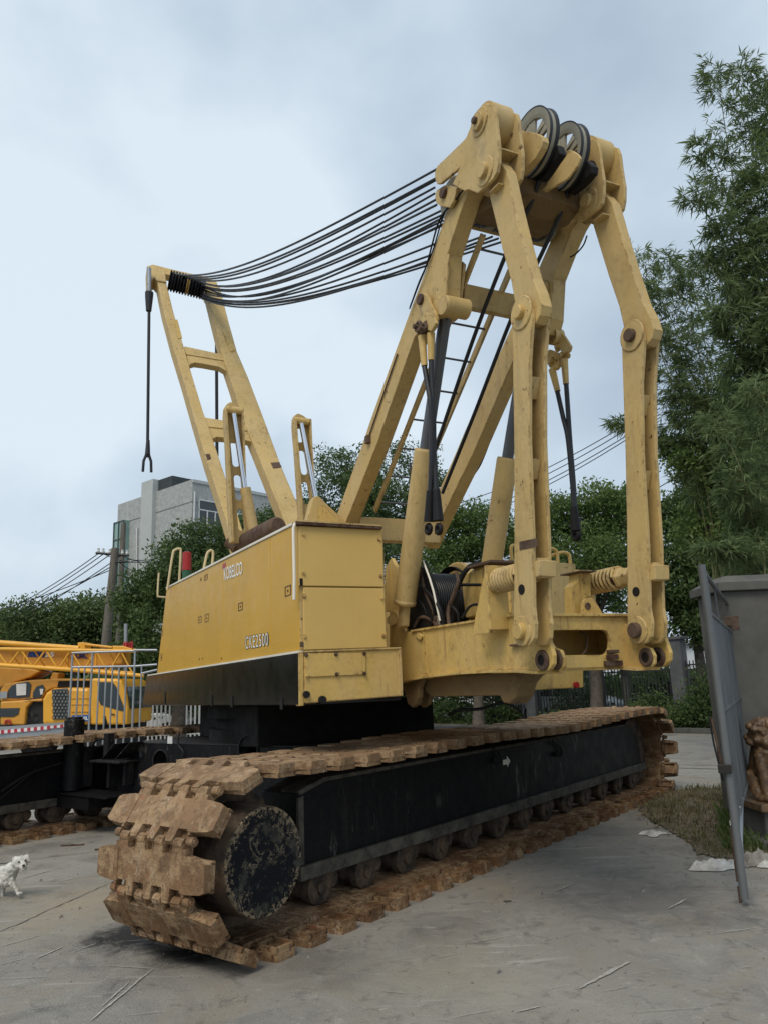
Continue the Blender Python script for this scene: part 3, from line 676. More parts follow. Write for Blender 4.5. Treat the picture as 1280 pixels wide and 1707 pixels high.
# second near lug and far lugs (same profile, mirrored about the centre line)
def lug(v, th, rough_v=None, name='boom_foot_lug'):
    uz = [(-4.64, 1.845), (-4.62, 2.19), (LP[0]-.02, LP[1]+.085), (LP[0]+.05, LP[1]+.065), (LP[0]+.08, LP[1]+.01), (LP[0]+.07, LP[1]-.05), (LP[0]+.02, LP[1]-.085), (LP[0]-.06, LP[1]-.085)]
    o = emit(name, plVz(uz, v, th), yel_low, crane, bevel=.005); return o
for v in (3.425, 4.255):
    o = lug(v, .03); boss((LP[0], LP[1]), v-.016, v, .070, 'pin_collar', exh, o, hole=.04)
    emit('pin_bore', MB().cyl(cr3(LP[0], v-.009, LP[1]), cr3(LP[0], v-.003, LP[1]), .042, 20), darkh, o)
fb = emit('frame_beam', plVz(beam_uz, 4.375, .035), yel_low, crane, bevel=.006)
boss(LP, 4.359, 4.375, .072, 'pin_collar', exh, fb, hole=.04); emit('pin_bore', MB().cyl(cr3(LP[0], 4.366, LP[1]), cr3(LP[0], 4.372, LP[1]), .042, 20), darkh, fb)
emit('beam_top_flange', flange(top_uz, 4.18, 4.42, .02), yel_low, fb); emit('beam_bottom_flange', flange(bot_uz, 4.18, 4.42, .022), yel_low, fb)
# front cross box with the oblong opening
UX = -4.60
ob = zc(820, 900, .234375, [(403, 700), (408, 672), (425, 652), (450, 643), (790, 640), (815, 652), (832, 680), (840, 715), (836, 770), (822, 800), (800, 818), (460, 822), (430, 808), (410, 775)])
cross = plU([(897, 1026.5), (1066, 1029), (1090, 1060), (1092, 1114.5), (920, 1119.5), (897, 1121)], UX, .035, [ob])
cx = emit('front_cross_box', cross, yel_low, crane, bevel=.004)
za = pU(980, 1027, UX)[1]; zb = pU(980, 1117, UX)[1]
emit('cross_top', MB().prism([cr3(UX+.03, 3.33, za-.005), cr3(UX-.5, 3.33, za-.005), cr3(UX-.5, 4.40, za-.005), cr3(UX+.03, 4.40, za-.005)], Z*.022), yel_low, cx, bevel=.004)
emit('cross_bottom', MB().prism([cr3(UX+.0, 3.34, zb), cr3(UX-.5, 3.34, zb), cr3(UX-.5, 4.37, zb), cr3(UX+.0, 4.37, zb)], Z*.02), yel_low, cx)
emit('cross_back', MB().prism([cr3(UX-.45, 3.34, zb), cr3(UX-.45, 4.37, zb), cr3(UX-.45, 4.37, za), cr3(UX-.45, 3.34, za)], -U*.02), yel_low, cx)
hose('inner_hose', [cr3(UX-.2, *pU(965, 1052, UX-.2)), cr3(UX-.15, *pU(977, 1062, UX-.15)), cr3(UX-.1, *pU(976, 1083, UX-.1)), cr3(UX-.05, *pU(969, 1093, UX-.05))], .008, exh, cx)
mb = MB()
for (x0, y0, x1, y1, d0) in ((1018, 1083, 1032, 1089, .05), (1019, 1091, 1031, 1099, .06), (1012, 1101, 1038, 1111, .04)):
    a = pU(x0, y1, UX+d0); b_ = pU(x1, y0, UX+d0); mb.prism([cr3(UX+d0, a[0], a[1]), cr3(UX+d0, b_[0], a[1]), cr3(UX+d0, b_[0], b_[1]), cr3(UX+d0, a[0], b_[1])], -U*(d0+.001))
emit('lock_bracket', mb, exh, cx, bevel=.004)
# deck between the beams
emit('deck_plate', MB().prism([cr3(-5.1, 3.46, 1.83), cr3(-13.2, 3.46, 1.83), cr3(-13.2, 4.2, 1.83), cr3(-5.1, 4.2, 1.83)], Z*.03), yel_low, crane)
emit('rear_house', MB().prism([cr3(-8.6, 2.97, 1.75), cr3(-13.1, 2.97, 1.75), cr3(-13.1, 2.97, 2.9), cr3(-8.6, 2.97, 2.9)], V*2.1), yel, crane, bevel=.01)
cw = emit('counterweight', MB().prism([cr3(-12.9, 2.3, 1.70), cr3(-14.2, 2.3, 1.72), cr3(-14.0, 2.3, 2.0), cr3(-12.9, 2.3, 2.05)], V*2.8), black_sk, crane, bevel=.02)
# under-structure: curved hook brackets and the tub seen under the beam
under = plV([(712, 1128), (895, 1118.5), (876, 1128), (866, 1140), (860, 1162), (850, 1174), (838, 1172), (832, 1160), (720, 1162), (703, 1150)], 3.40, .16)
emit('frame_tub', under, yel_shaded_grimy, crane, bevel=.01)
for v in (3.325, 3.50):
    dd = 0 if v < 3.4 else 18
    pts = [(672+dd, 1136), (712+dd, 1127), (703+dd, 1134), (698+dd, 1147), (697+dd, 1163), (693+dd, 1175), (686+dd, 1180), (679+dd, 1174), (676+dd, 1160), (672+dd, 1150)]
    emit('roller_hook', plV(pts, v, .05), yel_shaded_grimy, crane, bevel=.008)
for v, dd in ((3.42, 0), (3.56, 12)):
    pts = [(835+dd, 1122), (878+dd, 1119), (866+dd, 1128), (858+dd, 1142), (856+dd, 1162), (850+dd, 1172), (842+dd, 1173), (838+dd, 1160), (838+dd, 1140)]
    emit('roller_hook', plV(pts, v, .05), yel_shaded_grimy, crane, bevel=.008)
hose('ground_hose', [cr3(-6.3, *pU(748, 1192, -6.3)), cr3(-6.1, *pU(765, 1184, -6.1)), cr3(-6, *pU(800, 1182, -6)), cr3(-6, *pU(840, 1172, -6)), cr3(-6, *pU(868, 1186, -6))], .014)
# side details on the beam
LT = [pV(x, y, VB) for x, y in ((706.7, 1052.8), (709.8, 1121.9), (802, 1037), (807, 1116))]
for a, b_ in ((0, 1), ):
    emit('weld_rib', MB().prism([cr3(LT[a][0]-.012, VB-.008, LT[a][1]), cr3(LT[a][0]+.012, VB-.008, LT[a][1]), cr3(LT[b_][0]+.012, VB-.008, LT[b_][1]), cr3(LT[b_][0]-.012, VB-.008, LT[b_][1])], V*.009), yel_low, bm_)
emit('stop_block', plV(zc(660, 1000, .203125, [(148, 290), (180, 265), (212, 300), (198, 335), (172, 320)]), VB-.02, .02), yel_low, bm_, bevel=.004)
emit('lock_bar', plV(zc(660, 1000, .203125, [(928, 368), (1035, 358), (1045, 372), (930, 384)]), VB-.03, .03), exh, bm_)
# ---- right hand operator deck --------------------------------------------
UR = -6.35
rd = emit('operator_deck', plU([(850, 932), (959.5, 940), (960.5, 1040), (852, 1060)], UR, 2.6), yel, crane, bevel=.012)
emit('deck_skirt', plU([(866, 1108), (972, 1107), (972.5, 1146.5), (866, 1152)], UR+.06, 2.8), yel_low, rd, bevel=.01)
boss_c = pU(958.5, 1142, UR+.06); emit('tail_lamp', MB().lathe(cr3(UR+.06, *boss_c), U, [(0, .03), (.03, .03), (.03, 0)], 14), redm, rd)
for k, L_ in enumerate((zc(820, 900, .234375, [(140, 140), (136, 45), (190, 45)]), zc(820, 900, .234375, [(370, 60), (430, 63), (460, 90), (466, 165)]), zc(820, 900, .234375, [(375, 128), (490, 90), (530, 95), (550, 120), (560, 260)]))):
    uu = UR-.05*k+.02; hose('handrail', [cr3(uu, *pU(x, y, uu)) for x, y in L_], .018, yel_pan, rd, res=4)
# ---- arms (boom backstop links) --------------------------------------------
VA = 3.135
low_l = [(860.5, 523), (864, 738), (864.5, 900), (863.4, 1031), (865.7, 1058), (871, 1071), (880, 1078.5), (890, 1076), (898, 1064), (899.5, 1040), (896, 1012.5), (895, 900), (889, 738), (889, 606), (894, 530), (893, 518), (888, 508), (878, 504), (868, 508)]
low_uz = [pV(x, y, 3.19) for x, y in low_l]
up_l = [(813, 300), (817.5, 330), (838, 415), (853, 470), (860, 510), (861, 527), (868, 541), (880, 545), (893, 539), (901, 525), (904, 508), (899, 488), (888, 462), (872, 402), (858, 345), (845, 285), (836, 272), (824, 272)]
up_uz = [pV(x, y, 3.19) for x, y in up_l]
KN = pV(876.5, 523, 3.19); LPN = pV(878, 1052.5, 3.19)
def arm(vc, farm):
    """vc: the near face of the arm"""
    o = emit('link_arm_lower', plVz(low_uz, vc, .03), yel, crane, bevel=.004)
    emit('arm_plate', plVz(low_uz, vc+.13, .03), yel, o, bevel=.004)
    # battens closing the front, with open slots between them
    fr = sorted([q for q in low_uz if q[0] > -4.42 and 2.3 < q[1] < 4.3], key=lambda q: q[1])
    zs = [q[1] for q in fr]; us = [q[0] for q in fr]
    fu = lambda z: float(np.interp(z, zs, us))
    def zat(y): return pV(892, y, 3.19)[1]
    for y0, y1 in ((622, 655), (760, 793), (931, 965)):
        z0, z1 = zat(y1), zat(y0)
        emit('batten', MB().prism([cr3(fu(z0)-.004, vc+.031, z0), cr3(fu(z1)-.004, vc+.031, z1), cr3(fu(z1)-.004, vc+.129, z1), cr3(fu(z0)-.004, vc+.129, z0)], -U*.02), yel, o, bevel=.003)
    # rear web closing the back of the arm
    z0, z1 = 2.2, 4.2
    rr = sorted([q for q in low_uz if q[0] < -4.3 or q[1] > 3.4], key=lambda q: q[1])
    bk = [q for q in (pV(862, y, 3.19) for y in (1000, 900, 738, 600, 560))]
    for a, b_ in zip(bk[:-1], bk[1:]):
        emit('rear_web', MB().prism([cr3(a[0]+.03, vc+.031, a[1]), cr3(b_[0]+.03, vc+.031, b_[1]), cr3(b_[0]+.03, vc+.129, b_[1]), cr3(a[0]+.03, vc+.129, a[1])], U*.015), yel, o)
    p_ = emit('link_arm_upper', plVz(up_uz, vc+.033, .094), yel, crane, bevel=.006)
    # knee pin
    boss(KN, vc-.012, vc, .125, 'knee_washer', yel, o, n=32); boss(KN, vc-.05, vc-.012, .052, 'knee_pin', exh if farm else yel_low, o, n=20)
    boss(LPN, vc-.012, vc, .105, 'foot_washer', yel, o, n=32); boss(LPN, vc-.05, vc-.012, .058, 'foot_pin', yel_low if not farm else exh, o, n=20)
    hp = pV(877, 983, 3.19); emit('pin_hole', MB().cyl(cr3(hp[0], vc-.004, hp[1]), cr3(hp[0], vc+.002, hp[1]), .036, 18), darkh, o)
    # spring stop block on the front
    s0 = pV(894, 963, 3.19); s1 = pV(894, 936, 3.19)
    emit('stop_block', MB().prism([cr3(s0[0]-.0, vc+.02, s0[1]), cr3(s0[0]+.06, vc+.02, s0[1]), cr3(s1[0]+.06, vc+.02, s1[1]), cr3(s1[0]-.0, vc+.02, s1[1])], V*.14), yel, o, bevel=.006)
    return o
a1 = arm(3.15, False); a2 = arm(4.19, True)
emit('worn_band', plV([(865, 903), (894.6, 897), (895, 908), (894.8, 911), (865.2, 917)], 3.146, .003), exh, a1)
for vc, par in ((3.15, bm_), (4.19, fb)):
    pass
# ---- mast -------------------------------------------------------------------
leg_l = [(548, 897), (563.5, 852.7), (604.7, 738), (617.4, 700), (678.6, 530.3), (708, 452), (725.3, 405), (742.5, 356.6), (760, 310)]
leg_r = [(784, 312), (775.3, 330), (764.4, 361), (744.8, 423.8), (741, 494), (735, 522), (713, 528), (689.8, 563), (628.7, 738), (576, 872.5), (563, 908)]
leg_uz = [pV(x, y, 3.19) for x, y in leg_l+leg_r]
def leg(v, th=.155): return emit('mast_leg', plVz(leg_uz, v, th), yel, crane, bevel=.008)
lg1 = leg(3.19); lg2 = leg(4.32)
kf = 3.19
# cable channel along the far leg and wires along the near one
def legoff(x, y, v, off):                      # point on a leg profile, shifted to plane v
    u, z = pV(x, y, 3.19); return cr3(u, v-off, z)
hose('signal_cable', [legoff(x, y, 3.19, .012) for x, y in ((757, 330), (740, 360), (722, 420), (700, 470), (684, 515))], .007, rubber, lg1)
hose('signal_cable', [legoff(x, y, 3.19, .03) for x, y in ((793, 208), (797, 235), (797, 270), (787, 300), (767, 330), (753, 345), (735, 372), (716, 440), (702, 475), (688, 512))], .008, rubber, lg1)
mb = MB()
for a, b_ in zip(((664, 590), (640, 660), (621, 715)), ((640, 660), (621, 715), (616, 730))):
    mb.cyl(legoff(*a, 3.19, .012), legoff(*b_, 3.19, .012), .008, 8)
mb.box(legoff(616, 733, 3.19, .02), (U, V, Z), (.035, .02, .04)); emit('limit_switch', mb, exh, lg1)
hose('signal_cable', [cr3(-4.2, 4.2, 0)*0+hit(x, y, V, 4.40) for x, y in ((978, 392), (972, 408), (960, 422), (950, 428))], .007, rubber, lg2)
hose('signal_cable', [hit(x, y, V, 4.5) for x, y in ((820, 725), (800, 775), (782, 800))], .008, rubber, lg2)
# cross beams between the legs
def between(px_t0, px_t1, px_b0, v0, v1, depth, name='mast_cross_beam', mat=yel):
    """rectangular beam across V; its front face is set by two photo points on plane v0"""
    u_, z_ = pV(*px_t0, v0); u2_, z2_ = pV(*px_b0, v0)
    d_ = np.array([u2_-u_, z2_-z_]); d_ /= np.linalg.norm(d_); n_ = np.array([d_[1], -d_[0]])
    if n_[0] > 0: n_ = -n_
    pts = [cr3(u_, v0, z_), cr3(u2_, v0, z2_), cr3(u2_+n_[0]*depth, v0, z2_+n_[1]*depth), cr3(u_+n_[0]*depth, v0, z_+n_[1]*depth)]
    return emit(name, MB().prism(pts, V*(v1-v0)), mat, crane, bevel=.006)
between((775, 472), None or (775, 472), (771, 510), 3.46, 4.33, .14)
between((600, 861), None or (600, 861), (600, 899), 3.35, 4.36, .25)
between((921, 381), None or (921, 381), (908, 413), 4.33, 3.35, .12)
# ladder between the legs
lad = emit('ladder', MB().box((cr3(*[-4.95, 3.46, 5.55])+cr3(-7.35, 3.46, 3.62))/2, (lambda d: (d/np.linalg.norm(d), V, np.cross(d/np.linalg.norm(d), V)))(cr3(-4.95, 3.46, 5.55)-cr3(-7.35, 3.46, 3.62)), (np.linalg.norm(cr3(-4.95, 3.46, 5.55)-cr3(-7.35, 3.46, 3.62))/2, .012, .035)), yel, crane)
ORGL = lad
def onlad(v):                                   # ladder line in (u,z)
    return lambda t: (-4.95+t*(-2.40), 5.55+t*(-1.93))
du = np.array([-2.40, -1.93]); du /= np.linalg.norm(du)
emit('ladder_rail', MB().box((cr3(-4.95, 3.86, 5.55)+cr3(-7.35, 3.86, 3.62))/2, (U*du[0]+Z*du[1], V, U*du[1]-Z*du[0]), (1.54, .012, .035)), yel, lad)
for k in range(9):
    t = .04+k*.115; u, z = -4.95-2.40*t, 5.55-1.93*t
    emit('rung', MB().cyl(cr3(u, 3.46, z), cr3(u, 3.86, z), .011, 8), greym, lad)
# head plates
hd = zc(700, 150, .15625, [(690, 150), (720, 145), (800, 172), (822, 240), (835, 400), (860, 620), (856, 780), (840, 880), (800, 950), (740, 1010), (630, 1105), (530, 1060), (500, 1082), (360, 1010), (395, 940), (440, 832), (235, 1000), (200, 1005), (180, 960), (175, 880), (200, 815), (330, 690), (480, 545), (510, 510), (560, 390), (600, 290), (645, 215)])
hd_uz = [pV(x, y, 3.12) for x, y in hd]
def head(v0, v1, far=False):
    o = emit('mast_head_plate', plVz(hd_uz, v0, .03), yel, crane, bevel=.005)
    q = [p_ for p_ in hd_uz if p_[0] > -4.9 or p_[1] > 5.95]
    emit('head_inner_plate', plVz(hd_uz, v1-.03, .03), yel, o, bevel=.005)
    c = pV(803, 204, 3.12); boss(c, v0-.012, v0, .115, 'axle_washer', yel, o, n=32); boss(c, v0-.04, v0-.012, .075, 'axle_cap', yel, o, n=24); boss(c, v0-.07, v0-.04, .03, 'axle_nut', exh, o, n=6)
    c2 = pV(812, 286, 3.12); boss(c2, v0-.012, v0, .115, 'pin_washer', yel, o, n=32); boss(c2, v0-.045, v0-.012, .062, 'link_pin', yel, o, n=24)
    emit('head_barrel', MB().lathe(cr3(c[0]+.0, v0+.03, c[1]), V, [(0, .0), (0, .165), (v1-v0-.06, .165), (v1-v0-.06, 0)], 32), yel, o)
    ctrs = [(812, 250), (815, 275)]
    for y in (240, 300):
        c3 = pV(832, y, 3.12); emit('head_web', MB().box(cr3(c3[0]-.09, (v0+v1)/2, c3[1]), (U, V, Z), (.06, (v1-v0)/2-.031, .006)), yel, o)
    return o
h1 = head(3.10, 3.345); h2 = head(4.12, 4.37, True)
# link pad under the rear foot of the head plate, with rear rope sheaves between the heads
lobe = zc(700, 150, .15625, [(235, 1005), (290, 1005), (370, 1030), (330, 1180), (290, 1245), (200, 1235), (150, 1200), (135, 1130), (150, 1060)])
lobe_uz = [pV(x, y, 3.12) for x, y in lobe]; LC = pV(737, 320, 3.12)
for v0 in (3.14, 4.33):
    o = emit('rear_sheave_bracket', plVz(lobe_uz, v0, .03), yel, crane, bevel=.005); boss(LC, v0-.03, v0, .05, 'sheave_pin', exh, o, n=18)
for k in range(11):
    v0 = 3.2+k*.1
    mb = MB().lathe(cr3(LC[0]-.01, v0, LC[1]-.02), V, [(0, .05), (0, .17), (.01, .185), (.035, .15), (.06, .185), (.07, .17), (.07, .05)], 28)
    emit('rear_sheave', mb, ropem if k % 2 else steelw, crane)
# massive cross block joining the heads
blk = zc(700, 150, .15625, [(800, 1000), (1010, 880), (1080, 930), (1000, 1180), (820, 1340), (560, 1280), (520, 1120), (620, 1105)])
blk_uz = [pV(x, y, 3.2) for x, y in blk]
emit('head_cross_block', MB().prism([cr3(u, 3.345, z) for u, z in [(-5.05, 5.72), (-4.62, 5.60), (-4.44, 5.66), (-4.44, 5.80), (-4.62, 5.97), (-5.0, 5.97)]], V*.78), yel_shaded_grimy, crane, bevel=.012)
PC = pV(890, 236, 3.62)
ax_ = emit('sheave_axle', MB().cyl(cr3(PC[0]-.05, 3.345, PC[1]-.02), cr3(PC[0]-.05, 4.12, PC[1]-.02), .075, 24), yel, crane)
def sheave(v, c_uz, R_, name='guide_sheave'):
    c = cr3(c_uz[0], v, c_uz[1]); n = 48
    mb = MB().lathe(c, V, [(-.041, R_-.012), (-.045, R_), (-.02, R_-.005), (0, R_-.05), (.02, R_-.005), (.045, R_), (.041, R_-.012)], n)
    o = emit(name, mb, ropem, crane)
    w2 = MB().lathe(c, V, [(-.02, R_-.085), (-.03, R_-.06), (-.043, R_-.012), (.043, R_-.012), (.03, R_-.06), (.02, R_-.085), (-.02, R_-.085)], n)
    w2.lathe(c, V, [(-.05, 0), (-.05, .07), (.05, .07), (.05, 0)], 24)
    for k in range(5):
        a = 2*math.pi*k/5+.35; dr = U*math.cos(a)+Z*math.sin(a); tn = -U*math.sin(a)+Z*math.cos(a)
        p0 = c+dr*.06; p1 = c+dr*(R_-.06)
        w2.prism([p0-tn*.04-V*.012, p0+tn*.04-V*.012, p1+tn*.07-V*.012, p1-tn*.07-V*.012], V*.024)
        w2.prism([p0-V*.03, p0+V*.03, p1+V*.012, p1-V*.012], tn*.012)
    emit('sheave_spokes', w2, steelw, o); return o
S1_ = pV(889, 240, 3.62); sheave(3.62, S1_, .285)
S2_ = pV(939, 264, 3.93); sheave(3.93, S2_, .285)
def cheek(L_, v, th=.025):
    return emit('sheave_cheek', plV(L_, v, th), yel, crane, bevel=.005)
cheek(zc(840, 160, .15625, [(75, 350), (110, 335), (200, 370), (330, 390), (405, 430), (415, 480), (395, 545), (330, 660), (210, 800), (110, 880), (70, 700)]), 3.47, .06)
cheek(zc(840, 160, .15625, [(640, 585), (700, 570), (750, 600), (775, 640), (745, 720), (640, 860), (480, 955), (400, 1000), (360, 985), (440, 880), (560, 700)]), 3.80, .05)
cheek([(x+6, y+3) for x, y in zc(840, 160, .15625, [(640, 585), (700, 570), (750, 600), (775, 640), (745, 720), (640, 860), (480, 955), (400, 1000), (360, 985), (440, 880), (560, 700)])], 3.67, .02)
# rope bundles falling off the two sheaves: dark guard sleeves and the ropes below
for (pts, v) in ((zc(840, 160, .15625, [(450, 500), (570, 520), (600, 610), (500, 760), (380, 900), (300, 890), (260, 850), (360, 720), (440, 590)]), 3.655), (zc(840, 160, .15625, [(780, 660), (880, 680), (940, 740), (930, 820), (800, 960), (690, 1040), (620, 1010), (560, 975), (680, 850), (760, 720)]), 3.965)):
    emit('rope_guard', plV(pts, v, .07), rubber, crane, bevel=.01)
hose('hoist_rope', [hit(x, y, V, 3.66) for x, y in ((898, 300), (888, 330), (868, 372), (840, 430), (790, 560), (735, 720), (722, 760))], .019, ropem)
hose('hoist_rope', [hit(x, y, V, 3.98) for x, y in ((947, 315), (938, 345), (920, 385), (887, 455), (850, 535), (790, 690), (737, 822))], .019, ropem)
for vv, x, y in ((3.6, 903, 236), (3.9, 960, 262), (3.42, 854, 205), (4.1, 985, 275)):
    emit('axle_nut', MB().cyl(hit(x, y, V, vv-.03), hit(x, y, V, vv+.06), .04, 8), exh, crane)
# ---- erecting cylinders -------------------------------------------------
def cyl_set(v, par=crane):
    B = (-6.377, 2.499); TP = (-5.822, 3.851); RT = (-5.32, 4.99)
    b3, t3, r3 = cr3(B[0], v, B[1]), cr3(TP[0], v, TP[1]), cr3(RT[0], v, RT[1])
    d_ = (t3-b3)/np.linalg.norm(t3-b3)
    mb = MB().lathe(b3, d_, [(0, 0), (0, .095), (.02, .107), (.035, .107), (.05, .101), (np.linalg.norm(t3-b3)-.02, .101), (np.linalg.norm(t3-b3), .095), (np.linalg.norm(t3-b3), 0)], 32)
    o = emit('erecting_cylinder', mb, yel, crane)
    emit('cylinder_rod', MB().cyl(t3-d_*.02, r3, .056, 24), greym, o)
    emit('rod_eye', MB().lathe(r3-V*.10, V, [(0, 0), (0, .085), (.008, .095), (.19, .095), (.2, .085), (.2, 0)], 28), yel, o)
    mb = MB().prism([b3-V*.04+d_*.01-U*.045, b3-V*.04+d_*.01+U*.045, b3-V*.04-Z*.20+U*.03-U*.03, b3-V*.04-Z*.22-U*.08], V*.08); emit('cylinder_clevis', mb, yel, o, bevel=.008)
    return o
cyl_set(3.27); cyl_set(4.16)
# boss brackets on the legs that carry the rods
br = zc(680, 330, .15625, [(535, 665), (600, 680), (630, 710), (610, 900), (580, 1150), (560, 1230), (500, 1275), (430, 1280), (380, 1240), (400, 1020), (420, 900), (480, 760)])
br_uz = [pV(x, y, 3.42) for x, y in br]
emit('rod_bracket', plVz(br_uz, 3.38, .03), yel, lg1, bevel=.005)
br2 = zc(680, 330, .15625, [(415, 590), (440, 600), (420, 700), (400, 1010), (385, 1180), (350, 1240), (300, 1255), (260, 1200), (290, 1000), (380, 760)])
emit('rod_bracket', plV(br2, 3.175, .02), yel, lg1, bevel=.004)
emit('rod_bracket', plVz(br_uz, 4.29, .03), yel, lg2, bevel=.005)
# pedestal under the far cylinder and spring seats
ped = zc(640, 900, .1875, [(805, 290), (890, 225), (1025, 235), (1070, 270), (1105, 420), (1110, 630), (1130, 655), (905, 660), (870, 600), (880, 330)])
emit('cylinder_pedestal', plU([(801, 950), (807, 942), (838, 943), (845, 960), (848, 1020), (810, 1024)], -5.75, .35), yel_low, crane, bevel=.008)
emit('pedestal_plate', plV(zc(640, 900, .1875, [(945, 240), (1040, 240), (1075, 275), (1110, 350), (1120, 650), (975, 655), (950, 420)]), 3.60, .02), yel_low, crane, bevel=.004)
emit('pedestal_cap', MB().box(cr3(-5.7, 3.83, pU(830, 942, -5.7)[1]), (U, V, Z), (.2, .16, .01)), exh, crane)
def spring(p0, p1, R_, wr, turns, name='backstop_spring', mat=yel):
    p0 = np.array(p0); p1 = np.array(p1); d_ = p1-p0; Ln = np.linalg.norm(d_); d_ /= Ln
    x = np.cross(d_, Z); x /= np.linalg.norm(x); y = np.cross(d_, x); n = turns*16
    pts = [p0+d_*Ln*k/n+R_*(math.cos(2*math.pi*k/16)*x+math.sin(2*math.pi*k/16)*y) for k in range(n+1)]
    return emit(name, MB().tube(pts, wr, 8), mat, crane)
zs = pV(880, 962, 3.2)[1]
pa, pb = hit(828, 966, V, 3.235), hit(868, 958, V, 3.235)
for vv, x0_, y0_, x1_, y1_ in ((3.235, 829, 969, 872, 958), (4.25, 977, 974, 1033, 966)):
    a = hit(x0_, y0_, V, vv); b_ = hit(x1_, y1_, V, vv)
    zz = a[2]; b_[2] = zz+.0
    s_ = spring(a, b_, .084, .0125, 9); emit('spring_rod', MB().cyl(a-(b_-a)*.15, b_+(b_-a)*.2, .05, 16), exh, s_)
    d_ = (b_-a)/np.linalg.norm(b_-a)
    e_ = emit('spring_cap', MB().lathe(b_, d_, [(0, 0), (0, .085), (.03, .085), (.05, .07), (.14, .07), (.14, 0)], 6 if vv > 4 else 16), yel, s_, bevel=.004)
    emit('spring_seat', MB().box(a-d_*.02+Z*-.12, (U, V, Z), (.015, .09, .24)), yel_low, s_, bevel=.006)
    emit('seat_gusset', MB().prism([a-d_*.04-V*.07+Z*.12, a-d_*.30-V*.07-Z*.38, a-d_*.04-V*.07-Z*.38], V*.02), yel_low, s_)
gus = zc(820, 900, .234375, [(640, 540), (645, 440), (665, 415), (715, 412), (745, 450), (800, 545)])
go = emit('spring_bracket', plU(gus, -4.7, .03), yel_low, crane, bevel=.006)
c_ = pU(980.5, 1010.5, -4.69); emit('bracket_hole', MB().cyl(cr3(-4.695, *c_), cr3(-4.70, *c_), .028, 18), exh, go)
emit('spring_post', plU(zc(820, 900, .234375, [(612, 238), (640, 215), (705, 222), (705, 400), (640, 430), (640, 545), (585, 545), (575, 330), (612, 290)]), -4.78, .12), yel_low, crane, bevel=.008)
emit('spring_post_cap', plU(zc(820, 900, .234375, [(625, 215), (740, 220), (740, 228), (625, 224)]), -4.7, .25), exh, crane)
# ---- winches ----------------------------------------------------------------
WCN = pV(727, 1003, 3.62); WC3 = lambda v: cr3(WCN[0], v, WCN[1])
wd = emit('winch_drum', MB().lathe(WC3(3.42), V, [(0, 0), (0, .33), (.03, .33), (.03, .2), (.06, .2)]+[(.06, .2)], 40), rubber, crane)
mb = MB(); 
for k in range(17): mb.lathe(WC3(3.455+k*.0225), V, [(0, .255), (.004, .264), (.0112, .268), (.0185, .264), (.0225, .255)], 40)
emit('wound_rope', mb, ropem, wd)
emit('drum_flange', MB().lathe(WC3(3.84), V, [(0, .2), (0, .37), (.008, .385), (.035, .385), (.035, .2)], 48), yel_low, wd)
emit('drum_guard', MB().lathe(WC3(3.80), V, [(.02, .30), (-.03, .34), (.0, .34), (.03, .30)], 48), rubber, wd)
gh = cr3(*(lambda q: (q[0], 3.95, q[1]))(pV(775, 1010, 3.95)))
g_ = emit('winch_gearbox', MB().lathe(gh-V*.06, V, [(0, 0), (0, .20), (.01, .21), (.12, .21), (.13, .19), (.13, .16), (.35, .15), (.35, 0)], 36), yel_low, crane)
for k in range(14):
    a = 2*math.pi*k/14; emit('gearbox_bolt', MB().cyl(gh-V*.075+.18*(U*math.cos(a)+Z*math.sin(a)), gh-V*.06+.18*(U*math.cos(a)+Z*math.sin(a)), .011, 6), exh, g_)
emit('brake_housing', MB().cyl(hit(775, 958, V, 4.0), hit(800, 958, V, 4.28), .12, 24), white_tr, crane)
emit('winch_stand', plV([(786, 1030), (775, 1002), (779, 999), (798, 1027)], 3.82, .04), yel_low, crane, bevel=.006)
for pts, r in (((hit(707, 938, V, 3.4), hit(716, 965, V, 3.38), hit(728, 1000, V, 3.38), hit(738, 1045, V, 3.4)), .022), ((hit(700, 975, V, 3.42), hit(715, 990, V, 3.37), hit(733, 1015, V, 3.37), hit(741, 1048, V, 3.4)), .016), ((hit(752, 1040, V, 3.6), hit(757, 1000, V, 3.62), hit(768, 965, V, 3.65), hit(782, 945, V, 3.7), hit(800, 940, V, 3.8)), .024), ((hit(768, 975, V, 3.65), hit(785, 975, V, 3.66), hit(800, 975, V, 3.67)), .014), ((hit(746, 1042, V, 3.5), hit(752, 1010, V, 3.5), hit(764, 985, V, 3.55)), .02)):
    hose('hydraulic_hose', pts, r)
for pts, r_h, m_h in (([(701, 950), (708, 985), (722, 1020), (726, 1046)], .015, exh), ([(697, 1000), (706, 1012), (712, 1030), (710, 1046)], .012, rubber), ([(748, 1044), (747, 1015), (756, 990), (763, 970), (760, 955)], .016, exh), ([(735, 1046), (742, 1025), (752, 1012), (762, 1022), (764, 1040)], .013, rubber), ([(770, 1030), (782, 1012), (795, 1008), (806, 1015)], .012, rubber), ([(690, 1046), (700, 1030), (716, 1032), (730, 1044)], .017, exh)):
    hose('hydraulic_hose', [hit(x, y, V, 3.39+.02*i_) for i_, (x, y) in enumerate(pts)], r_h, m_h)
emit('rope_strap', MB().tube([hit(705, 935, V, 3.39), hit(716, 965, V, 3.35), hit(722, 985, V, 3.35), hit(733, 1035, V, 3.37)], .010, 6), white_tr, crane)
emit('winch_block', MB().box(hit(724, 1036, V, 3.5), (U, V, Z), (.09, .05, .045)), white_tr, crane, bevel=.005)
emit('winch_side', plV([(640, 1020), (642, 945), (652, 930), (660, 945), (668, 1020)], 3.42, .04), yel_low, crane, bevel=.006)
emit('rod_pin', MB().cyl(hit(653, 1034, V, 3.27), hit(653, 1034, V, 3.31), .05, 16), yel_low, crane)
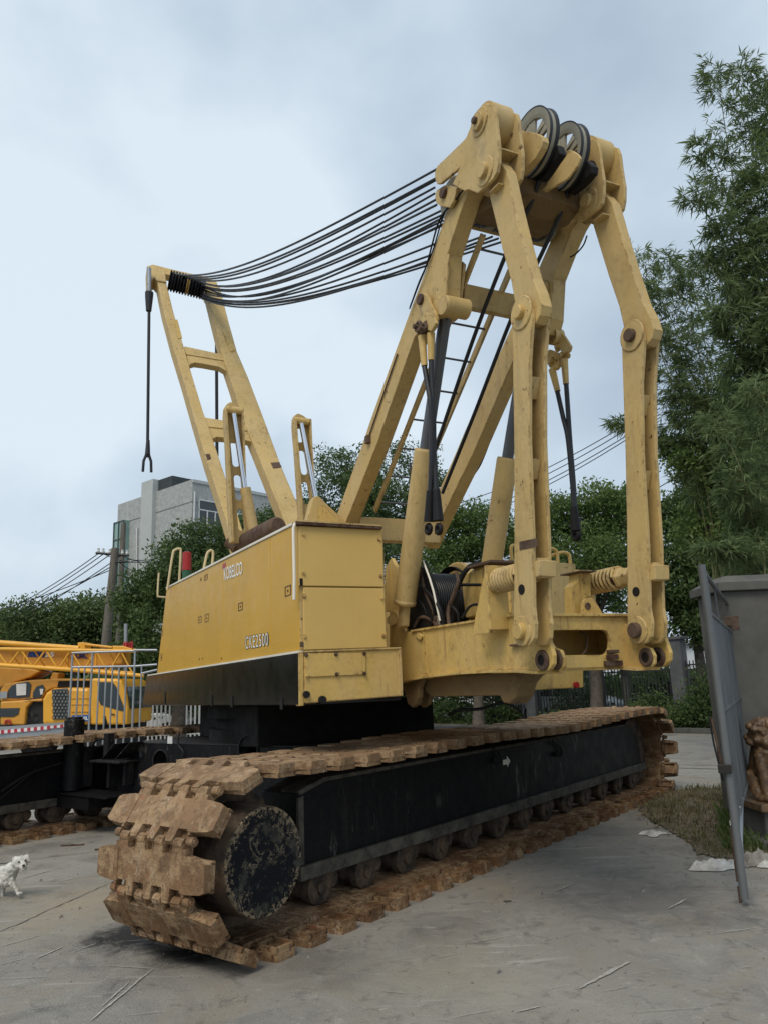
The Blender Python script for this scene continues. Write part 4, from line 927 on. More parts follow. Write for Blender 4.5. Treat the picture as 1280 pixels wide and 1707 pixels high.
# filler so the near beam lug carries the cylinder
emit('cylinder_lug', plV([(687, 1052), (683, 1030), (680, 1022), (676, 1022), (677, 1054)], 3.44, .03), yel_low, crane)
# ---- pendants ---------------------------------------------------------------
def pendant(anchor, p_list, v, sock_top, sock_bot, eye, name='pendant_rope'):
    pts = [hit(x, y, V, v) for x, y in p_list]
    o = hose(name, pts, .023, ropem)
    emit('rope_socket', MB().tube([hit(*sock_top[0], V, v), hit(*sock_top[1], V, v)], [.036, .028], 12), yel_low if anchor else rubber, o)
    emit('lower_socket', MB().tube([hit(*sock_bot[0], V, v), hit(*sock_bot[1], V, v)], [.032, .046], 12), rubber, o)
    e_ = hit(*eye, V, v); pts2 = [e_+.035*(math.cos(a)*U*1.0+math.sin(a)*Z) for a in np.linspace(0, 2*math.pi, 16, endpoint=False)]
    emit('socket_eye', MB().tube(pts2, .02, 8, closed=True), rubber, o); return o
pendant(1, [(706, 605), (712, 640), (717, 675), (719, 754), (717, 820)], 3.08, ((703, 560), (707, 610)), ((717, 818), (715, 870)), (714, 882))
pendant(1, [(718, 595), (719, 630), (722, 690), (723, 754), (727, 820)], 3.11, ((718, 555), (718, 600)), ((727, 817), (730, 868)), (731, 882))
pendant(1, [(928, 650), (938, 695), (946, 730), (953, 800), (957, 850)], 4.5, ((920, 616), (929, 652)), ((956, 845), (959, 885)), (959.5, 893))
pendant(1, [(943, 636), (946, 680), (950, 740), (955, 800), (958, 850)], 4.52, ((940, 598), (943, 640)), ((957, 845), (960, 885)), (961, 893))
def shackle(px, v, r=.045, mat=exh):
    c = hit(*px, V, v); pts = [c+r*(math.cos(a)*U+math.sin(a)*Z) for a in np.linspace(-.3, math.pi+.3, 12)]
    mb = MB().tube(pts, r*.36, 8); mb.cyl(pts[0]-V*.0, pts[-1], r*.4, 8); mb.cyl(c-V*.05, c+V*.05, r*.5, 10)
    return emit('shackle', mb, mat, crane)
for px, v in (((697, 545), 3.08), ((706, 548), 3.06), ((716, 540), 3.11), ((703, 552), 3.1)): shackle(px, v)
emit('pendant_link', plV([(694, 492), (702, 486), (712, 492), (716, 505), (724, 520), (727, 532), (720, 540), (710, 536), (702, 520), (694, 505)], 3.13, .03), yel, crane, bevel=.006)
emit('pendant_link', plV([(700, 530), (708, 520), (722, 525), (726, 538), (718, 552), (706, 548)], 3.07, .03), yel, crane, bevel=.006)
boss(pV(702, 499, 3.13), 3.10, 3.13, .05, 'link_pin', exh, lg1, n=18); emit('mast_pin_boss', MB().lathe(hit(737, 508, V, 3.12), V, [(0, 0), (0, .08), (.02, .088), (.24, .088)], 28), yel, lg1)
emit('pendant_link', plV(zc(760, 520, .171875, [(925, 135), (985, 145), (1050, 240), (1108, 330), (1095, 380), (1040, 400), (960, 330), (900, 300)]), 4.46, .03), yel, crane, bevel=.006)
emit('pendant_link', plV(zc(760, 520, .171875, [(860, 420), (900, 360), (1000, 400), (1000, 510), (960, 560), (920, 560), (880, 500)]), 4.50, .04), yel_low, crane, bevel=.006)
emit('mast_pin_boss', MB().lathe(hit(918, 560, V, 4.40), V, [(0, .08), (.1, .08), (.12, .05), (.12, 0)], 24), yel, lg2)
for px, v in (((922, 602), 4.5), ((941, 592), 4.52), ((933, 578), 4.48)): shackle(px, v, .05, yel_low)

# ---- gantry -----------------------------------------------------------------
UGT, UGF = -15.0, -11.5
def pG(x, y, off=0):                             # plane through the gantry legs
    return hit(x, y, GN, GC+off)
t0 = hit(268, 470, U, UGT); f0 = hit(393, 895, U, UGF); t1 = hit(353, 478, U, UGT)
GN = np.cross(t1-t0, f0-t0); GN /= np.linalg.norm(GN)
if GN@U < 0: GN = -GN
GC = GN@t0
def slabG(px, off, th): return MB().prism([pG(x, y, off) for x, y in px], -GN*th)
Lleg = [(262, 466), (277, 469), (290, 522), (303.4, 566), (313, 600), (322, 630), (338.6, 685), (352, 722), (369, 774), (398, 862), (410, 900), (390, 910), (365, 828), (345, 768), (325, 700), (305, 630), (288, 575), (272, 515)]
Rleg = [(343, 480), (366, 474), (380, 530), (395.6, 586), (413.7, 628), (440, 697), (470.5, 780), (495, 837), (505, 880), (480, 880), (463, 840), (445, 795), (425, 745), (402, 690), (387, 640), (372, 595), (358, 540)]
g1 = emit('gantry_leg', slabG(Lleg, 0, .26), yel, crane, bevel=.012)
g2 = emit('gantry_leg', slabG(Rleg, 0, .26), yel, crane, bevel=.012)
for par, qs in ((g1, ([(290, 533), (296, 532), (304, 563), (297, 564)], [(343, 757), (350, 756), (352, 764), (346, 766)])), (g2, ([(371, 551), (377, 550), (393, 583), (385, 586)], [(452, 771), (466, 770), (470, 778), (456, 780)]))):
    for q_ in qs: emit('weld_patch', slabG(q_, .012, .012), exh if q_[0][1] > 700 else yel_low, par)
ch = slabG([(245, 443), (256, 440), (275, 451), (278, 470), (262, 467), (258, 462), (246, 472)], .03, .30); emit('gantry_head', ch, yel, g1, bevel=.012)
ch = slabG([(338, 470), (362, 469), (365, 489), (345, 486)], .03, .30); emit('gantry_head', ch, yel, g2, bevel=.012)
emit('gantry_top_beam', slabG([(254, 440), (298, 451), (345, 461), (362, 470), (345, 474), (275, 456)], -.18, .16), yel, crane, bevel=.01)
def archbar(top, bot):
    o = emit('gantry_cross_bar', slabG(top, -.02, .16), yel, crane, bevel=.006); emit('arch_plate', slabG(bot, -.04, .12), yel, o, bevel=.004); return o
archbar([(306, 578), (309, 577), (383, 593), (388, 603), (311, 590)], [(311, 589), (388, 602), (402, 632), (396, 640), (388, 628), (378, 618), (366, 611), (340, 606), (325, 604), (318, 606), (314, 612)])
archbar([(340, 695), (344, 696), (430, 709), (436, 720), (346, 711)], [(346, 710), (436, 719), (447, 745), (440, 752), (430, 744), (420, 736), (404, 732), (372, 729), (362, 728), (355, 731), (352, 740)])
# drum of sheaves on top
dr0, dr1 = pG(283, 467, .10), pG(341, 482, .10)
dd_ = (dr1-dr0); Ld = np.linalg.norm(dd_); dd_ /= Ld
gd = emit('gantry_sheave_drum', MB().cyl(dr0, dr1, .12, 24), rubber, crane)
for k in range(12):
    c = dr0+dd_*Ld*(k+.5)/12
    mb = MB().lathe(c, dd_, [(-.03, .05), (-.035, .215), (-.02, .225), (0, .17), (.02, .225), (.035, .215), (.03, .05)], 28); emit('gantry_sheave', mb, yel_low if k == 6 else (ropem if k % 2 else rubber), gd)
# hanging stay ropes with forks
def stay(x0, y0, x1, y1, off):
    a = pG(x0, y0, off); n_ = 10; b_ = np.array(a); vis = []
    end = hit(x1, y1, U, float(a@U)); o = emit('stay_rope', MB().tube([a, end], .030, 10), ropem, crane)
    emit('rope_socket', MB().tube([a+Z*.0, a-Z*.12, a-Z*.42], [.085, .08, .055], 10), ropem, o)
    emit('socket_rod', MB().cyl(a+Z*.55-V*.02, a, .045, 10), galv, o)
    mb = MB()
    for s_ in (-1, 1): mb.tube([end+Z*.12, end+V*.07*s_-Z*.08, end+V*.08*s_-Z*.30], .028, 8)
    mb.tube([end+Z*.35, end+Z*.05], [.035, .055], 8); emit('rope_fork', mb, ropem, o); return o
stay(249, 487, 246, 762, -.1)
a_ = pG(361, 500, -.35); e1 = hit(362, 760, U, float(a_@U)); emit('stay_rope', MB().tube([a_, e1], .035, 8), ropem, crane)
# gantry raising struts with chromed rods
UP = -9.5
def qU(L_, u=UP): return [cr3(u, *pU(x, y, u)) for x, y in L_]
def strut(dx, dy, k, L_out, hls, rod, bar, knob):
    mb = MB().prism(qU(L_out), -U*.03, [qU(h) for h in hls]); o = emit('lifting_strut', mb, yel, crane, bevel=.004)
    nn = len(L_out)//2
    return o
def hole_px(x0, y0, x1, y1, w0):
    t = []
    for a in np.linspace(math.pi, 2*math.pi, 7): t.append((x0+w0*math.cos(a), y0+w0*math.sin(a)))
    for a in np.linspace(0, math.pi, 7): t.append((x1+w0*math.cos(a), y1+w0*math.sin(a)))
    return t
st1 = strut(0, 0, 1, [(372, 695), (373, 682), (378, 674), (384, 670), (391, 671), (399, 678), (403.5, 684), (405, 730), (407.5, 800), (413, 850), (420, 905), (383, 905), (380, 850), (378, 807), (375, 740)], [hole_px(391, 741, 394, 772, 6), hole_px(396, 797, 399, 828, 6), hole_px(400, 853, 403, 880, 5)], None, None, None)
st2 = strut(0, 0, 1, [(487, 712), (487.5, 699), (492, 692), (497, 689), (505, 692), (512, 697), (515.5, 702), (517, 740), (521, 810), (527, 872), (498, 880), (495, 820), (491, 760)], [hole_px(500, 718, 501, 733, 4.5), hole_px(503, 756, 508, 786, 5.5), hole_px(508, 808, 512, 835, 5.5)], None, None, None)
for o_, Lp, top, rodp, barr in ((st1, [(372, 690), (375, 740), (378, 807), (380, 850), (383, 905)], (390, 684), [(390, 690), (409, 816)], [(409, 814), (425, 895)]), (st2, [(487, 705), (491, 760), (495, 820), (498, 880)], (502, 702), [(502.6, 706), (526.6, 830)], None)):
    for s_, e_ in zip(Lp[:-1], Lp[1:]):
        emit('strut_flange', MB().prism(qU([s_, e_])+[p_+U*.12 for p_ in reversed(qU([s_, e_]))], V*.03), yel, o_)
    rt = Lp; 
    c = cr3(UP+.06, *pU(*top, UP+.06)); emit('rod_pin', MB().cyl(c-V*.11, c+V*.11, .05, 16), yel_low, o_)
    emit('chrome_rod', MB().cyl(cr3(UP+.08, *pU(*rodp[0], UP+.08)), cr3(UP+.08, *pU(*rodp[1], UP+.08)), .036, 20), chrome, o_)
    if barr: emit('rod_barrel', MB().cyl(cr3(UP+.09, *pU(*barr[0], UP+.09)), cr3(UP+.09, *pU(*barr[1], UP+.09)), .072, 20), yel, o_)
rt1 = [(403.5, 684), (405, 730), (407.5, 800)]; rt2 = [(515.5, 702), (517, 740), (521, 810)]
for o_, Lp in ((st1, rt1), (st2, rt2)):
    for s_, e_ in zip(Lp[:-1], Lp[1:]): emit('strut_flange', MB().prism(qU([s_, e_])+[p_+U*.10 for p_ in reversed(qU([s_, e_]))], -V*.025), yel, o_)
emit('mast_foot_bracket', plU([(521, 833), (526, 827), (532, 827), (548, 843), (576, 868), (590, 886), (500, 886), (512, 868)], -7.6, .12), yel, crane, bevel=.008)
emit('mast_foot_web', plU([(531, 845), (541, 842), (568, 872), (530, 872)], -7.59, .005), yel_low, crane)
# ---- luffing ropes between mast head and gantry ---------------------------
RP = [((292, 455), (728, 281), 3.22), ((305, 458), (727, 296), 3.3), ((312, 461), (727, 299), 3.34), ((318, 462), (724, 312), 3.4), ((330, 467), (724, 322), 3.5), ((335, 470), (727, 341), 3.2), ((338, 474), (736, 350), 3.45), ((341, 478), (738, 357), 3.5), ((344, 480), (738, 362), 3.55), ((345, 484), (738, 367), 3.6), ((340, 487), (740, 374), 3.65), ((338, 490), (745, 398), 3.7), ((342, 494), (808, 392), 3.9), ((338, 495), (820, 394), 3.95), ((341, 497), (830, 397), 4.0), ((340, 498), (838, 402), 4.05), ((325, 464), (730, 330), 3.3), ((332, 492), (742, 371), 3.62)]
rl = None
for (a_, b_, v) in RP:
    A3 = hit(a_[0]+random.uniform(-6, 4), a_[1], U, UGT+.25); B3 = hit(b_[0], b_[1], V, v); pts = []
    sag = .40+.14*random.random()
    for k in range(25):
        t = k/24; pts.append(A3*(1-t)+B3*t-Z*sag*4*t*(1-t)*(.55+.45*(1-t)))
    emit('luffing_rope', MB().tube(pts, [.019*(1-k/24)+.011*(k/24) for k in range(25)], 6), ropem, crane)
# ---- exhaust, beacon, rails -------------------------------------------------
ex0, ex1 = hit(391, 913, V, 2.6), hit(462, 878, V, 2.75)
ez = ex1-ex0; ez /= np.linalg.norm(ez)
exo = emit('exhaust_silencer', MB().lathe(ex0, ez, [(.0, 0), (.0, .07), (.1, .11), (.2, .12), (np.linalg.norm(ex1-ex0), .12), (np.linalg.norm(ex1-ex0)+.05, .09), (np.linalg.norm(ex1-ex0)+.05, 0)], 24), exh, crane)
a = hit(395, 914, V, 2.55); b_ = hit(380, 903, V, 2.45)
emit('tail_pipe', MB().tube([a, (a+b_)/2, b_], [.07, .065, .075], 18), exh, exo); dv = (b_-a)/np.linalg.norm(b_-a)
emit('pipe_mouth', MB().cyl(b_, b_+dv*.004, .066, 18), darkh, exo)
def railp(L_, v, r=.022, mat=yel): return hose('handrail', [cr3(pV(x, y, v)[0], v, pV(x, y, v)[1]) for x, y in L_], r, mat, crane, res=5)
for L_, u_x in (([(279, 984), (288, 925), (292, 917), (299, 915), (301.5, 921), (299, 970)], -12.2), ([(340, 949), (345, 925), (349, 919), (353, 918), (355.5, 923), (354, 942)], -11.0)):
    hose('handrail', [hit(x, y, U, u_x) for x, y in L_], .02, pale_y, hs, res=5)
hose('handrail', [hit(x, y, U, -13.2) for x, y in ((277, 996), (266, 995), (263, 991), (265, 955))], .016, pale_y, hs, res=5)
bc = hit(311.5, 968, U, -11.9); bk = emit('beacon_base', MB().cyl(bc, hit(311.5, 951, U, -11.9), .066, 20), greenm, crane)
emit('beacon_lens', MB().lathe(hit(311.5, 951, U, -11.9), Z, [(0, .07), (.28, .066), (.29, .04), (.29, 0)], 20), redm, bk)

# ================================================================== GROUND
G = 1500
mb = MB(); mb.add([(-G, -60, 0), (G, -60, 0), (G, 2*G, 0), (-G, 2*G, 0)], [(0, 1, 2, 3)])
emit('ground', mb, grm, kind='structure')
# slab joints, scrapes, stains: thin marks lying on the concrete
def ribbon(pts, wd, z, jag=.0):
    vs = []; pts = [np.array(p, float) for p in pts]
    for i, p in enumerate(pts):
        t = pts[min(i+1, len(pts)-1)]-pts[max(i-1, 0)]; t[2] = 0; t /= np.linalg.norm(t)+1e-9; n = np.array([-t[1], t[0], 0])
        e_ = math.sin(math.pi*i/(len(pts)-1))**.5 if jag else 1
        w_ = wd*(.25+.75*e_)*(1+jag*random.uniform(-.8, .8))
        vs += [np.array([p[0], p[1], z])+n*w_/2, np.array([p[0], p[1], z])-n*w_/2]
    return vs, [(2*i, 2*i+1, 2*i+3, 2*i+2) for i in range(len(pts)-1)]
jointm = simple('joint_dirt', (.05, .05, .045), (.09, .085, .07), 9, .95, .3)
scratchm = simple('scraped_concrete', (.28, .27, .245), (.42, .405, .37), 30, .9, .2)
stainm = simple('oil_stain', (.022, .021, .02), (.085, .08, .072), 9, .4, .1, .42, .6)
darkst = simple('damp_stain', (.085, .085, .085), (.12, .118, .11), 5, .6, .1)
def line_px(a, b, n=14, wob=.02):
    A_ = gnd(*a); B_ = gnd(*b); return [A_*(1-k/(n-1))+B_*(k/(n-1))+np.array([random.uniform(-wob, wob), random.uniform(-wob, wob), 0]) for k in range(n)]
mb = MB()
for a, b, wd in (((1128, 1281), (1205, 1283), .06), ((1128, 1276), (1200, 1277), .03), ((0, 1440), (165, 1420), .01), ((-100, 1600), (190, 1470), .01)):
    vs, fs = ribbon(line_px(a, b, 40, .012), wd, .004, .5); mb.add(vs, fs)
emit('slab_joint', mb, jointm, kind='structure')
mb = MB()
for a, b, wd in (((965, 1650), (1050, 1605), .035), ((1113, 1517), (1145, 1500), .02), ((925, 1487), (958, 1474), .016), ((28, 1468), (92, 1450), .022), ((150, 1705), (255, 1617), .022), ((170, 1680), (215, 1640), .014), ((180, 1612), (260, 1617), .01), ((60, 1600), (105, 1580), .018), ((0, 1580), (70, 1560), .012), ((120, 1590), (160, 1575), .012), ((860, 1690), (900, 1680), .014), ((780, 1575), (860, 1560), .008), ((1180, 1560), (1265, 1548), .008), ((0, 1610), (40, 1600), .01), ((75, 1476), (140, 1462), .012), ((90, 1490), (130, 1482), .01)):
    vs, fs = ribbon(line_px(a, b, 16, .004), wd*.8, .007, .45); mb.add(vs, fs)
for k in range(110):
    if random.random() < .5: c = np.array([random.uniform(-3.4, -.6), random.uniform(3.4, 8.0), 0])
    else: c = np.array([random.uniform(-.5, 3.4), random.uniform(2.8, 7.0), 0])
    a = random.choice([.5, .6, .35, 2.6, .1]); d_ = np.array([math.cos(a), math.sin(a)*.6, 0])*random.uniform(.04, .22)
    vs, fs = ribbon([c-d_, c-d_*.3+np.array([0, random.uniform(-.01, .01), 0]), c+d_*.4, c+d_], random.uniform(.002, .005), .0075, .3); mb.add(vs, fs)
emit('scrape_marks', mb, scratchm, kind='structure')
def blob(c, rx, ry, z, n=26, rot=0.0, rough=.35, seed=0):
    rs = random.Random(seed); ph = [rs.uniform(0, 6.28) for _ in range(6)]; vs = [(c[0], c[1], z)]
    for k in range(n):
        a = 2*math.pi*k/n; r = 1+rough*(.5*math.sin(3*a+ph[0])+.35*math.sin(5*a+ph[1])+.25*math.sin(9*a+ph[2])); x = rx*r*math.cos(a); y = ry*r*math.sin(a)
        vs.append((c[0]+x*math.cos(rot)-y*math.sin(rot), c[1]+x*math.sin(rot)+y*math.cos(rot), z))
    return vs, [(0, 1+k, 1+(k+1) % n) for k in range(n)]
pot = gnd(845, 1504); vs, fs = blob(pot, .035, .025, .006, 16, 0, .3, 3); mb = MB().add(vs, fs); emit('small_pit', mb, jointm, kind='structure')
# debris
barkm = simple('dry_bark', (.05, .03, .02), (.14, .085, .05), 20, .9, .6)
def chip(x, y, L_, wd, rot, label):
    c = gnd(x, y, .012); mb = MB(); pts = []
    for k in range(9):
        t = k/8-.5; pts.append((c[0]+L_*t*math.cos(rot), c[1]+L_*t*math.sin(rot), .012+.01*random.random()))
    vs = []; 
    for i, p in enumerate(pts):
        ww = wd*(1-abs(i/4-1)**2)*random.uniform(.6, 1.2)/2+.004
        vs += [(p[0]-ww*math.sin(rot), p[1]+ww*math.cos(rot), p[2]), (p[0]+ww*math.sin(rot), p[1]-ww*math.cos(rot), p[2]+.006), (p[0]+ww*math.sin(rot), p[1]-ww*math.cos(rot), .003), (p[0]-ww*math.sin(rot), p[1]+ww*math.cos(rot), .003)]
    fs = []
    for i in range(8):
        for k in range(4): fs.append((4*i+k, 4*i+(k+1) % 4, 4*i+4+(k+1) % 4, 4*i+4+k))
    mb.add(vs, fs); emit('bark_strip', mb, barkm, label=label, cat='bark strip')
chip(121, 1409, .28, .035, .05, 'long dark strip of bark lying on the concrete near the far track')
chip(167, 1416, .12, .014, .25, 'short thin bark sliver just right of the long bark strip')
rg_ = np.random.default_rng(12); NG = 900; gx = rg_.uniform(-3.6, 3.8, NG); gy = rg_.uniform(2.7, 8.5, NG); sz = rg_.uniform(.003, .010, NG)*(1+2*(rg_.random(NG) > .96))
base_ = np.stack([gx, gy, sz*.4], 1); gv_ = np.zeros((NG, 4, 3, 3))
tet = np.array([(1, 0, -.4), (-.5, .9, -.4), (-.5, -.9, -.4), (.1, 0, .7)])
for q_, (a_, b__, c__) in enumerate(((0, 1, 2), (0, 1, 3), (1, 2, 3), (2, 0, 3))):
    for m__, ii in enumerate((a_, b__, c__)): gv_[:, q_, m__] = base_+tet[ii]*sz[:, None]
fast_mesh('grit', gv_.reshape(-1, 3), 3, simple('grit_stone', (.07, .065, .06), (.30, .28, .25), 40), label='loose grit and crumbs scattered over the concrete', cat='grit', kind='stuff')
# ================================================================== VERGE: weeds, soil, kerb
weed_poly = [gnd(x, y) for x, y in ((1062, 1352), (1085, 1330), (1120, 1318), (1210, 1312), (1300, 1300), (1420, 1310), (1400, 1400), (1285, 1432), (1210, 1436), (1160, 1428), (1150, 1408), (1110, 1385), (1085, 1372))]
_pp = []
for _a, _b in zip(weed_poly, weed_poly[1:]+weed_poly[:1]):
    for _k in range(14): _q = _a+(_b-_a)*_k/14; _in = sum(weed_poly)/len(weed_poly)-_q; _pp.append(tuple((_q+_in*random.uniform(.0, .05))[:2])+(.012,))
mb = MB(); mb.add(_pp, [tuple(q_) for q_ in tessellate_polygon([[Vector(p) for p in _pp]])]); emit('soil_patch', mb, soil, kind='structure')
def in_poly(x, y, poly):
    c = False; n = len(poly)
    for i in range(n):
        x1, y1 = poly[i][:2]; x2, y2 = poly[(i+1) % n][:2]
        if (y1 > y) != (y2 > y) and x < (x2-x1)*(y-y1)/(y2-y1)+x1: c = not c
    return c
def leaf_quads_(c, r_g):
    n = len(c); a = r_g.uniform(0, 6.28, n); L_ = r_g.uniform(.03, .08, n)[:, None]; d = np.stack([np.cos(a), np.sin(a), r_g.uniform(-.1, .3, n)], 1); s_ = np.stack([-np.sin(a), np.cos(a), r_g.uniform(-.2, .4, n)], 1)
    v = np.zeros((n, 4, 3)); v[:, 0] = c; v[:, 1] = c+d*L_*.5+s_*L_*.25; v[:, 2] = c+d*L_; v[:, 3] = c+d*L_*.5-s_*L_*.25; return v
def blades(n, poly, hmin, hmax, wmin, wmax, clump=.0, seed=1, lean=.6):
    r = np.random.default_rng(seed); xs = [p[0] for p in poly]; ys = [p[1] for p in poly]; out = []
    cl = [(r.uniform(min(xs), max(xs)), r.uniform(min(ys), max(ys)), r.uniform(.05, .28)) for _ in range(220)]
    while len(out) < n:
        if r.random() < clump:
            c = cl[r.integers(len(cl))]; x = r.normal(c[0], c[2]); y = r.normal(c[1], c[2])
        else: x = r.uniform(min(xs), max(xs)); y = r.uniform(min(ys), max(ys))
        if not in_poly(x, y, poly): continue
        out.append((x, y))
    B_ = np.array(out); h = r.uniform(hmin, hmax, n)*(.5+.5*r.random(n)); a = r.uniform(0, 6.28, n); w_ = r.uniform(wmin, wmax, n)
    ln = r.uniform(0, lean, n); d = np.stack([np.cos(a), np.sin(a)], 1)
    vs = np.zeros((n, 4, 3)); sd_ = np.stack([-np.sin(a), np.cos(a)], 1)
    vs[:, 0, :2] = B_+sd_*w_[:, None]/2; vs[:, 1, :2] = B_-sd_*w_[:, None]/2
    mid = B_+d*(h*ln*.4)[:, None]; tip = B_+d*(h*ln*1.2)[:, None]
    vs[:, 2, :2] = mid-sd_*w_[:, None]*.35; vs[:, 2, 2] = h*.6; vs[:, 3, :2] = tip; vs[:, 3, 2] = h
    return vs.reshape(-1, 3)
fast_mesh('weeds', blades(12000, weed_poly, .03, .12, .006, .016, .75, 3), 4, weedm, label='scrubby dry weeds spreading over the edge of the concrete', cat='weeds', kind='stuff')
gp2 = [gnd(x, y) for x, y in ((1205, 1425), (1200, 1372), (1215, 1340), (1300, 1330), (1300, 1425))]
fast_mesh('weeds', blades(3500, gp2, .05, .22, .008, .02, .5, 5), 4, weedg, label='greener tufts of weeds around the foot of the steel gate', cat='weeds', kind='stuff')
_c = sum(weed_poly)/len(weed_poly); _big = [_c+(p-_c)*1.10 for p in weed_poly]
fast_mesh('weeds', blades(1100, _big, .02, .07, .005, .012, .9, 13), 4, weedm, label='sparse short weeds straggling out over the concrete round the main patch', cat='weeds', kind='stuff')
_sm = np.random.default_rng(8); _n = 700; _x = []
while len(_x) < _n:
    q = (_sm.uniform(2.2, 6), _sm.uniform(7.5, 13))
    if in_poly(q[0], q[1], _big): _x.append((q[0], q[1], .02))
fast_mesh('leaf_litter', leaf_quads_(np.array(_x), _sm).reshape(-1, 3), 4, simple('dead_leaf', (.10, .06, .03), (.30, .21, .12), 30), label='dead brown leaves lying among the dry weeds', cat='leaf litter', kind='stuff')
# rubbish on the verge
plas = simple('crumpled_plastic', (.30, .29, .27), (.62, .60, .56), 9, .6, .5)
stone = simple('broken_stone', (.16, .14, .12), (.36, .33, .29), 6, .9, .5)
def sheet(x, y, rx, ry, h, mat, name, label, cat, rot=0, seed=1):
    c = gnd(x, y); n = 18; vs = []; rs = random.Random(seed)
    for i in range(n+1):
        for j in range(n+1):
            a = i/n*2-1; b_ = j/n*2-1; X = a*rx*(1+.2*math.sin(3*b_+seed)); Y = b_*ry*(1+.25*math.sin(4*a+seed)); e_ = max(0, 1-max(abs(a), abs(b_))**3)
            z = .008+h*e_*(.5+.5*noise.noise(Vector((a*3, b_*3, seed*3.1)))+.45*abs(noise.noise(Vector((a*7, b_*7, seed)))))
            vs.append((c[0]+X*math.cos(rot)-Y*math.sin(rot), c[1]+X*math.sin(rot)+Y*math.cos(rot), z))
    fs = [(i*(n+1)+j, (i+1)*(n+1)+j, (i+1)*(n+1)+j+1, i*(n+1)+j+1) for i in range(n) for j in range(n)]
    mb = MB(); mb.add(vs, fs); return emit(name, mb, mat, label=label, cat=cat)
sheet(1192, 1449, .22, .10, .10, plas, 'plastic_sheet', 'crumpled pale plastic sheet lying left of the steel gate foot', 'rubbish', .1, 2)
sheet(1088, 1392, .12, .10, .05, plas, 'plastic_scrap', 'small pale scrap of plastic at the left tip of the weed patch', 'rubbish', .6, 4)
sheet(1262, 1442, .20, .10, .14, stone, 'broken_stone', 'long rough broken stone lying right of the steel gate foot', 'stone', .15, 7)
sheet(1280, 1446, .09, .05, .07, plas, 'stone_chip', 'small pale stone chip at the right edge of the picture on the concrete', 'stone', 0, 9)
# kerb and verge along the back
kA, kB = gnd(1100, 1222), gnd(1290, 1226)
kd = (kB-kA)/np.linalg.norm(kB-kA); kn = np.array([-kd[1], kd[0], 0])
mb = MB().prism([kA-kd*40, kB+kd*20, kB+kd*20+kn*.2, kA-kd*40+kn*.2], Z*.15); emit('kerb', mb, conc, kind='structure', bevel=.02)
mb = MB().prism([kA-kd*40+kn*.2, kB+kd*20+kn*.2, kB+kd*20+kn*4, kA-kd*40+kn*4], Z*.12); emit('verge', mb, soil, kind='structure')
# ================================================================== FENCE AND STREET BEHIND
def along(t, off=0, z=0): return kA+kd*t+kn*off+Z*z
FO = 1.3
def at_x(px, off):      # distance along the kerb where photo column px meets the fence line
    d_ = ray(px, 1160); n = kn; q = CAM+d_*((kA+kn*off-CAM)@n)/(d_@n); return float((q-kA)@kd)
pil = [(888, .40, 1.95, 'squat grey rendered pillar of the street fence, leftmost below the crane beam'), (997, .38, 2.35, 'tall grey rendered fence pillar behind the crane, between two fence bays'), (1137, .42, 2.75, 'dark tall fence pillar in front of the trees right of the crane')]
for px, w_, h, lab in pil:
    t = at_x(px, FO); root = empty('fence_pillar', along(t, FO), lab, 'fence pillar', 'pillars of the street fence')
    emit('shaft', MB().box(along(t, FO, h/2), (kd, kn, Z), (w_/2, w_/2, h/2)), pillarm, root, bevel=.015)
    emit('capstone', MB().box(along(t, FO, h+.05), (kd, kn, Z), (w_/2+.06, w_/2+.06, .05)), pillarm, root, bevel=.02)
t = at_x(1045, FO+.2); emit('concrete_post', MB().box(along(t, FO+.2, 1.2), (kd, kn, Z), (.11, .11, 1.2)), conc, bevel=.01, label='slim brown concrete post right of the tall grey fence pillar', cat='post')
def railing(t0, t1, off, ztop, zbot, sp, lab, mat, thick=.014, grp='iron railing bays of the street fence'):
    root = empty('iron_railing', along((t0+t1)/2, off), lab, 'railing', grp)
    n = int((t1-t0)/sp); mb = MB()
    for k in range(n+1):
        mb.box(along(t0+k*sp, off, (ztop+zbot)/2+.05), (kd, kn, Z), (thick, thick, (ztop-zbot)/2+.06))
    emit('balusters', mb, mat, root)
    for z in (zbot+.12, ztop-.02, ztop-.16): emit('rail', MB().box(along((t0+t1)/2, off, z), (kd, kn, Z), ((t1-t0)/2, thick*1.3, .022)), mat, root)
    return root
tp = [at_x(p[0], FO) for p in pil]
railing(tp[0]-3.2, tp[0]-.22, FO, 1.95, .25, .12, 'black iron railing bay left of the squat grey pillar, under the crane', ironm)
railing(tp[0]+.22, tp[1]-.22, FO, 1.95, .25, .12, 'black iron railing bay between the squat and the tall grey pillars', ironm)
railing(tp[1]+.22, tp[2]-.24, FO, 1.98, .25, .12, 'black iron railing bay between the tall grey pillar and the dark pillar', ironm)
railing(tp[2]+.24, tp[2]+3.4, FO, 1.98, .25, .12, 'black iron railing bay right of the dark pillar, behind the steel gate', ironm)
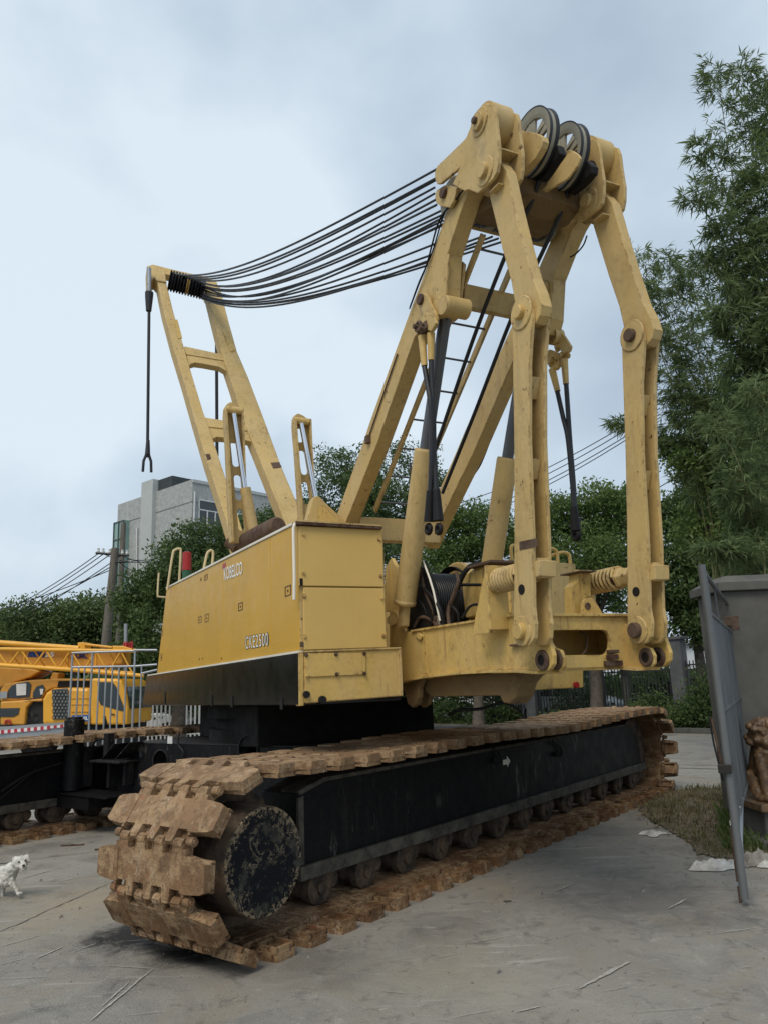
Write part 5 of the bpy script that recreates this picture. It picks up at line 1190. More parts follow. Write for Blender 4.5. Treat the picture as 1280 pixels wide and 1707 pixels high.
# pale warehouse across the street
wallm = simple('pale_warehouse_sheet', (.50, .54, .58), (.62, .66, .70), .8, .7, .1)
wr = empty('warehouse', along(2, 22), 'low pale metal warehouse seen through the railings across the street', 'warehouse')
mb = MB().box(along(2, 22, 1.6), (kd, kn, Z), (22, 3, 1.6)); emit('wall', mb, wallm, wr)
mb = MB()
for k in range(70): mb.box(along(-20+k*.63, 18.97, 1.6), (kd, kn, Z), (.03, .03, 1.58))
emit('wall_ribs', mb, wallm, wr); emit('roof', MB().box(along(2, 22, 3.28), (kd, kn, Z), (22.3, 3.3, .08)), conc2, wr)
mb = MB().prism([along(-40, 6), along(30, 6), along(30, 17), along(-40, 17)], Z*.01); emit('road', mb, simple('asphalt', (.05, .05, .052), (.08, .08, .08), 8, .9, .3), kind='structure')
carw = paint('white_car_paint', (.62, .64, .66), .25, 0, .15); cars_ = paint('silver_car_paint', (.35, .37, .39), .25, 0, .15); card = paint('dark_car_paint', (.03, .035, .04), .2, 0, .1)
def car(t, off, mat, lab, L_=4.4, Hh=1.45, flip=1, grp='cars parked beyond the railings'):
    c = along(t, off); root = empty('parked_car', c, lab, 'car', grp); ex = kd*flip
    def pr(pts, w0): return MB().prism([c+ex*x-kn*w0+Z*z for x, z in pts], kn*2*w0)
    body = [(-2.2, .25), (-2.2, .85), (-2.0, .98), (-1.3, 1.0), (1.0, .98), (1.9, .86), (2.2, .65), (2.22, .3), (1.8, .22), (-1.8, .22)]
    top = [(-1.55, .98), (-1.1, 1.42), (-.6, 1.48), (.25, 1.46), (.95, .98)]
    emit('body', pr(body, .87), mat, root, bevel=.05); emit('cabin', pr(top, .74), tglass, root, bevel=.04)
    emit('roof', pr([(-1.02, 1.43), (-.6, 1.50), (.25, 1.48), (.3, 1.45), (-1.0, 1.40)], .72), mat, root, bevel=.015)
    for x in (-1.08, -.35, .55): emit('pillar', pr([(x-.03, .98), (x+.03, .98), (x*.72+.03, 1.44), (x*.72-.03, 1.44)], .755), mat, root)
    for x in (-1.35, 1.38):
        for s_ in (-1, 1):
            wc = c+ex*x+kn*.80*s_+Z*.32; wh = emit('wheel', MB().lathe(wc-kn*.1*s_, kn*s_, [(0, 0), (0, .30), (.02, .32), (.2, .32), (.21, .2)], 24), tyre, root)
            emit('rim', MB().lathe(wc+kn*.105*s_, kn*s_, [(0, .2), (.01, .19), (.0, .05), (.0, 0)], 12), galv, wh)
    for s_ in (-1, 1): emit('headlight', MB().box(c+ex*2.16+kn*.6*s_+Z*.68, (ex, kn, Z), (.05, .18, .07)), whitep, root, bevel=.02)
    for s_ in (-1, 1): emit('tail_light', MB().box(c-ex*2.18+kn*.65*s_+Z*.78, (ex, kn, Z), (.04, .15, .08)), redm, root, bevel=.02)
    return root
car(at_x(950, 4.6), 4.6, carw, 'white hatchback parked beyond the railings left of the tall grey pillar')
car(at_x(900, 9.5), 9.5, cars_, 'silver grey car parked further back behind the squat grey pillar', flip=-1)
car(at_x(1060, 7.5), 7.5, cars_, 'silver car half hidden behind the slim brown concrete post')
car(at_x(1150, 5.0), 5.0, card, 'dark car parked beyond the railings behind the shrubs', flip=-1)
# ================================================================== STEEL GATE, GATE PIER, LION
gn0 = gnd(1243, 1512); 
TOPZ = float(hit(1158, 942, np.array([0, 1.0, 0]), gn0[1])[2])
pe = gnd(1264, 1367); gdv = pe-gn0; GL = np.linalg.norm(gdv); gdv /= GL; gnn = np.array([gdv[1], -gdv[0], 0])
def gp(t, z, off=0): return gn0+gdv*t+gnn*off+Z*z
gmat = simple('weathered_gate_sheet', (.05, .057, .062), (.10, .11, .118), 5, .5, .1, stretch=(1, 1, .3))
gr = empty('steel_gate', gn0, 'tall grey steel gate leaf standing open edge-on beside the concrete pier', 'gate')
gst = paint('dull_galvanised_stile', (.15, .16, .165), .5, 0, .5, dirtcol=(.07, .065, .06), metallic=.3)
emit('stile', MB().tube([gp(0, .06), gp(0, TOPZ)], .032, 14), gst, gr)
emit('hinge_stile', MB().tube([gp(GL, .1), gp(GL, TOPZ-.12)], .034, 14), gmat, gr)
nn = 46; prof = []
for k in range(nn+1):
    t = .05+(GL-.1)*k/nn; prof.append((t, .012 if (k % 4) in (1, 2) else -.012))
zb_, zt_ = .62, TOPZ-.42
vs = []; 
for t, o_ in prof: vs += [gp(t, zb_, o_), gp(t, zt_+.32*(0), o_)]
mb = MB(); mb.add(vs, [(2*i, 2*i+2, 2*i+3, 2*i+1) for i in range(nn)]); o_ = emit('corrugated_sheet', mb, gmat, gr); sm = o_.modifiers.new('t', 'SOLIDIFY'); sm.thickness = .004
for z in (.6, 1.45, TOPZ-.40, TOPZ-.05): emit('rail', MB().tube([gp(0, z), gp(GL, z-(.04 if z > 2 else 0))], .022, 10), gmat, gr)
for t in (.45, 1.3): emit('top_spike', MB().tube([gp(t, TOPZ-.4), gp(t, TOPZ-.02)], .011, 8), gmat, gr)
emit('brace', MB().tube([gp(.02, .14), gp(.7, .62)], .016, 8), galv, gr); emit('brace', MB().tube([gp(.02, .30), gp(.02+1.2, .62)], .016, 8), galv, gr)
emit('drop_bolt', MB().tube([gp(.10, -.0, -.04), gp(.10, .55, -.04)], .013, 8), exh, gr); emit('bolt_guide', MB().box(gp(.10, .14, -.03), (gdv, gnn, Z), (.02, .03, .015)), galv, gr)
emit('bottom_strip', MB().box(gp(.32, .60, -.03), (gdv, gnn, Z), (.3, .01, .015)), whitep, gr)
lb = hit(1217, 1298, gnn, float((gn0-gnn*.05)@gnn)); zlb = .98
emit('lock_box', MB().box(gp(.05, 1.02, -.02), (gdv, gnn, Z), (.11, .05, .035)), blk_txt, gr, bevel=.005); emit('lock_label', MB().box(gp(.03, 1.02, -.072), (gdv, gnn, Z), (.025, .001, .006)), whitep, gr)
for t_, z_ in ((.45, 1.35), (.38, 1.15)): emit('latch_plate', MB().box(gp(t_, z_, -.03), (gdv, gnn, Z), (.05, .01, .04)), galv, gr)
emit('chain_bar', MB().tube([gp(-.06, 1.42, -.07), gp(-.06, 1.30, -.06), gp(.02, 1.02, -.04)], .010, 8), exh, gr); emit('chain_bar', MB().tube([gp(-.03, 1.42, -.09), gp(.0, 1.2, -.08), gp(.04, .92, -.05)], .008, 8), ironm, gr)
# pier
pY0 = 9.4
pc0 = pY(1197, 984, pY0); px0 = float(pc0[0])+.05
capz = float(pY(1230, 985, pY0)[2])
pr_ = empty('gate_pier', (px0+.7, pY0+.4, 0), 'massive weathered concrete gate pier with a projecting cap at the right edge', 'gate pier')
emit('shaft', MB().wbox(px0, px0+1.6, pY0, pY0+.8, 0, capz), conc, pr_, bevel=.015)
cpm = MB().prism([(px0-.07, pY0-.07, capz), (px0+1.67, pY0-.07, capz), (px0+1.67, pY0+.87, capz), (px0-.07, pY0+.87, capz)], Z*.10)
cpm.prism([(px0-.07, pY0-.07, capz+.10), (px0+1.67, pY0-.07, capz+.10), (px0+1.55, pY0+.05, capz+.22), (px0+.06, pY0+.05, capz+.22)], (0, .001, 0))
vs = [(px0-.07, pY0-.07, capz+.1), (px0+1.67, pY0-.07, capz+.1), (px0+1.67, pY0+.87, capz+.1), (px0-.07, pY0+.87, capz+.1), (px0+.1, pY0+.1, capz+.2), (px0+1.5, pY0+.1, capz+.2), (px0+1.5, pY0+.7, capz+.2), (px0+.1, pY0+.7, capz+.2)]
cpm = MB().prism(vs[:4], Z*-.10); cpm.add(vs, [(0, 1, 5, 4), (1, 2, 6, 5), (2, 3, 7, 6), (3, 0, 4, 7), (4, 5, 6, 7)]); emit('cap', cpm, conc, pr_, bevel=.01)
fp = [pY(1208, 1028, pY0-.004), pY(1231, 1026, pY0-.004), pY(1233, 1050, pY0-.004), pY(1209, 1053, pY0-.004)]
emit('hinge_plate', MB().prism(fp, (0, .02, 0)), exh, pr_, bevel=.004); emit('hinge_arm', MB().box((fp[0]+fp[2])/2+np.array([-.16, -.03, 0]), np.eye(3), (.14, .02, .03)), exh, pr_, bevel=.004)
# guardian lion on a plinth
lx, ly = 4.22, 8.55
lc = pY(1268, 1225, ly); hx, hz = float(lc[0]), float(lc[2]); S_ = .98
lz0 = .42
lr = empty('lion_statue', (hx, ly, 0), 'bronze coloured seated guardian lion statue with curly mane beside the gate pier', 'statue')
mb = MB()
H = lambda x, y, z: (hx+x*S_, ly+y*S_, z)
mb.ball(H(.02, 0, hz-.02), .15, 3, (1, 1, 1)); mb.ball(H(.02, -.10, hz-.06), .10, 3, (1.05, .9, .75)); mb.ball(H(.02, -.13, hz-.10), .075, 2, (1.1, .8, .6))
mb.ball(H(.02, -.17, hz-.035), .035, 2, (1.2, .8, .8))
for s_ in (-1, 1):
    mb.ball(H(.02+.055*s_, -.14, hz+.02), .028, 2); mb.ball(H(.02+.06*s_, -.13, hz+.055), .04, 2, (1.3, .7, .6)); mb.ball(H(.02+.05*s_, -.155, hz-.075), .04, 2); mb.ball(H(.02+.13*s_, .0, hz+.09), .045, 2)
rs = random.Random(4)
for k in range(70):
    a = rs.uniform(0, 2*math.pi); e_ = rs.uniform(-.5, 1.4); r = .165
    p = (r*math.cos(a)*math.cos(e_), r*math.sin(a)*math.cos(e_), r*math.sin(e_))
    if p[1] < -.06 and abs(p[0]) < .12 and p[2] < .09: continue
    mb.ball(H(.02+p[0], p[1], hz+p[2]-.01), rs.uniform(.03, .042), 2)
zb1 = hz-.25
mb.cap(H(.04, .05, zb1+.08), H(.06, .18, lz0+.26), .15*S_, .19*S_); mb.cap(H(.02, -.02, zb1+.06), H(.03, .02, zb1-.10), .14*S_, .15*S_)
for s_ in (-1, 1):
    mb.cap(H(.03+.10*s_, -.06, zb1+.02), H(.03+.11*s_, -.12, lz0+.10), .065*S_, .048*S_); mb.ball(H(.03+.115*s_, -.17, lz0+.05), .062*S_, 2, (1, 1.3, .75))
    for q in (-.03, 0, .03): mb.ball(H(.03+.115*s_+q, -.235, lz0+.035), .022, 2)
    mb.cap(H(.05+.15*s_, .14, lz0+.20), H(.05+.17*s_, -.02, lz0+.10), .11*S_, .075*S_); mb.ball(H(.05+.18*s_, -.09, lz0+.045), .055*S_, 2, (1, 1.5, .7))
for k in range(12):
    a = math.pi*(k/11)+math.pi; mb.ball(H(.03+.13*math.cos(a), -.06+.06*math.sin(a), zb1+.08-.04*abs(math.sin(a))), .018, 1)
mb.ball(H(.03, -.17, zb1+.01), .035, 2)
mb.cap(H(.08, .30, lz0+.1), H(.10, .34, lz0+.38), .06, .08)
o_ = emit('lion_body', mb, bronze, lr); rm = o_.modifiers.new('r', 'REMESH'); rm.mode = 'VOXEL'; rm.voxel_size = .011; rm.use_smooth_shade = True
emit('base_slab', MB().wbox(hx-.24, hx+.34, ly-.30, ly+.42, lz0-.06, lz0+.02), bronze, lr, bevel=.012)
emit('plinth', MB().wbox(hx-.19, hx+.5, ly-.24, ly+.45, .0, lz0-.06), conc, lr, bevel=.02)
emit('plinth_foot', MB().wbox(hx-.27, hx+.5, ly-.32, ly+.5, .0, .10), conc, lr, bevel=.02)
# ================================================================== DOG
dog_g = gnd(8, 1497); dx, dy = float(dog_g[0]), float(dog_g[1]); K_ = dy/PXF
def dp(px, py, off=0): q = pY(px, py, dy+off); return q
dr = empty('dog', (dx, dy, 0), 'small scruffy white dog looking back as it walks in at the left edge', 'dog')
mb = MB(); r = K_
def dcap(a, b, ra, rb, oa=0, ob=0): mb.cap(dp(*a, oa), dp(*b, ob), ra*r, rb*r)
dcap((14, 1456), (-22, 1463), 13.5, 12.5, 0, .05); dcap((18, 1452), (12, 1466), 12, 12, -.02, -.02); dcap((20, 1450), (30, 1440), 9.5, 8, 0, -.03)
dcap((32, 1439), (35, 1438), 10.5, 9.5, -.04, -.05); dcap((37, 1443), (40, 1447), 6, 4.6, -.08, -.13)
mb.ball(dp(27, 1437, -.03), 5*r, 2, (.6, .6, 1.1)); mb.ball(dp(46, 1433, -.0), 4*r, 2, (.6, .6, 1.0))
for s_ in ((24, 1432), (46, 1427)): mb.cap(dp(*s_, -.03), dp(s_[0]+(-1.5 if s_[0] < 30 else 2.5), s_[1]+8, -.04), 3.2*r, 2.2*r)
dcap((17, 1466), (25, 1480), 6.5, 3.8, -.04, -.05); dcap((25, 1480), (30, 1489), 3.6, 3.0, -.05, -.06); mb.ball(dp(32.5, 1490.5, -.08), 3.6*r, 2, (1.2, 1.3, .7))
dcap((7, 1466), (4, 1484), 7, 4, .03, .05); dcap((4, 1484), (3, 1496), 3.8, 3.2, .05, .04); mb.ball(dp(7, 1500, .02), 4*r, 2, (1.3, 1.3, .7))
dcap((-20, 1466), (-14, 1480), 8, 4.5, -.05, -.04); dcap((-14, 1480), (-20, 1492), 4, 3, -.04, -.02); mb.ball(dp(-17, 1494, -.04), 4*r, 2, (1.3, 1.3, .7))
dcap((-22, 1464), (-30, 1480), 8, 4.5, .08, .1); dcap((-30, 1480), (-33, 1496), 4, 3, .1, .1); mb.ball(dp(-30, 1499, .08), 4*r, 2, (1.3, 1.3, .7))
dcap((-33, 1455), (-42, 1440), 4, 2.5, .08, .1)
db = emit('dog_body', mb, furm, dr); rm = db.modifiers.new('r', 'REMESH'); rm.mode = 'VOXEL'; rm.voxel_size = .008; rm.use_smooth_shade = True
smm = db.modifiers.new('s', 'SMOOTH'); smm.factor = .6; smm.iterations = 5
tx = bpy.data.textures.new('fur_tufts', 'CLOUDS'); tx.noise_scale = .022; dm = db.modifiers.new('d', 'DISPLACE'); dm.texture = tx; dm.strength = .022; dm.mid_level = .45
for px, py in ((31.8, 1437.8), (42.6, 1435.2)): emit('eye', MB().ball(dp(px, py, -.122 if px < 40 else -.125), 1.5*r, 2), blk_txt, dr)
emit('nose', MB().ball(dp(39.3, 1443.5, -.165), 2.4*r, 2, (1, .8, .8)), blk_txt, dr); emit('mouth', MB().ball(dp(38.8, 1447.6, -.15), 1.9*r, 2, (1.4, .7, .45)), blk_txt, dr)
emit('leash', MB().tube([dp(22, 1437, -.02), dp(8, 1440, 0), dp(-12, 1441, .02), dp(-40, 1430, .05)], .004, 6), ironm, dr)
# fur tufts
N = 1500; rr = np.random.default_rng(3)
src = np.array(mb.v)
idx = rr.integers(0, len(src), N); base = src[idx]; cc = base+0; 
vs = np.zeros((N, 3, 3)); dirs = rr.normal(size=(N, 3)); dirs[:, 2] -= .9; dirs /= np.linalg.norm(dirs, axis=1)[:, None]; sdv = np.cross(dirs, rr.normal(size=(N, 3))); sdv /= np.linalg.norm(sdv, axis=1)[:, None]
vs[:, 0] = base+sdv*.003; vs[:, 1] = base-sdv*.003; vs[:, 2] = base+dirs*rr.uniform(.008, .02, N)[:, None]
fast_mesh('fur', vs.reshape(-1, 3), 3, furm, dr, kind='stuff')
# ================================================================== TREES
def leaf_quads(ctr_, n, size, r, droop=.0, aspect=.5, up=.3):
    """n pointed leaves around given centres (n,3): two-triangle diamonds (4 verts)"""
    d = r.normal(size=(n, 3)); d[:, 2] -= droop; d /= np.linalg.norm(d, axis=1)[:, None]
    nrm = r.normal(size=(n, 3)); nrm[:, 2] += up*3
    s = np.cross(d, nrm); s /= np.linalg.norm(s, axis=1)[:, None]+1e-9
    L_ = size*r.uniform(.6, 1.3, n)[:, None]; v = np.zeros((n, 4, 3))
    v[:, 0] = ctr_; v[:, 1] = ctr_+d*L_*.5+s*L_*aspect*.5; v[:, 2] = ctr_+d*L_; v[:, 3] = ctr_+d*L_*.5-s*L_*aspect*.5
    return v
def trunk_mesh(base, top, r0, nb, crown_pts, r, bend=.15):
    mb = MB(); b = np.array(base, float); t = np.array(top, float); pts = []
    for k in range(8):
        q = k/7; pts.append(b*(1-q)+t*q+np.array([math.sin(q*3+r0*9)*bend, math.cos(q*2.3+r0*7)*bend*.6, 0])*q)
    mb.tube(pts, [r0*(1.25 if k == 0 else 1-.7*k/7) for k in range(8)], 10)
    for c in crown_pts[:nb]:
        i = r.integers(3, 7); p0 = pts[i]; m_ = (p0+c)/2+np.array([0, 0, -.06*np.linalg.norm(c-p0)])
        rr0 = r0*(1-.7*i/7)*.6; mb.tube([p0, m_, c], [rr0, rr0*.6, rr0*.2], 6)
    return mb
TREE_N = [0]
def tree(base, crowns, h_tr, mat, leaf, n, label, r0=.16, group='trees behind the yard', clumps=90, seed=0, csize=.5, name='broadleaf_tree', droop=0, aspect=.5, fill=.45):
    """crowns: list of (centre xyz, radii xyz) lobes"""
    r = np.random.default_rng(seed+11); root = empty(name, base, label, 'tree', group)
    vol = np.array([c[1][0]*c[1][1]*c[1][2] for c in crowns])**.8; vol /= vol.sum(); cl = []
    for (c, rad_), v_ in zip(crowns, vol):
        m = max(6, int(clumps*v_)); d = r.normal(size=(m, 3)); d /= np.linalg.norm(d, axis=1)[:, None]
        rr_ = np.where(r.random(m) < fill, r.random(m)**.5*.9, r.uniform(.8, 1.08, m))[:, None]
        cl.append(np.array(c)+d*rr_*np.array(rad_))
    cl = np.vstack(cl); cs = csize*r.uniform(.55, 1.25, len(cl))
    w_ = cs**2; w_ /= w_.sum(); idx = r.choice(len(cl), n, p=w_)
    o = r.normal(size=(n, 3)); o /= np.linalg.norm(o, axis=1)[:, None]; o *= (r.random(n)**.45)[:, None]; o[:, 2] *= .72
    ctr_ = cl[idx]+o*cs[idx][:, None]
    keep = ctr_[:, 2] > .12
    ctr_ = ctr_[keep]
    fast_mesh('crown', leaf_quads(ctr_, len(ctr_), leaf, r, droop, aspect).reshape(-1, 3), 4, mat, root)
    top = np.array(crowns[0][0])+np.array([0, 0, crowns[0][1][2]*.4])
    emit('trunk', trunk_mesh(base, top, r0, 14, cl[r.permutation(len(cl))], r), bark, root)
    return root
def lobe(x, y, Y, rx, ry=None, dpt=None, off=0):
    """lobe at photo point x,y and depth Y, radii in pixels"""
    ry = rx if ry is None else ry; k = Y/PXF; c = pY(x, y, Y+off)
    return (c, (rx*k, (dpt or rx)*k, ry*k))
def base_of(x, Y): q = pY(x, 1100, Y); return (float(q[0]), Y, 0)
# middle: camphor trees behind the crane
tree(base_of(600, 31), [lobe(585, 800, 31, 62, 55), lobe(560, 770, 31, 30, 28), lobe(620, 850, 31, 75, 60), lobe(530, 860, 31, 40, 50), lobe(600, 960, 31, 90, 70)], 0, leafB, .135, 32000, 'tall dark round tree rising right behind the engine house roof', .22, clumps=230, seed=1, csize=.62)
tree(base_of(690, 33), [lobe(690, 790, 33, 50, 48), lobe(672, 755, 33, 20, 18), lobe(720, 830, 33, 50, 50), lobe(660, 870, 33, 60, 60), lobe(700, 960, 33, 80, 70)], 0, leafB, .14, 17000, 'dark tree with gaps in its crown seen through the ladder', .2, clumps=170, seed=2, csize=.55)
tree(base_of(790, 28), [lobe(790, 890, 28, 62, 50), lobe(740, 905, 28, 50, 48), lobe(830, 905, 28, 50, 40), lobe(780, 980, 28, 90, 70)], 0, leafA, .14, 26000, 'rounded green tree between the two yellow cylinders', .2, clumps=200, seed=3, csize=.6)
tree(base_of(985, 26), [lobe(985, 860, 26, 75, 52), lobe(930, 870, 26, 48, 42), lobe(1030, 850, 26, 50, 45), lobe(980, 960, 26, 105, 75), lobe(930, 1010, 26, 60, 60)], 0, leafA, .13, 40000, 'broad bright green tree seen between the two link arms', .24, clumps=270, seed=4, csize=.6)
tree(base_of(885, 30), [lobe(880, 950, 30, 55, 50), lobe(900, 900, 30, 40, 36), lobe(870, 1030, 30, 60, 60)], 0, leafA, .14, 15000, 'lower green tree behind the near link arm', .18, clumps=120, seed=5, csize=.55)
# left: trees in front of the grey building
tree(base_of(300, 27), [lobe(300, 960, 27, 68, 60), lobe(330, 910, 27, 42, 38), lobe(385, 905, 27, 45, 40), lobe(250, 985, 27, 46, 45), lobe(230, 1020, 27, 34, 45), lobe(350, 980, 27, 70, 60), lobe(270, 1070, 27, 75, 60)], 0, leafB, .135, 44000, 'large dark green tree in front of the grey building left of the crane house', .26, clumps=330, seed=6, csize=.55)
tree(base_of(440, 29), [lobe(440, 885, 29, 42, 34), lobe(405, 900, 29, 40, 40), lobe(470, 900, 29, 40, 40)], 0, leafB, .135, 13000, 'dark treetop showing between the gantry legs above the house roof', .2, clumps=110, seed=7, csize=.5)
for i, (x, y, rx, ry, lab) in enumerate(((60, 1030, 62, 42, 'rounded tree of the far left row behind the truck boom'), (5, 1045, 40, 34, 'tree cut by the left picture edge behind the truck'), (130, 1030, 50, 36, 'tree in the middle of the far left row'), (175, 1022, 40, 40, 'tree in the far left row just left of the utility pole'), (212, 1035, 38, 46, 'tree right of the utility pole, last of the far left row'))):
    Y = 44+3*(i % 2); tree(base_of(x, Y), [lobe(x, y, Y, rx*.8, ry*.8), lobe(x-rx*.4, y+10, Y, rx*.55, ry*.6), lobe(x+rx*.4, y+8, Y, rx*.55, ry*.6), lobe(x, y+45, Y, rx, ry)], 0, leafE, .21, 14000, lab, .22, 'distant tree row at the left', clumps=140, seed=20+i, csize=.85)
# right: dense broadleaf wall, 14-19 m away
tree(base_of(1165, 25.5), [lobe(1140, 900, 25.5, 62, 80), lobe(1190, 860, 25.5, 70, 90), lobe(1120, 1010, 25.5, 50, 60), lobe(1180, 1010, 25.5, 60, 70), lobe(1235, 930, 25.5, 70, 90)], 0, leafB, .15, 46000, 'dense dark green tree behind the far link arm', .2, 'dense trees along the right', clumps=330, seed=8, csize=.62)
tree(base_of(1250, 15.5), [lobe(1240, 740, 15.5, 85, 95), lobe(1200, 690, 15.5, 55, 60), lobe(1150, 760, 15.5, 50, 60), lobe(1290, 820, 15.5, 90, 110), lobe(1220, 880, 15.5, 90, 70)], 0, leafC, .10, 32000, 'lighter green leafy tree above the gate pier', .17, 'dense trees along the right', clumps=260, seed=9, csize=.42)
tree(base_of(1330, 17), [lobe(1330, 800, 17, 90, 140), lobe(1300, 640, 17, 60, 80), lobe(1340, 960, 17, 90, 100)], 0, leafB, .11, 20000, 'dark tree mostly beyond the right picture edge behind the pier', .2, 'dense trees along the right', clumps=150, seed=10, csize=.45)
# bamboo: arching culms with fans of drooping blades
def bamboo(base_px, Y, stems, label, seed, leaf=.2, twigs=5, fans=9):
    r = np.random.default_rng(seed); b0 = base_of(base_px, Y); root = empty('bamboo_clump', b0, label, 'bamboo', 'bamboo clumps at the right'); L_ = []; mbc = MB()
    for (pts_px, spread) in stems:
        P_ = [np.array((b0[0]+r.uniform(-.3, .3), Y+r.uniform(-.3, .3), 0))]+[pY(x, y, Y+r.uniform(-.5, .5)) for x, y in pts_px]
        S_ = []
        for i in range(len(P_)-1):
            a, b_, c_, d_ = P_[max(i-1, 0)], P_[i], P_[i+1], P_[min(i+2, len(P_)-1)]
            for k in range(9):
                t = k/9; S_.append(.5*((2*b_)+(-a+c_)*t+(2*a-5*b_+4*c_-d_)*t*t+(-a+3*b_-3*c_+d_)*t**3))
        S_.append(P_[-1]); m = len(S_); mbc.tube(S_, [.02*(1-.88*k/m)+.002 for k in range(m)], 6)
        for k in range(int(m*.30), m):
            q = k/m; p = S_[k]
            for _ in range(twigs):
                a = r.uniform(0, 2*math.pi); ln = spread*r.uniform(.35, 1.05)*(1.2-q*.8)
                dr_ = np.array([math.cos(a), math.sin(a)*.8, r.uniform(-.05, .55)]); e_ = p+dr_*ln; e_[2] -= .25*ln*ln; mid = (p+e_)/2+Z*.10*ln
                tw = [p*(1-t)**2+2*mid*t*(1-t)+e_*t*t for t in np.linspace(0, 1, 7)]; mbc.tube(tw, [.0045*(1-.7*i/6) for i in range(7)], 4, cap=False)
                for j in range(fans):
                    t = .18+.82*(j+r.random())/fans; c = p*(1-t)**2+2*mid*t*(1-t)+e_*t*t
                    sd = r.normal(size=3)*.5+dr_; sd /= np.linalg.norm(sd); c2 = c+sd*r.uniform(.03, .14); nf = r.integers(3, 6); ax0 = sd
                    for f in range(nf):
                        d = ax0+r.normal(size=3)*.55; d[2] -= .35; d /= np.linalg.norm(d)
                        s_ = np.cross(d, r.normal(size=3)+np.array([0, 0, 1.2])); s_ /= np.linalg.norm(s_)+1e-9; LL = leaf*r.uniform(.55, 1.15)
                        L_.append([c2, c2+d*LL*.35+s_*LL*.062, c2+d*LL-Z*LL*.16, c2+d*LL*.35-s_*LL*.062])
    fast_mesh('leaves', np.array(L_).reshape(-1, 3), 4, leafD, root); emit('culms', mbc, culm, root); return root
bamboo(1300, 12.5, [([(1270, 700), (1235, 400), (1195, 120)], 1.0), ([(1290, 700), (1250, 450), (1180, 240)], .95), ([(1290, 650), (1265, 350), (1235, 110)], .9), ([(1300, 700), (1240, 470), (1160, 330)], .85), ([(1330, 600), (1300, 350), (1275, 130)], 1.0), ([(1280, 740), (1235, 560), (1175, 430)], .8), ([(1310, 700), (1290, 480), (1265, 280)], 1.0), ([(1320, 760), (1300, 560), (1250, 400)], .9), ([(1300, 760), (1270, 620), (1215, 520)], .8), ([(1330, 700), (1310, 420), (1290, 220)], 1.0)], 'tallest bamboo clump arching in from the right edge high above the yard', 31, .22, 5, 8)
bamboo(1210, 15.5, [([(1180, 760), (1130, 560), (1060, 425)], .8), ([(1190, 740), (1150, 540), (1105, 430)], .8), ([(1170, 760), (1120, 640), (1065, 480)], .75), ([(1200, 760), (1180, 600), (1150, 450)], .7), ([(1160, 800), (1110, 740), (1030, 705)], .55), ([(1170, 780), (1130, 650), (1085, 550)], .7)], 'shorter bamboo clump with feathery tips just right of the far link arm', 32, .23, 4, 7)
bamboo(1262, 11.0, [([(1262, 950), (1240, 800), (1195, 700)], .55), ([(1275, 930), (1275, 780), (1268, 640)], .6), ([(1275, 960), (1250, 870), (1215, 820)], .5), ([(1262, 960), (1235, 930), (1180, 915)], .4)], 'low bamboo clump rising right behind the gate pier', 33, .18, 4, 7)
# shrubs along the back verge
def shrub(t, off, rx, h, mat, lab, seed, n=5000, leaf=.10):
    r = np.random.default_rng(seed); c = along(t, off); root = empty('shrub', c, lab, 'shrub', 'shrubs on the back verge')
    d = r.normal(size=(60, 3)); d /= np.linalg.norm(d, axis=1)[:, None]; cl = c+np.array([0, 0, h*.5])+d*np.array([rx, rx*.6, h*.5]); idx = r.integers(0, 60, n)
    p = cl[idx]+r.normal(size=(n, 3))*.16*h; p = p[p[:, 2] > .12]
    fast_mesh('leaves', leaf_quads(p, len(p), leaf, r).reshape(-1, 3), 4, mat, root)
    mb = MB()
    for q in cl[:18]: mb.tube([c, (c+q)/2+Z*.05, q], [.018, .01, .004], 5)
    emit('stems', mb, bark, root)
for i, (px, off, rx, h, m_, lab) in enumerate(((1085, .75, .55, 1.0, leafB, 'leafy shrub in front of the railings right of the brown concrete post'), (1150, .8, .8, .75, leafB, 'low dark shrub at the foot of the dark fence pillar'), (1185, .7, .55, 1.5, leafB, 'tall dark shrub just left of the steel gate top'), (1215, .8, .7, 1.2, leafB, 'dark shrub behind the steel gate'), (1110, .55, .7, .42, leafA, 'low green shrub on the verge behind the far end of the track'), (930, .8, .7, .45, leafA, 'small shrub under the crane beam by the squat pillar'), (820, .8, .9, .7, leafB, 'dark shrub seen below the yellow beam through the gap'), (740, .9, .8, .8, leafB, 'dark shrub behind the roller hook under the beam'), (960, 2.2, .7, 1.2, leafB, 'shrub growing behind the railings by the tall grey pillar'))):
    shrub(at_x(px, off), off, rx, h, m_, lab, 50+i)
vp = [along(-12, .22), along(12, .22), along(12, 3.2), along(-12, 3.2)]
gv = blades(9000, vp, .08, .25, .01, .02, .4, 9); gv[:, 2] += .11
fast_mesh('grass', gv, 4, weedg, label='rough grass growing along the verge behind the kerb', cat='grass', kind='stuff')
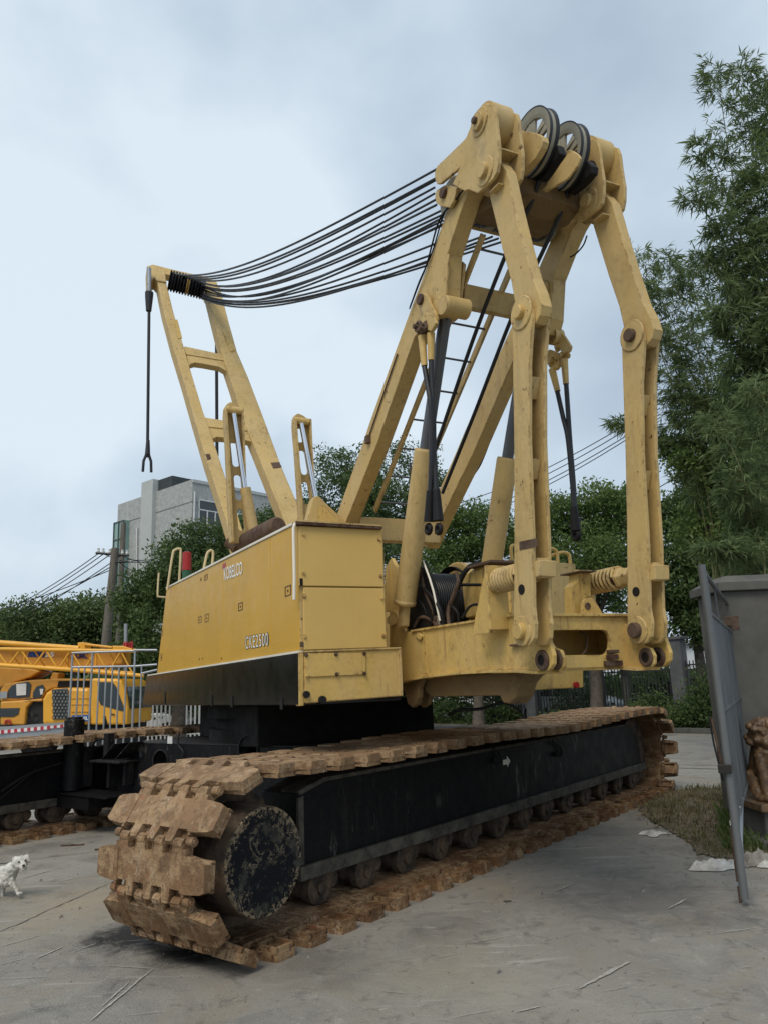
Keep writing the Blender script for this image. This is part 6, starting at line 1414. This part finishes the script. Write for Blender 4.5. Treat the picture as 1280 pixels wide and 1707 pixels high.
# ================================================================== GREY BUILDING
YB = 55
b0 = pY(191, 1000, 62); b1 = pY(318, 1000, YB); b2 = pY(560, 1000, 66)
def nxy(p): return np.array([p[0], p[1], 0])
b0, b1, b2 = map(nxy, (b0, b1, b2))
def hz(p, x, y):                                # height where photo row y meets the vertical through p
    d_ = ray(x, y); k = (p[1]-CAM[1])/d_[1]; return float(CAM[2]+d_[2]*k)
br_ = empty('grey_building', b1, 'tall grey rendered building with a white framed window rising behind the trees at the left', 'building')
zt1 = hz(b1, 318, 799)
e1 = (b0-b1)/np.linalg.norm(b0-b1); e2 = (b2-b1)/np.linalg.norm(b2-b1); n1_ = np.array([e1[1], -e1[0], 0]); n1_ *= np.sign(-(n1_@b1)); n2_ = np.array([e2[1], -e2[0], 0]); n2_ *= np.sign(-(n2_@b1))
L1 = np.linalg.norm(b0-b1); L2 = np.linalg.norm(b2-b1)
back = b0+e2*L2
wl = MB().prism([b1, b0, back, b2], Z*zt1); emit('walls', wl, conc2, br_)
for z in (zt1-1.7, zt1-5.1, zt1-8.5):
    emit('wall_joint', MB().box(b1+e1*L1/2+n1_*.01+Z*z, (e1, n1_, Z), (L1/2, .012, .03)), simple('joint_line', (.16, .17, .17), (.2, .21, .21), 3) if 'joint_line' not in MATS else MATS['joint_line'], br_)
    emit('wall_joint', MB().box(b1+e2*L2/2+n2_*.01+Z*z, (e2, n2_, Z), (L2/2, .012, .03)), MATS['joint_line'], br_)
emit('parapet', MB().box(b1+e2*L2/2+n2_*.02+Z*(zt1-.12), (e2, n2_, Z), (L2/2, .06, .12)), conc2p, br_)
def onW1(x, y, off=0): return hit(x, y, n1_, float((b1+n1_*off)@n1_))
def onW2(x, y, off=0): return hit(x, y, n2_, float((b1+n2_*off)@n2_))
# projecting column with the dark roof box behind it
ca, cb_ = onW1(233, 900, .35), onW1(252, 900, .35); ztc = float(onW1(243, 802, .35)[2])
emit('column', MB().prism([nxy(ca), nxy(cb_), nxy(cb_)-n1_*1.2, nxy(ca)-n1_*1.2], Z*ztc), conc2p, br_, bevel=.03)
cc_ = onW1(286, 860, -.2); zd = float(onW1(253, 805, -.2)[2])
emit('roof_box', MB().prism([nxy(cb_)-n1_*.5, nxy(cc_), nxy(cc_)-n1_*3, nxy(cb_)-n1_*3.5], Z*(zd-.0)), simple('dark_roof_sheet', (.03, .04, .045), (.045, .055, .06), 2), br_)
# glass stair tower on the far left edge
glassg = paint('greenish_glass', (.20, .33, .30), .12, 0, 0, spec=.8)
ga, gb = onW1(188, 950, .5), onW1(204, 950, .5); zg = float(onW1(196, 870, .5)[2])
gt_ = emit('glass_tower', MB().prism([nxy(ga), nxy(gb), nxy(gb)-n1_*.5, nxy(ga)-n1_*.5], Z*zg), glassg, br_)
for k in range(6): z = zg-.05-k*1.45; emit('mullion', MB().box((nxy(ga)+nxy(gb))/2+n1_*.02+Z*z, (e1, n1_, Z), (np.linalg.norm(ga-gb)/2, .03, .05)), simple('dark_mullion', (.06, .07, .07), (.08, .09, .09), 3) if 'dark_mullion' not in MATS else MATS['dark_mullion'], gt_)
for f in (0, .5, 1): p = nxy(ga)*(1-f)+nxy(gb)*f; emit('mullion', MB().box(p+n1_*.03+Z*zg/2, (e1, n1_, Z), (.05, .04, zg/2)), MATS['dark_mullion'], gt_)
# windows on the right face
def win(x0, y0, x1, y1):
    a, b_ = onW2(x0, y1, .0), onW2(x1, y0, .0); zb, zt = float(onW2(x0, y1)[2]), float(onW2(x0, y0)[2]); A_, B_ = nxy(a), nxy(b_); m_ = (A_+B_)/2; hw = np.linalg.norm(B_-A_)/2
    wn_ = emit('window', MB().box(m_+n2_*.01+Z*(zb+zt)/2, (e2, n2_, Z), (hw, .02, (zt-zb)/2)), tglass, br_)
    fr = MB(); zm = zb+(zt-zb)*.62
    for z in (zb, zm, zt): fr.box(m_+n2_*.05+Z*z, (e2, n2_, Z), (hw, .03, .045))
    for f in (-1, -.33, .33, 1): fr.box(m_+e2*hw*f+n2_*.05+Z*(zb+zm)/2, (e2, n2_, Z), (.045, .03, (zm-zb)/2-.05))
    for f in (-1, 1): fr.box(m_+e2*hw*f+n2_*.05+Z*(zt+zm)/2, (e2, n2_, Z), (.045, .03, (zt-zm)/2-.05))
    emit('window_frame', fr, whitep, wn_); return wn_
win(331, 833, 372, 876); win(395, 857, 431, 905)
emit('drain_pipe', MB().tube([onW2(325, 820, .1), onW2(322.5, 905, .1)], .07, 8), whitep, br_)
emit('drain_pipe', MB().tube([onW1(228.5, 880, .1), onW1(228, 1010, .1)], .06, 8), whitep, br_)
# ================================================================== UTILITY POLE AND WIRES
YP = 34
pt, pb_ = pY(192.5, 914, YP), pY(176, 1080, YP); dirp = (pt-pb_)/(pt[2]-pb_[2]); base = pt-dirp*pt[2]
po = empty('utility_pole', base, 'leaning wooden utility pole with crossarm in front of the grey building', 'utility pole')
emit('pole', MB().tube([base, pt], [.24, .17], 14), woodpole, po)
ca_ = pY(160, 922, YP); cb2 = pY(262, 929, YP); emit('crossarm', MB().tube([ca_, pY(215, 926, YP)], .06, 6), ironm, po)
emit('crossarm', MB().tube([pY(192, 1012-0, YP-.3)*0+pY(184, 938, YP-.1), pY(214, 936, YP-.1)], .05, 6), ironm, po)
for x in (164, 172, 183, 204, 212): q = pY(x, 922.5+(x-164)*.07, YP); emit('insulator', MB().lathe(q+Z*.03, Z, [(0, 0), (0, .05), (.06, .07), (.12, .05), (.2, .06), (.22, 0)], 10), whitep, po)
p2 = empty('steel_pole', base_of(203, 38), 'slim steel pole standing right beside the leaning utility pole', 'pole'); emit('pole', MB().tube([pY(203, 870, 38)*np.array([1, 1, 0]), pY(206, 872, 38)], .13, 10), woodpole, p2)
l0 = base_of(213, 25); lp = empty('lamp_post', l0, 'short pale post standing behind the truck crane boom', 'post'); emit('post', MB().tube([l0, pY(210, 1040, 25)], .06, 10), galv, lp)
def wire(a, b_, sag, r, lab, grp, name='overhead_wire'):
    pts = [np.array(a)*(1-k/16)+np.array(b_)*k/16-Z*sag*4*(k/16)*(1-k/16) for k in range(17)]
    return emit(name, MB().tube(pts, r, 5), rubber, label=lab, cat='wire', group=grp)
grpL = 'wires running left from the utility pole'
for i, (x0, y0, x1, y1) in enumerate(((164, 923, -60, 1040), (172, 924, -60, 1046), (183, 925, -80, 1066), (204, 925, -90, 1085), (190, 942, -120, 1075), (190, 948, -160, 1046))):
    wire(pY(x0, y0, YP), pY(x1, y1, 52), .5, .022, 'thin dark wire sagging left from the utility pole', grpL)
grpR = 'wires running right from the utility pole'
for i, (x0, y0, x1, y1) in enumerate(((172, 923, 262, 931), (200, 925, 300, 934), (212, 932, 300, 912), (200, 938, 262, 952), (196, 960, 300, 905))):
    wire(pY(x0, y0, YP), pY(x1, y1, 40), .3, .02, 'thin dark wire running right from the utility pole towards the trees', grpR)
grp2 = 'parallel power lines at the right'
for x0, y0, x1, y1 in ((700, 855, 1100, 672), (700, 868, 1100, 680), (700, 880, 1100, 690), (700, 889, 1100, 696), (850, 900, 1150, 780)):
    wire(pY(x0, y0, 60), pY(x1, y1, 40), .9, .028, 'dark power line of a parallel set crossing the sky between the cylinders and link arms', grp2)
# ================================================================== TRUCK CRANE AT THE LEFT
YT = 22.5
def plY(px, Y, th): return MB().prism([pY(x, y, Y) for x, y in px], (0, th, 0))
def z1(L_): return zc(0, 1040, .203125, L_)
tb = pY(60, 1150, YT+1.2); tk = empty('truck_crane', (float(tb[0]), YT+1.2, 0), 'yellow truck crane parked behind the far track with its boom lowered', 'truck crane')
cabo = emit('cab', plY(z1([(740, 830), (742, 455), (770, 447), (960, 452), (1000, 470), (1030, 560), (1050, 700), (1045, 830)]), YT, 2.3), tor, tk, bevel=.06)
emit('cab_window', plY(z1([(800, 478), (925, 480), (955, 520), (1020, 690), (1015, 722), (900, 690), (825, 665), (808, 620)]), YT-.015, .02), tglass, cabo)
emit('windscreen', MB().prism([pY(211.5, 1145, YT+.15), pY(216, 1182, YT+.15), pY(216, 1182, YT+.15)+np.array([0, 2.0, 0]), pY(211.5, 1145, YT+.15)+np.array([0, 2.0, 0])], (.03, 0, .0)), tglass, cabo)
emit('door_seam', plY(z1([(1000, 700), (1010, 700), (1012, 830), (1002, 830)]), YT-.012, .01), tor2, cabo)
emit('step_recess', plY(z1([(845, 760), (865, 755), (885, 830), (845, 830)]), YT-.014, .012), darkh, cabo)
emit('door_handle', plY(z1([(905, 735), (940, 742), (940, 750), (905, 743)]), YT-.04, .03), ironm, cabo)
en = emit('engine_cover', plY(z1([(345, 830), (345, 620), (375, 565), (430, 532), (560, 525), (740, 527), (738, 830)]), YT+.05, 2.2), tor, tk, bevel=.09)
gl = emit('air_grille', plY(z1([(428, 540), (550, 528), (572, 640), (560, 780), (437, 788)]), YT+.015, .05), simple('grille_mesh', (.10, .115, .11), (.20, .22, .21), 14, .6, .3), en)
hexm = MB()
for i in range(9):
    for j in range(5):
        x = 440+j*28+(14 if i % 2 else 0); y = 555+i*27
        if x > 560: continue
        pts = [pY(0+(x+14*math.cos(a))*.203125, 1040+(y+16*math.sin(a))*.203125, YT+.0) for a in np.linspace(.52, .52+2*math.pi, 7)[:-1]]; hexm.tube(pts, .008, 4, closed=True)
emit('grille_pattern', hexm, ironm, gl)
for y in (610, 660, 720): emit('panel_seam', plY(z1([(585, y), (735, y-2), (735, y+5), (585, y+7)]), YT+.03, .02), tor2, en)
emit('fender', plY(z1([(0, 830), (0, 640), (180, 630), (345, 615), (345, 640), (260, 640), (215, 690), (200, 830)]), YT+.1, 2.1), tor2, tk, bevel=.04)
emit('headlamp_panel', plY(z1([(-40, 700), (0, 695), (160, 692), (150, 745), (110, 765), (0, 765), (-40, 765)]), YT+.08, .03), tglass, tk)
hk = MB().tube([pY(*p, YT+.05) for p in z1([(45, 828), (45, 800), (60, 792), (78, 795), (84, 828)])], .03, 8); emit('tow_hook', hk, redm, tk)
for x in (235, 300): 
    wc = pY(*z1([(x, 770)])[0], YT+.25); w_ = emit('wheel', MB().lathe(wc, (0, 1, 0), [(0, .1), (-.02, .38), (0, .50), (.06, .54), (.3, .54), (.3, 0)], 32), tyre, tk); emit('rim', MB().lathe(wc, (0, 1, 0), [(.0, .0), (-.03, .1), (.01, .3), (.01, .32)], 20), black_seat, w_)
for x in (-2.6, .9, 4.2):
    wc = np.array([float(tb[0])+x*.55, YT+.35, .54]); w_ = emit('wheel', MB().lathe(wc, (0, 1, 0), [(0, .1), (-.02, .38), (0, .50), (.06, .54), (.3, .54), (.3, 0)], 32), tyre, tk)
emit('chassis', plY(z1([(-200, 1010), (-200, 835), (1040, 835), (1030, 1000)]), YT+.3, 1.9), black_seat, tk, bevel=.03)
oc = emit('operator_cab', plY(z1([(0, 640), (0, 545), (40, 490), (250, 462), (480, 450), (742, 452), (742, 520), (560, 520), (430, 530), (375, 560), (345, 615), (180, 632)]), YT+.5, 1.6), tor2, tk, bevel=.04)
emit('cab_opening', plY(z1([(66, 610), (66, 545), (95, 510), (150, 488), (232, 475), (255, 500), (240, 600), (150, 612)]), YT+.47, .02), tglass, oc)
emit('cab_opening', plY(z1([(268, 605), (272, 560), (300, 515), (350, 500), (368, 530), (360, 560), (330, 605)]), YT+.47, .02), tglass, oc)
emit('white_panel', plY(z1([(133, 495), (216, 490), (213, 585), (136, 590)]), YT+.44, .02), whitep, oc); emit('white_panel', plY(z1([(325, 535), (355, 535), (350, 580), (332, 582)]), YT+.44, .02), whitep, oc)
emit('grille_box', plY(z1([(0, 560), (60, 555), (55, 612), (0, 615)]), YT+.42, .03), galv, oc)
emit('dark_gap', plY(z1([(480, 470), (735, 468), (735, 515), (570, 518), (470, 522)]), YT+.47, .02), darkh, oc)
# telescopic boom
bo = emit('telescopic_boom', plY(z1([(-300, 190), (0, 195), (780, 212), (1000, 215), (1005, 330), (780, 370), (600, 372), (0, 345), (-300, 340)]), YT+1.0, .85), tor2, tk, bevel=.05)
for x in (190, 545, 780): emit('boom_collar', plY(z1([(x, 205), (x+12, 206), (x+12, 368), (x, 366)]), YT+.97, .9), tor, bo)
emit('boom_foot', plY(z1([(-200, 340), (260, 368), (330, 390), (250, 440), (120, 480), (20, 520), (-200, 540)]), YT+.9, 1.0), tor2, bo, bevel=.04)
emit('boom_support', plY(z1([(400, 480), (430, 400), (480, 405), (470, 470), (465, 530), (440, 545)]), YT+.7, .5), tor2, tk, bevel=.02)
emit('boom_tube', MB().tube([pY(-60, 1067, YT+.8), pY(0, 1072, YT+.8), pY(132, 1081.5, YT+.8)], .085, 12), tor, bo)
emit('boom_head', plY(z1([(635, 155), (695, 150), (700, 205), (640, 208)]), YT+.8, .5), tor, bo, bevel=.02)
emit('boom_head', plY(z1([(920, 180), (1010, 182), (1085, 205), (1085, 225), (920, 218)]), YT+.8, .6), tor, bo, bevel=.02)
emit('head_link', MB().tube([pY(*z1([(700, 170)])[0], YT+.8), pY(*z1([(920, 195)])[0], YT+.8)], .04, 8), tor, bo)
mb = MB()
for k in range(9):
    a = z1([(1015+k*8, 215)])[0]; b_ = z1([(1020+k*8+random.uniform(-6, 6), 140+random.uniform(0, 30))])[0]; mb.tube([pY(*a, YT+.9), pY(*b_, YT+.9+random.uniform(-.1, .1))], [.05, .015], 5)
emit('red_flag', mb, redm, bo)
# lattice jib stowed along the boom
ji = emit('lattice_jib', MB().tube([pY(*p, YT+.2) for p in z1([(-300, 200), (0, 207), (1110, 226)])], .055, 10), tor, tk)
emit('jib_chord', MB().tube([pY(*p, YT+.2) for p in z1([(-300, 322), (0, 340), (580, 378), (1180, 428)])], .06, 10), tor, ji)
emit('jib_chord', MB().tube([pY(*p, YT+.9) for p in z1([(0, 330), (580, 366), (1110, 405)])], .04, 8), tor, ji)
topf = lambda x: 207+x*19/1110; botf = lambda x: 340+x*88/1180 if x > 0 else 340+x*.06
xs_ = list(range(-140, 1100, 103)); 
for i in range(len(xs_)-1):
    a, b_ = xs_[i], xs_[i+1]
    q = [(a, topf(a)), (b_, botf(b_))] if i % 2 else [(a, botf(a)), (b_, topf(b_))]
    emit('jib_lacing', MB().tube([pY(*p, YT+.2) for p in z1(q)], .026, 6), tor, ji)
    q2 = [(a, botf(a)-8), (b_-10, topf(b_)+10)] if i % 2 else [(a+10, topf(a)+10), (b_, botf(b_)-8)]
    if i % 2 == 0: emit('jib_lacing', MB().tube([pY(*z1([q2[0]])[0], YT+.2), pY(*z1([q2[1]])[0], YT+.85)], .02, 6), tor, ji)
def txt_y(name, body, L_, Y, mat, par, **k): return text_on(name, body, [pY(*p, Y) for p in z1(L_)], (0, -1, 0), 0, mat, par, **k)
emit('boom_label', plY(z1([(225, 272), (240, 228), (372, 230), (365, 276)]), YT+.985, .01), navy, bo)
txt_y('boom_lettering', 'XCT', [(232, 270), (365, 272), (368, 236), (240, 232)], YT+.975, bluep, bo, bold=.03)
txt_y('boom_lettering', '25', [(368, 271), (443, 272), (447, 232), (376, 231)], YT+.975, white_txt, bo, bold=.05)
txt_y('boom_lettering', 'XCMG', [(578, 284), (718, 288), (720, 240), (580, 236)], YT+.975, navy, bo, bold=.05)
pb2 = plY(z1([(585, 803), (588, 752), (735, 748), (733, 800)]), YT-.05, .02); np_ = emit('number_plate', pb2, bluep, tk)
txt_y('plate_lettering', 'XCT25L', [(600, 794), (722, 790), (724, 762), (602, 765)], YT-.06, white_txt, np_, bold=.03)
# red and white reflective strip along the deck edge
rw = [paint('reflector_white', (.7, .68, .68), .4, 0, .3), paint('reflector_red', (.42, .03, .05), .4, 0, .2)]
A_, B_ = (-20, 882), (575, 828)
mb = MB(); mb.cm = 0
for k in range(22):
    t0_, t1_ = k/22, (k+1)/22; q = lambda t, d_: (A_[0]+(B_[0]-A_[0])*t, A_[1]+(B_[1]-A_[1])*t+d_); mb.cm = k % 2
    mb.prism([pY(*p, YT-.1) for p in z1([q(t0_, -4), q(t1_, -4), q(t1_, 24 if k < 16 else 18), q(t0_, 24 if k < 16 else 18)])], (0, .03, 0))
emit('reflective_strip', mb, rw, tk)
emit('deck_edge', plY(z1([(-40, 850), (600, 805), (600, 1000), (-40, 1000)]), YT-.06, .3), galv, tk)
# ---- galvanised platform railing in front of the truck ---------------------
YG = 19.5
rg = empty('platform_railing', (float(pY(185, 1200, YG)[0]), YG, 0), 'tall galvanised tube railing standing in front of the yellow truck cab', 'railing')
for x0, yt, h in ((121, 1092, 0), (131.5, 1113, 0), (141.5, 1113, 0), (154.5, 1089, 0), (166, 1112, 0), (177.5, 1112, 0), (188, 1112, 0), (199, 1111, 0), (211, 1110, 0), (225.5, 1085, 0), (236.5, 1108, 0)):
    a = pY(x0, yt, YG); b_ = np.array([a[0]-.02, YG, 0]); emit('post', MB().tube([b_, a], .028 if yt < 1095 else .022, 8), galv, rg)
for L_ in ([(120, 1112.5), (225, 1111), (262, 1108)], [(120, 1089), (140, 1088), (224, 1085.5)], [(224, 1084), (262, 1084)], [(236, 1123), (262, 1117)]):
    emit('rail', MB().tube([pY(x, y, YG) for x, y in L_], .028, 8), galv, rg)
# ---- white picket fence and pale cars behind the crane house ----------------
YW = 27
pf = empty('picket_fence', (float(pY(275, 1170, YW)[0]), YW, 0), 'white picket fence seen under the crane house', 'fence')
x0_, x1_ = float(pY(205, 1170, YW)[0]), float(pY(345, 1170, YW)[0]); zt_ = float(pY(275, 1139, YW)[2]); mb = MB()
for k in range(int((x1_-x0_)/.145)): mb.wbox(x0_+k*.145, x0_+k*.145+.055, YW-.02, YW+.02, .1, zt_)
emit('pickets', mb, whitep, pf)
for z in (.35, zt_-.25): emit('rail', MB().wbox(x0_, x1_, YW+.022, YW+.06, z-.04, z+.04), whitep, pf)
def car_w(x, Y, mat, lab, L2_=1.0):
    global kd, kn, kA
    s0, s1, s2 = kd, kn, kA; kd, kn, kA = np.array([1.0, 0, 0]), np.array([0, 1.0, 0]), np.array([0, Y, 0.0]); r_c = car(x, 0, mat, lab, grp='pale cars at the left behind the fence'); kd, kn, kA = s0, s1, s2; return r_c
car_w(float(pY(232, 1170, 31)[0]), 31, carw, 'white car parked behind the yellow truck cab and the picket fence')
car_w(float(pY(305, 1170, 33)[0]), 33, carw, 'second pale car behind the picket fence, under the crane house')
# ---- far-off woods closing the left horizon ---------------------------------
r = np.random.default_rng(77); NW = 60000
def wood(name, x0, x1, y0, y1, h, n, lab, leaf=.45, mat=leafE):
    t = r.random(n); cx_ = x0+(x1-x0)*t; cy_ = y0+(y1-y0)*t+r.normal(size=n)*1.2
    top = h*(.72+.28*np.sin(cx_*.35+1)*np.sin(cx_*.13)+.08*np.sin(cx_*1.3)); zz = top*(r.random(n)**.6)
    p = np.stack([cx_+r.normal(size=n)*.4, cy_, zz], 1); p = p[p[:, 2] > .3]
    fast_mesh(name, leaf_quads(p, len(p), leaf, r, 0, .6).reshape(-1, 3), 4, mat, label=lab, cat='woods', kind='stuff')
wood('far_woods', -95, -12, 62, 50, 8.5, 26000, 'far-off belt of green woods behind the truck at the left', .7)
wood('undergrowth', -22, -6, 36, 31, 3.4, 15000, 'dark undergrowth below the trees behind the truck and picket fence', .28, leafB)
wood('undergrowth', -5, 17, 36, 30, 3.6, 16000, 'dark undergrowth below the trees behind the crane', .28, leafB)
wood('unseen_side_woods', -60, -38, 8, 60, 8.5, 9000, 'unseen belt of trees added far to the left to darken the glossy side panel', .9)  # out-of-view trees added so the side panel reflects dark foliage instead of sky
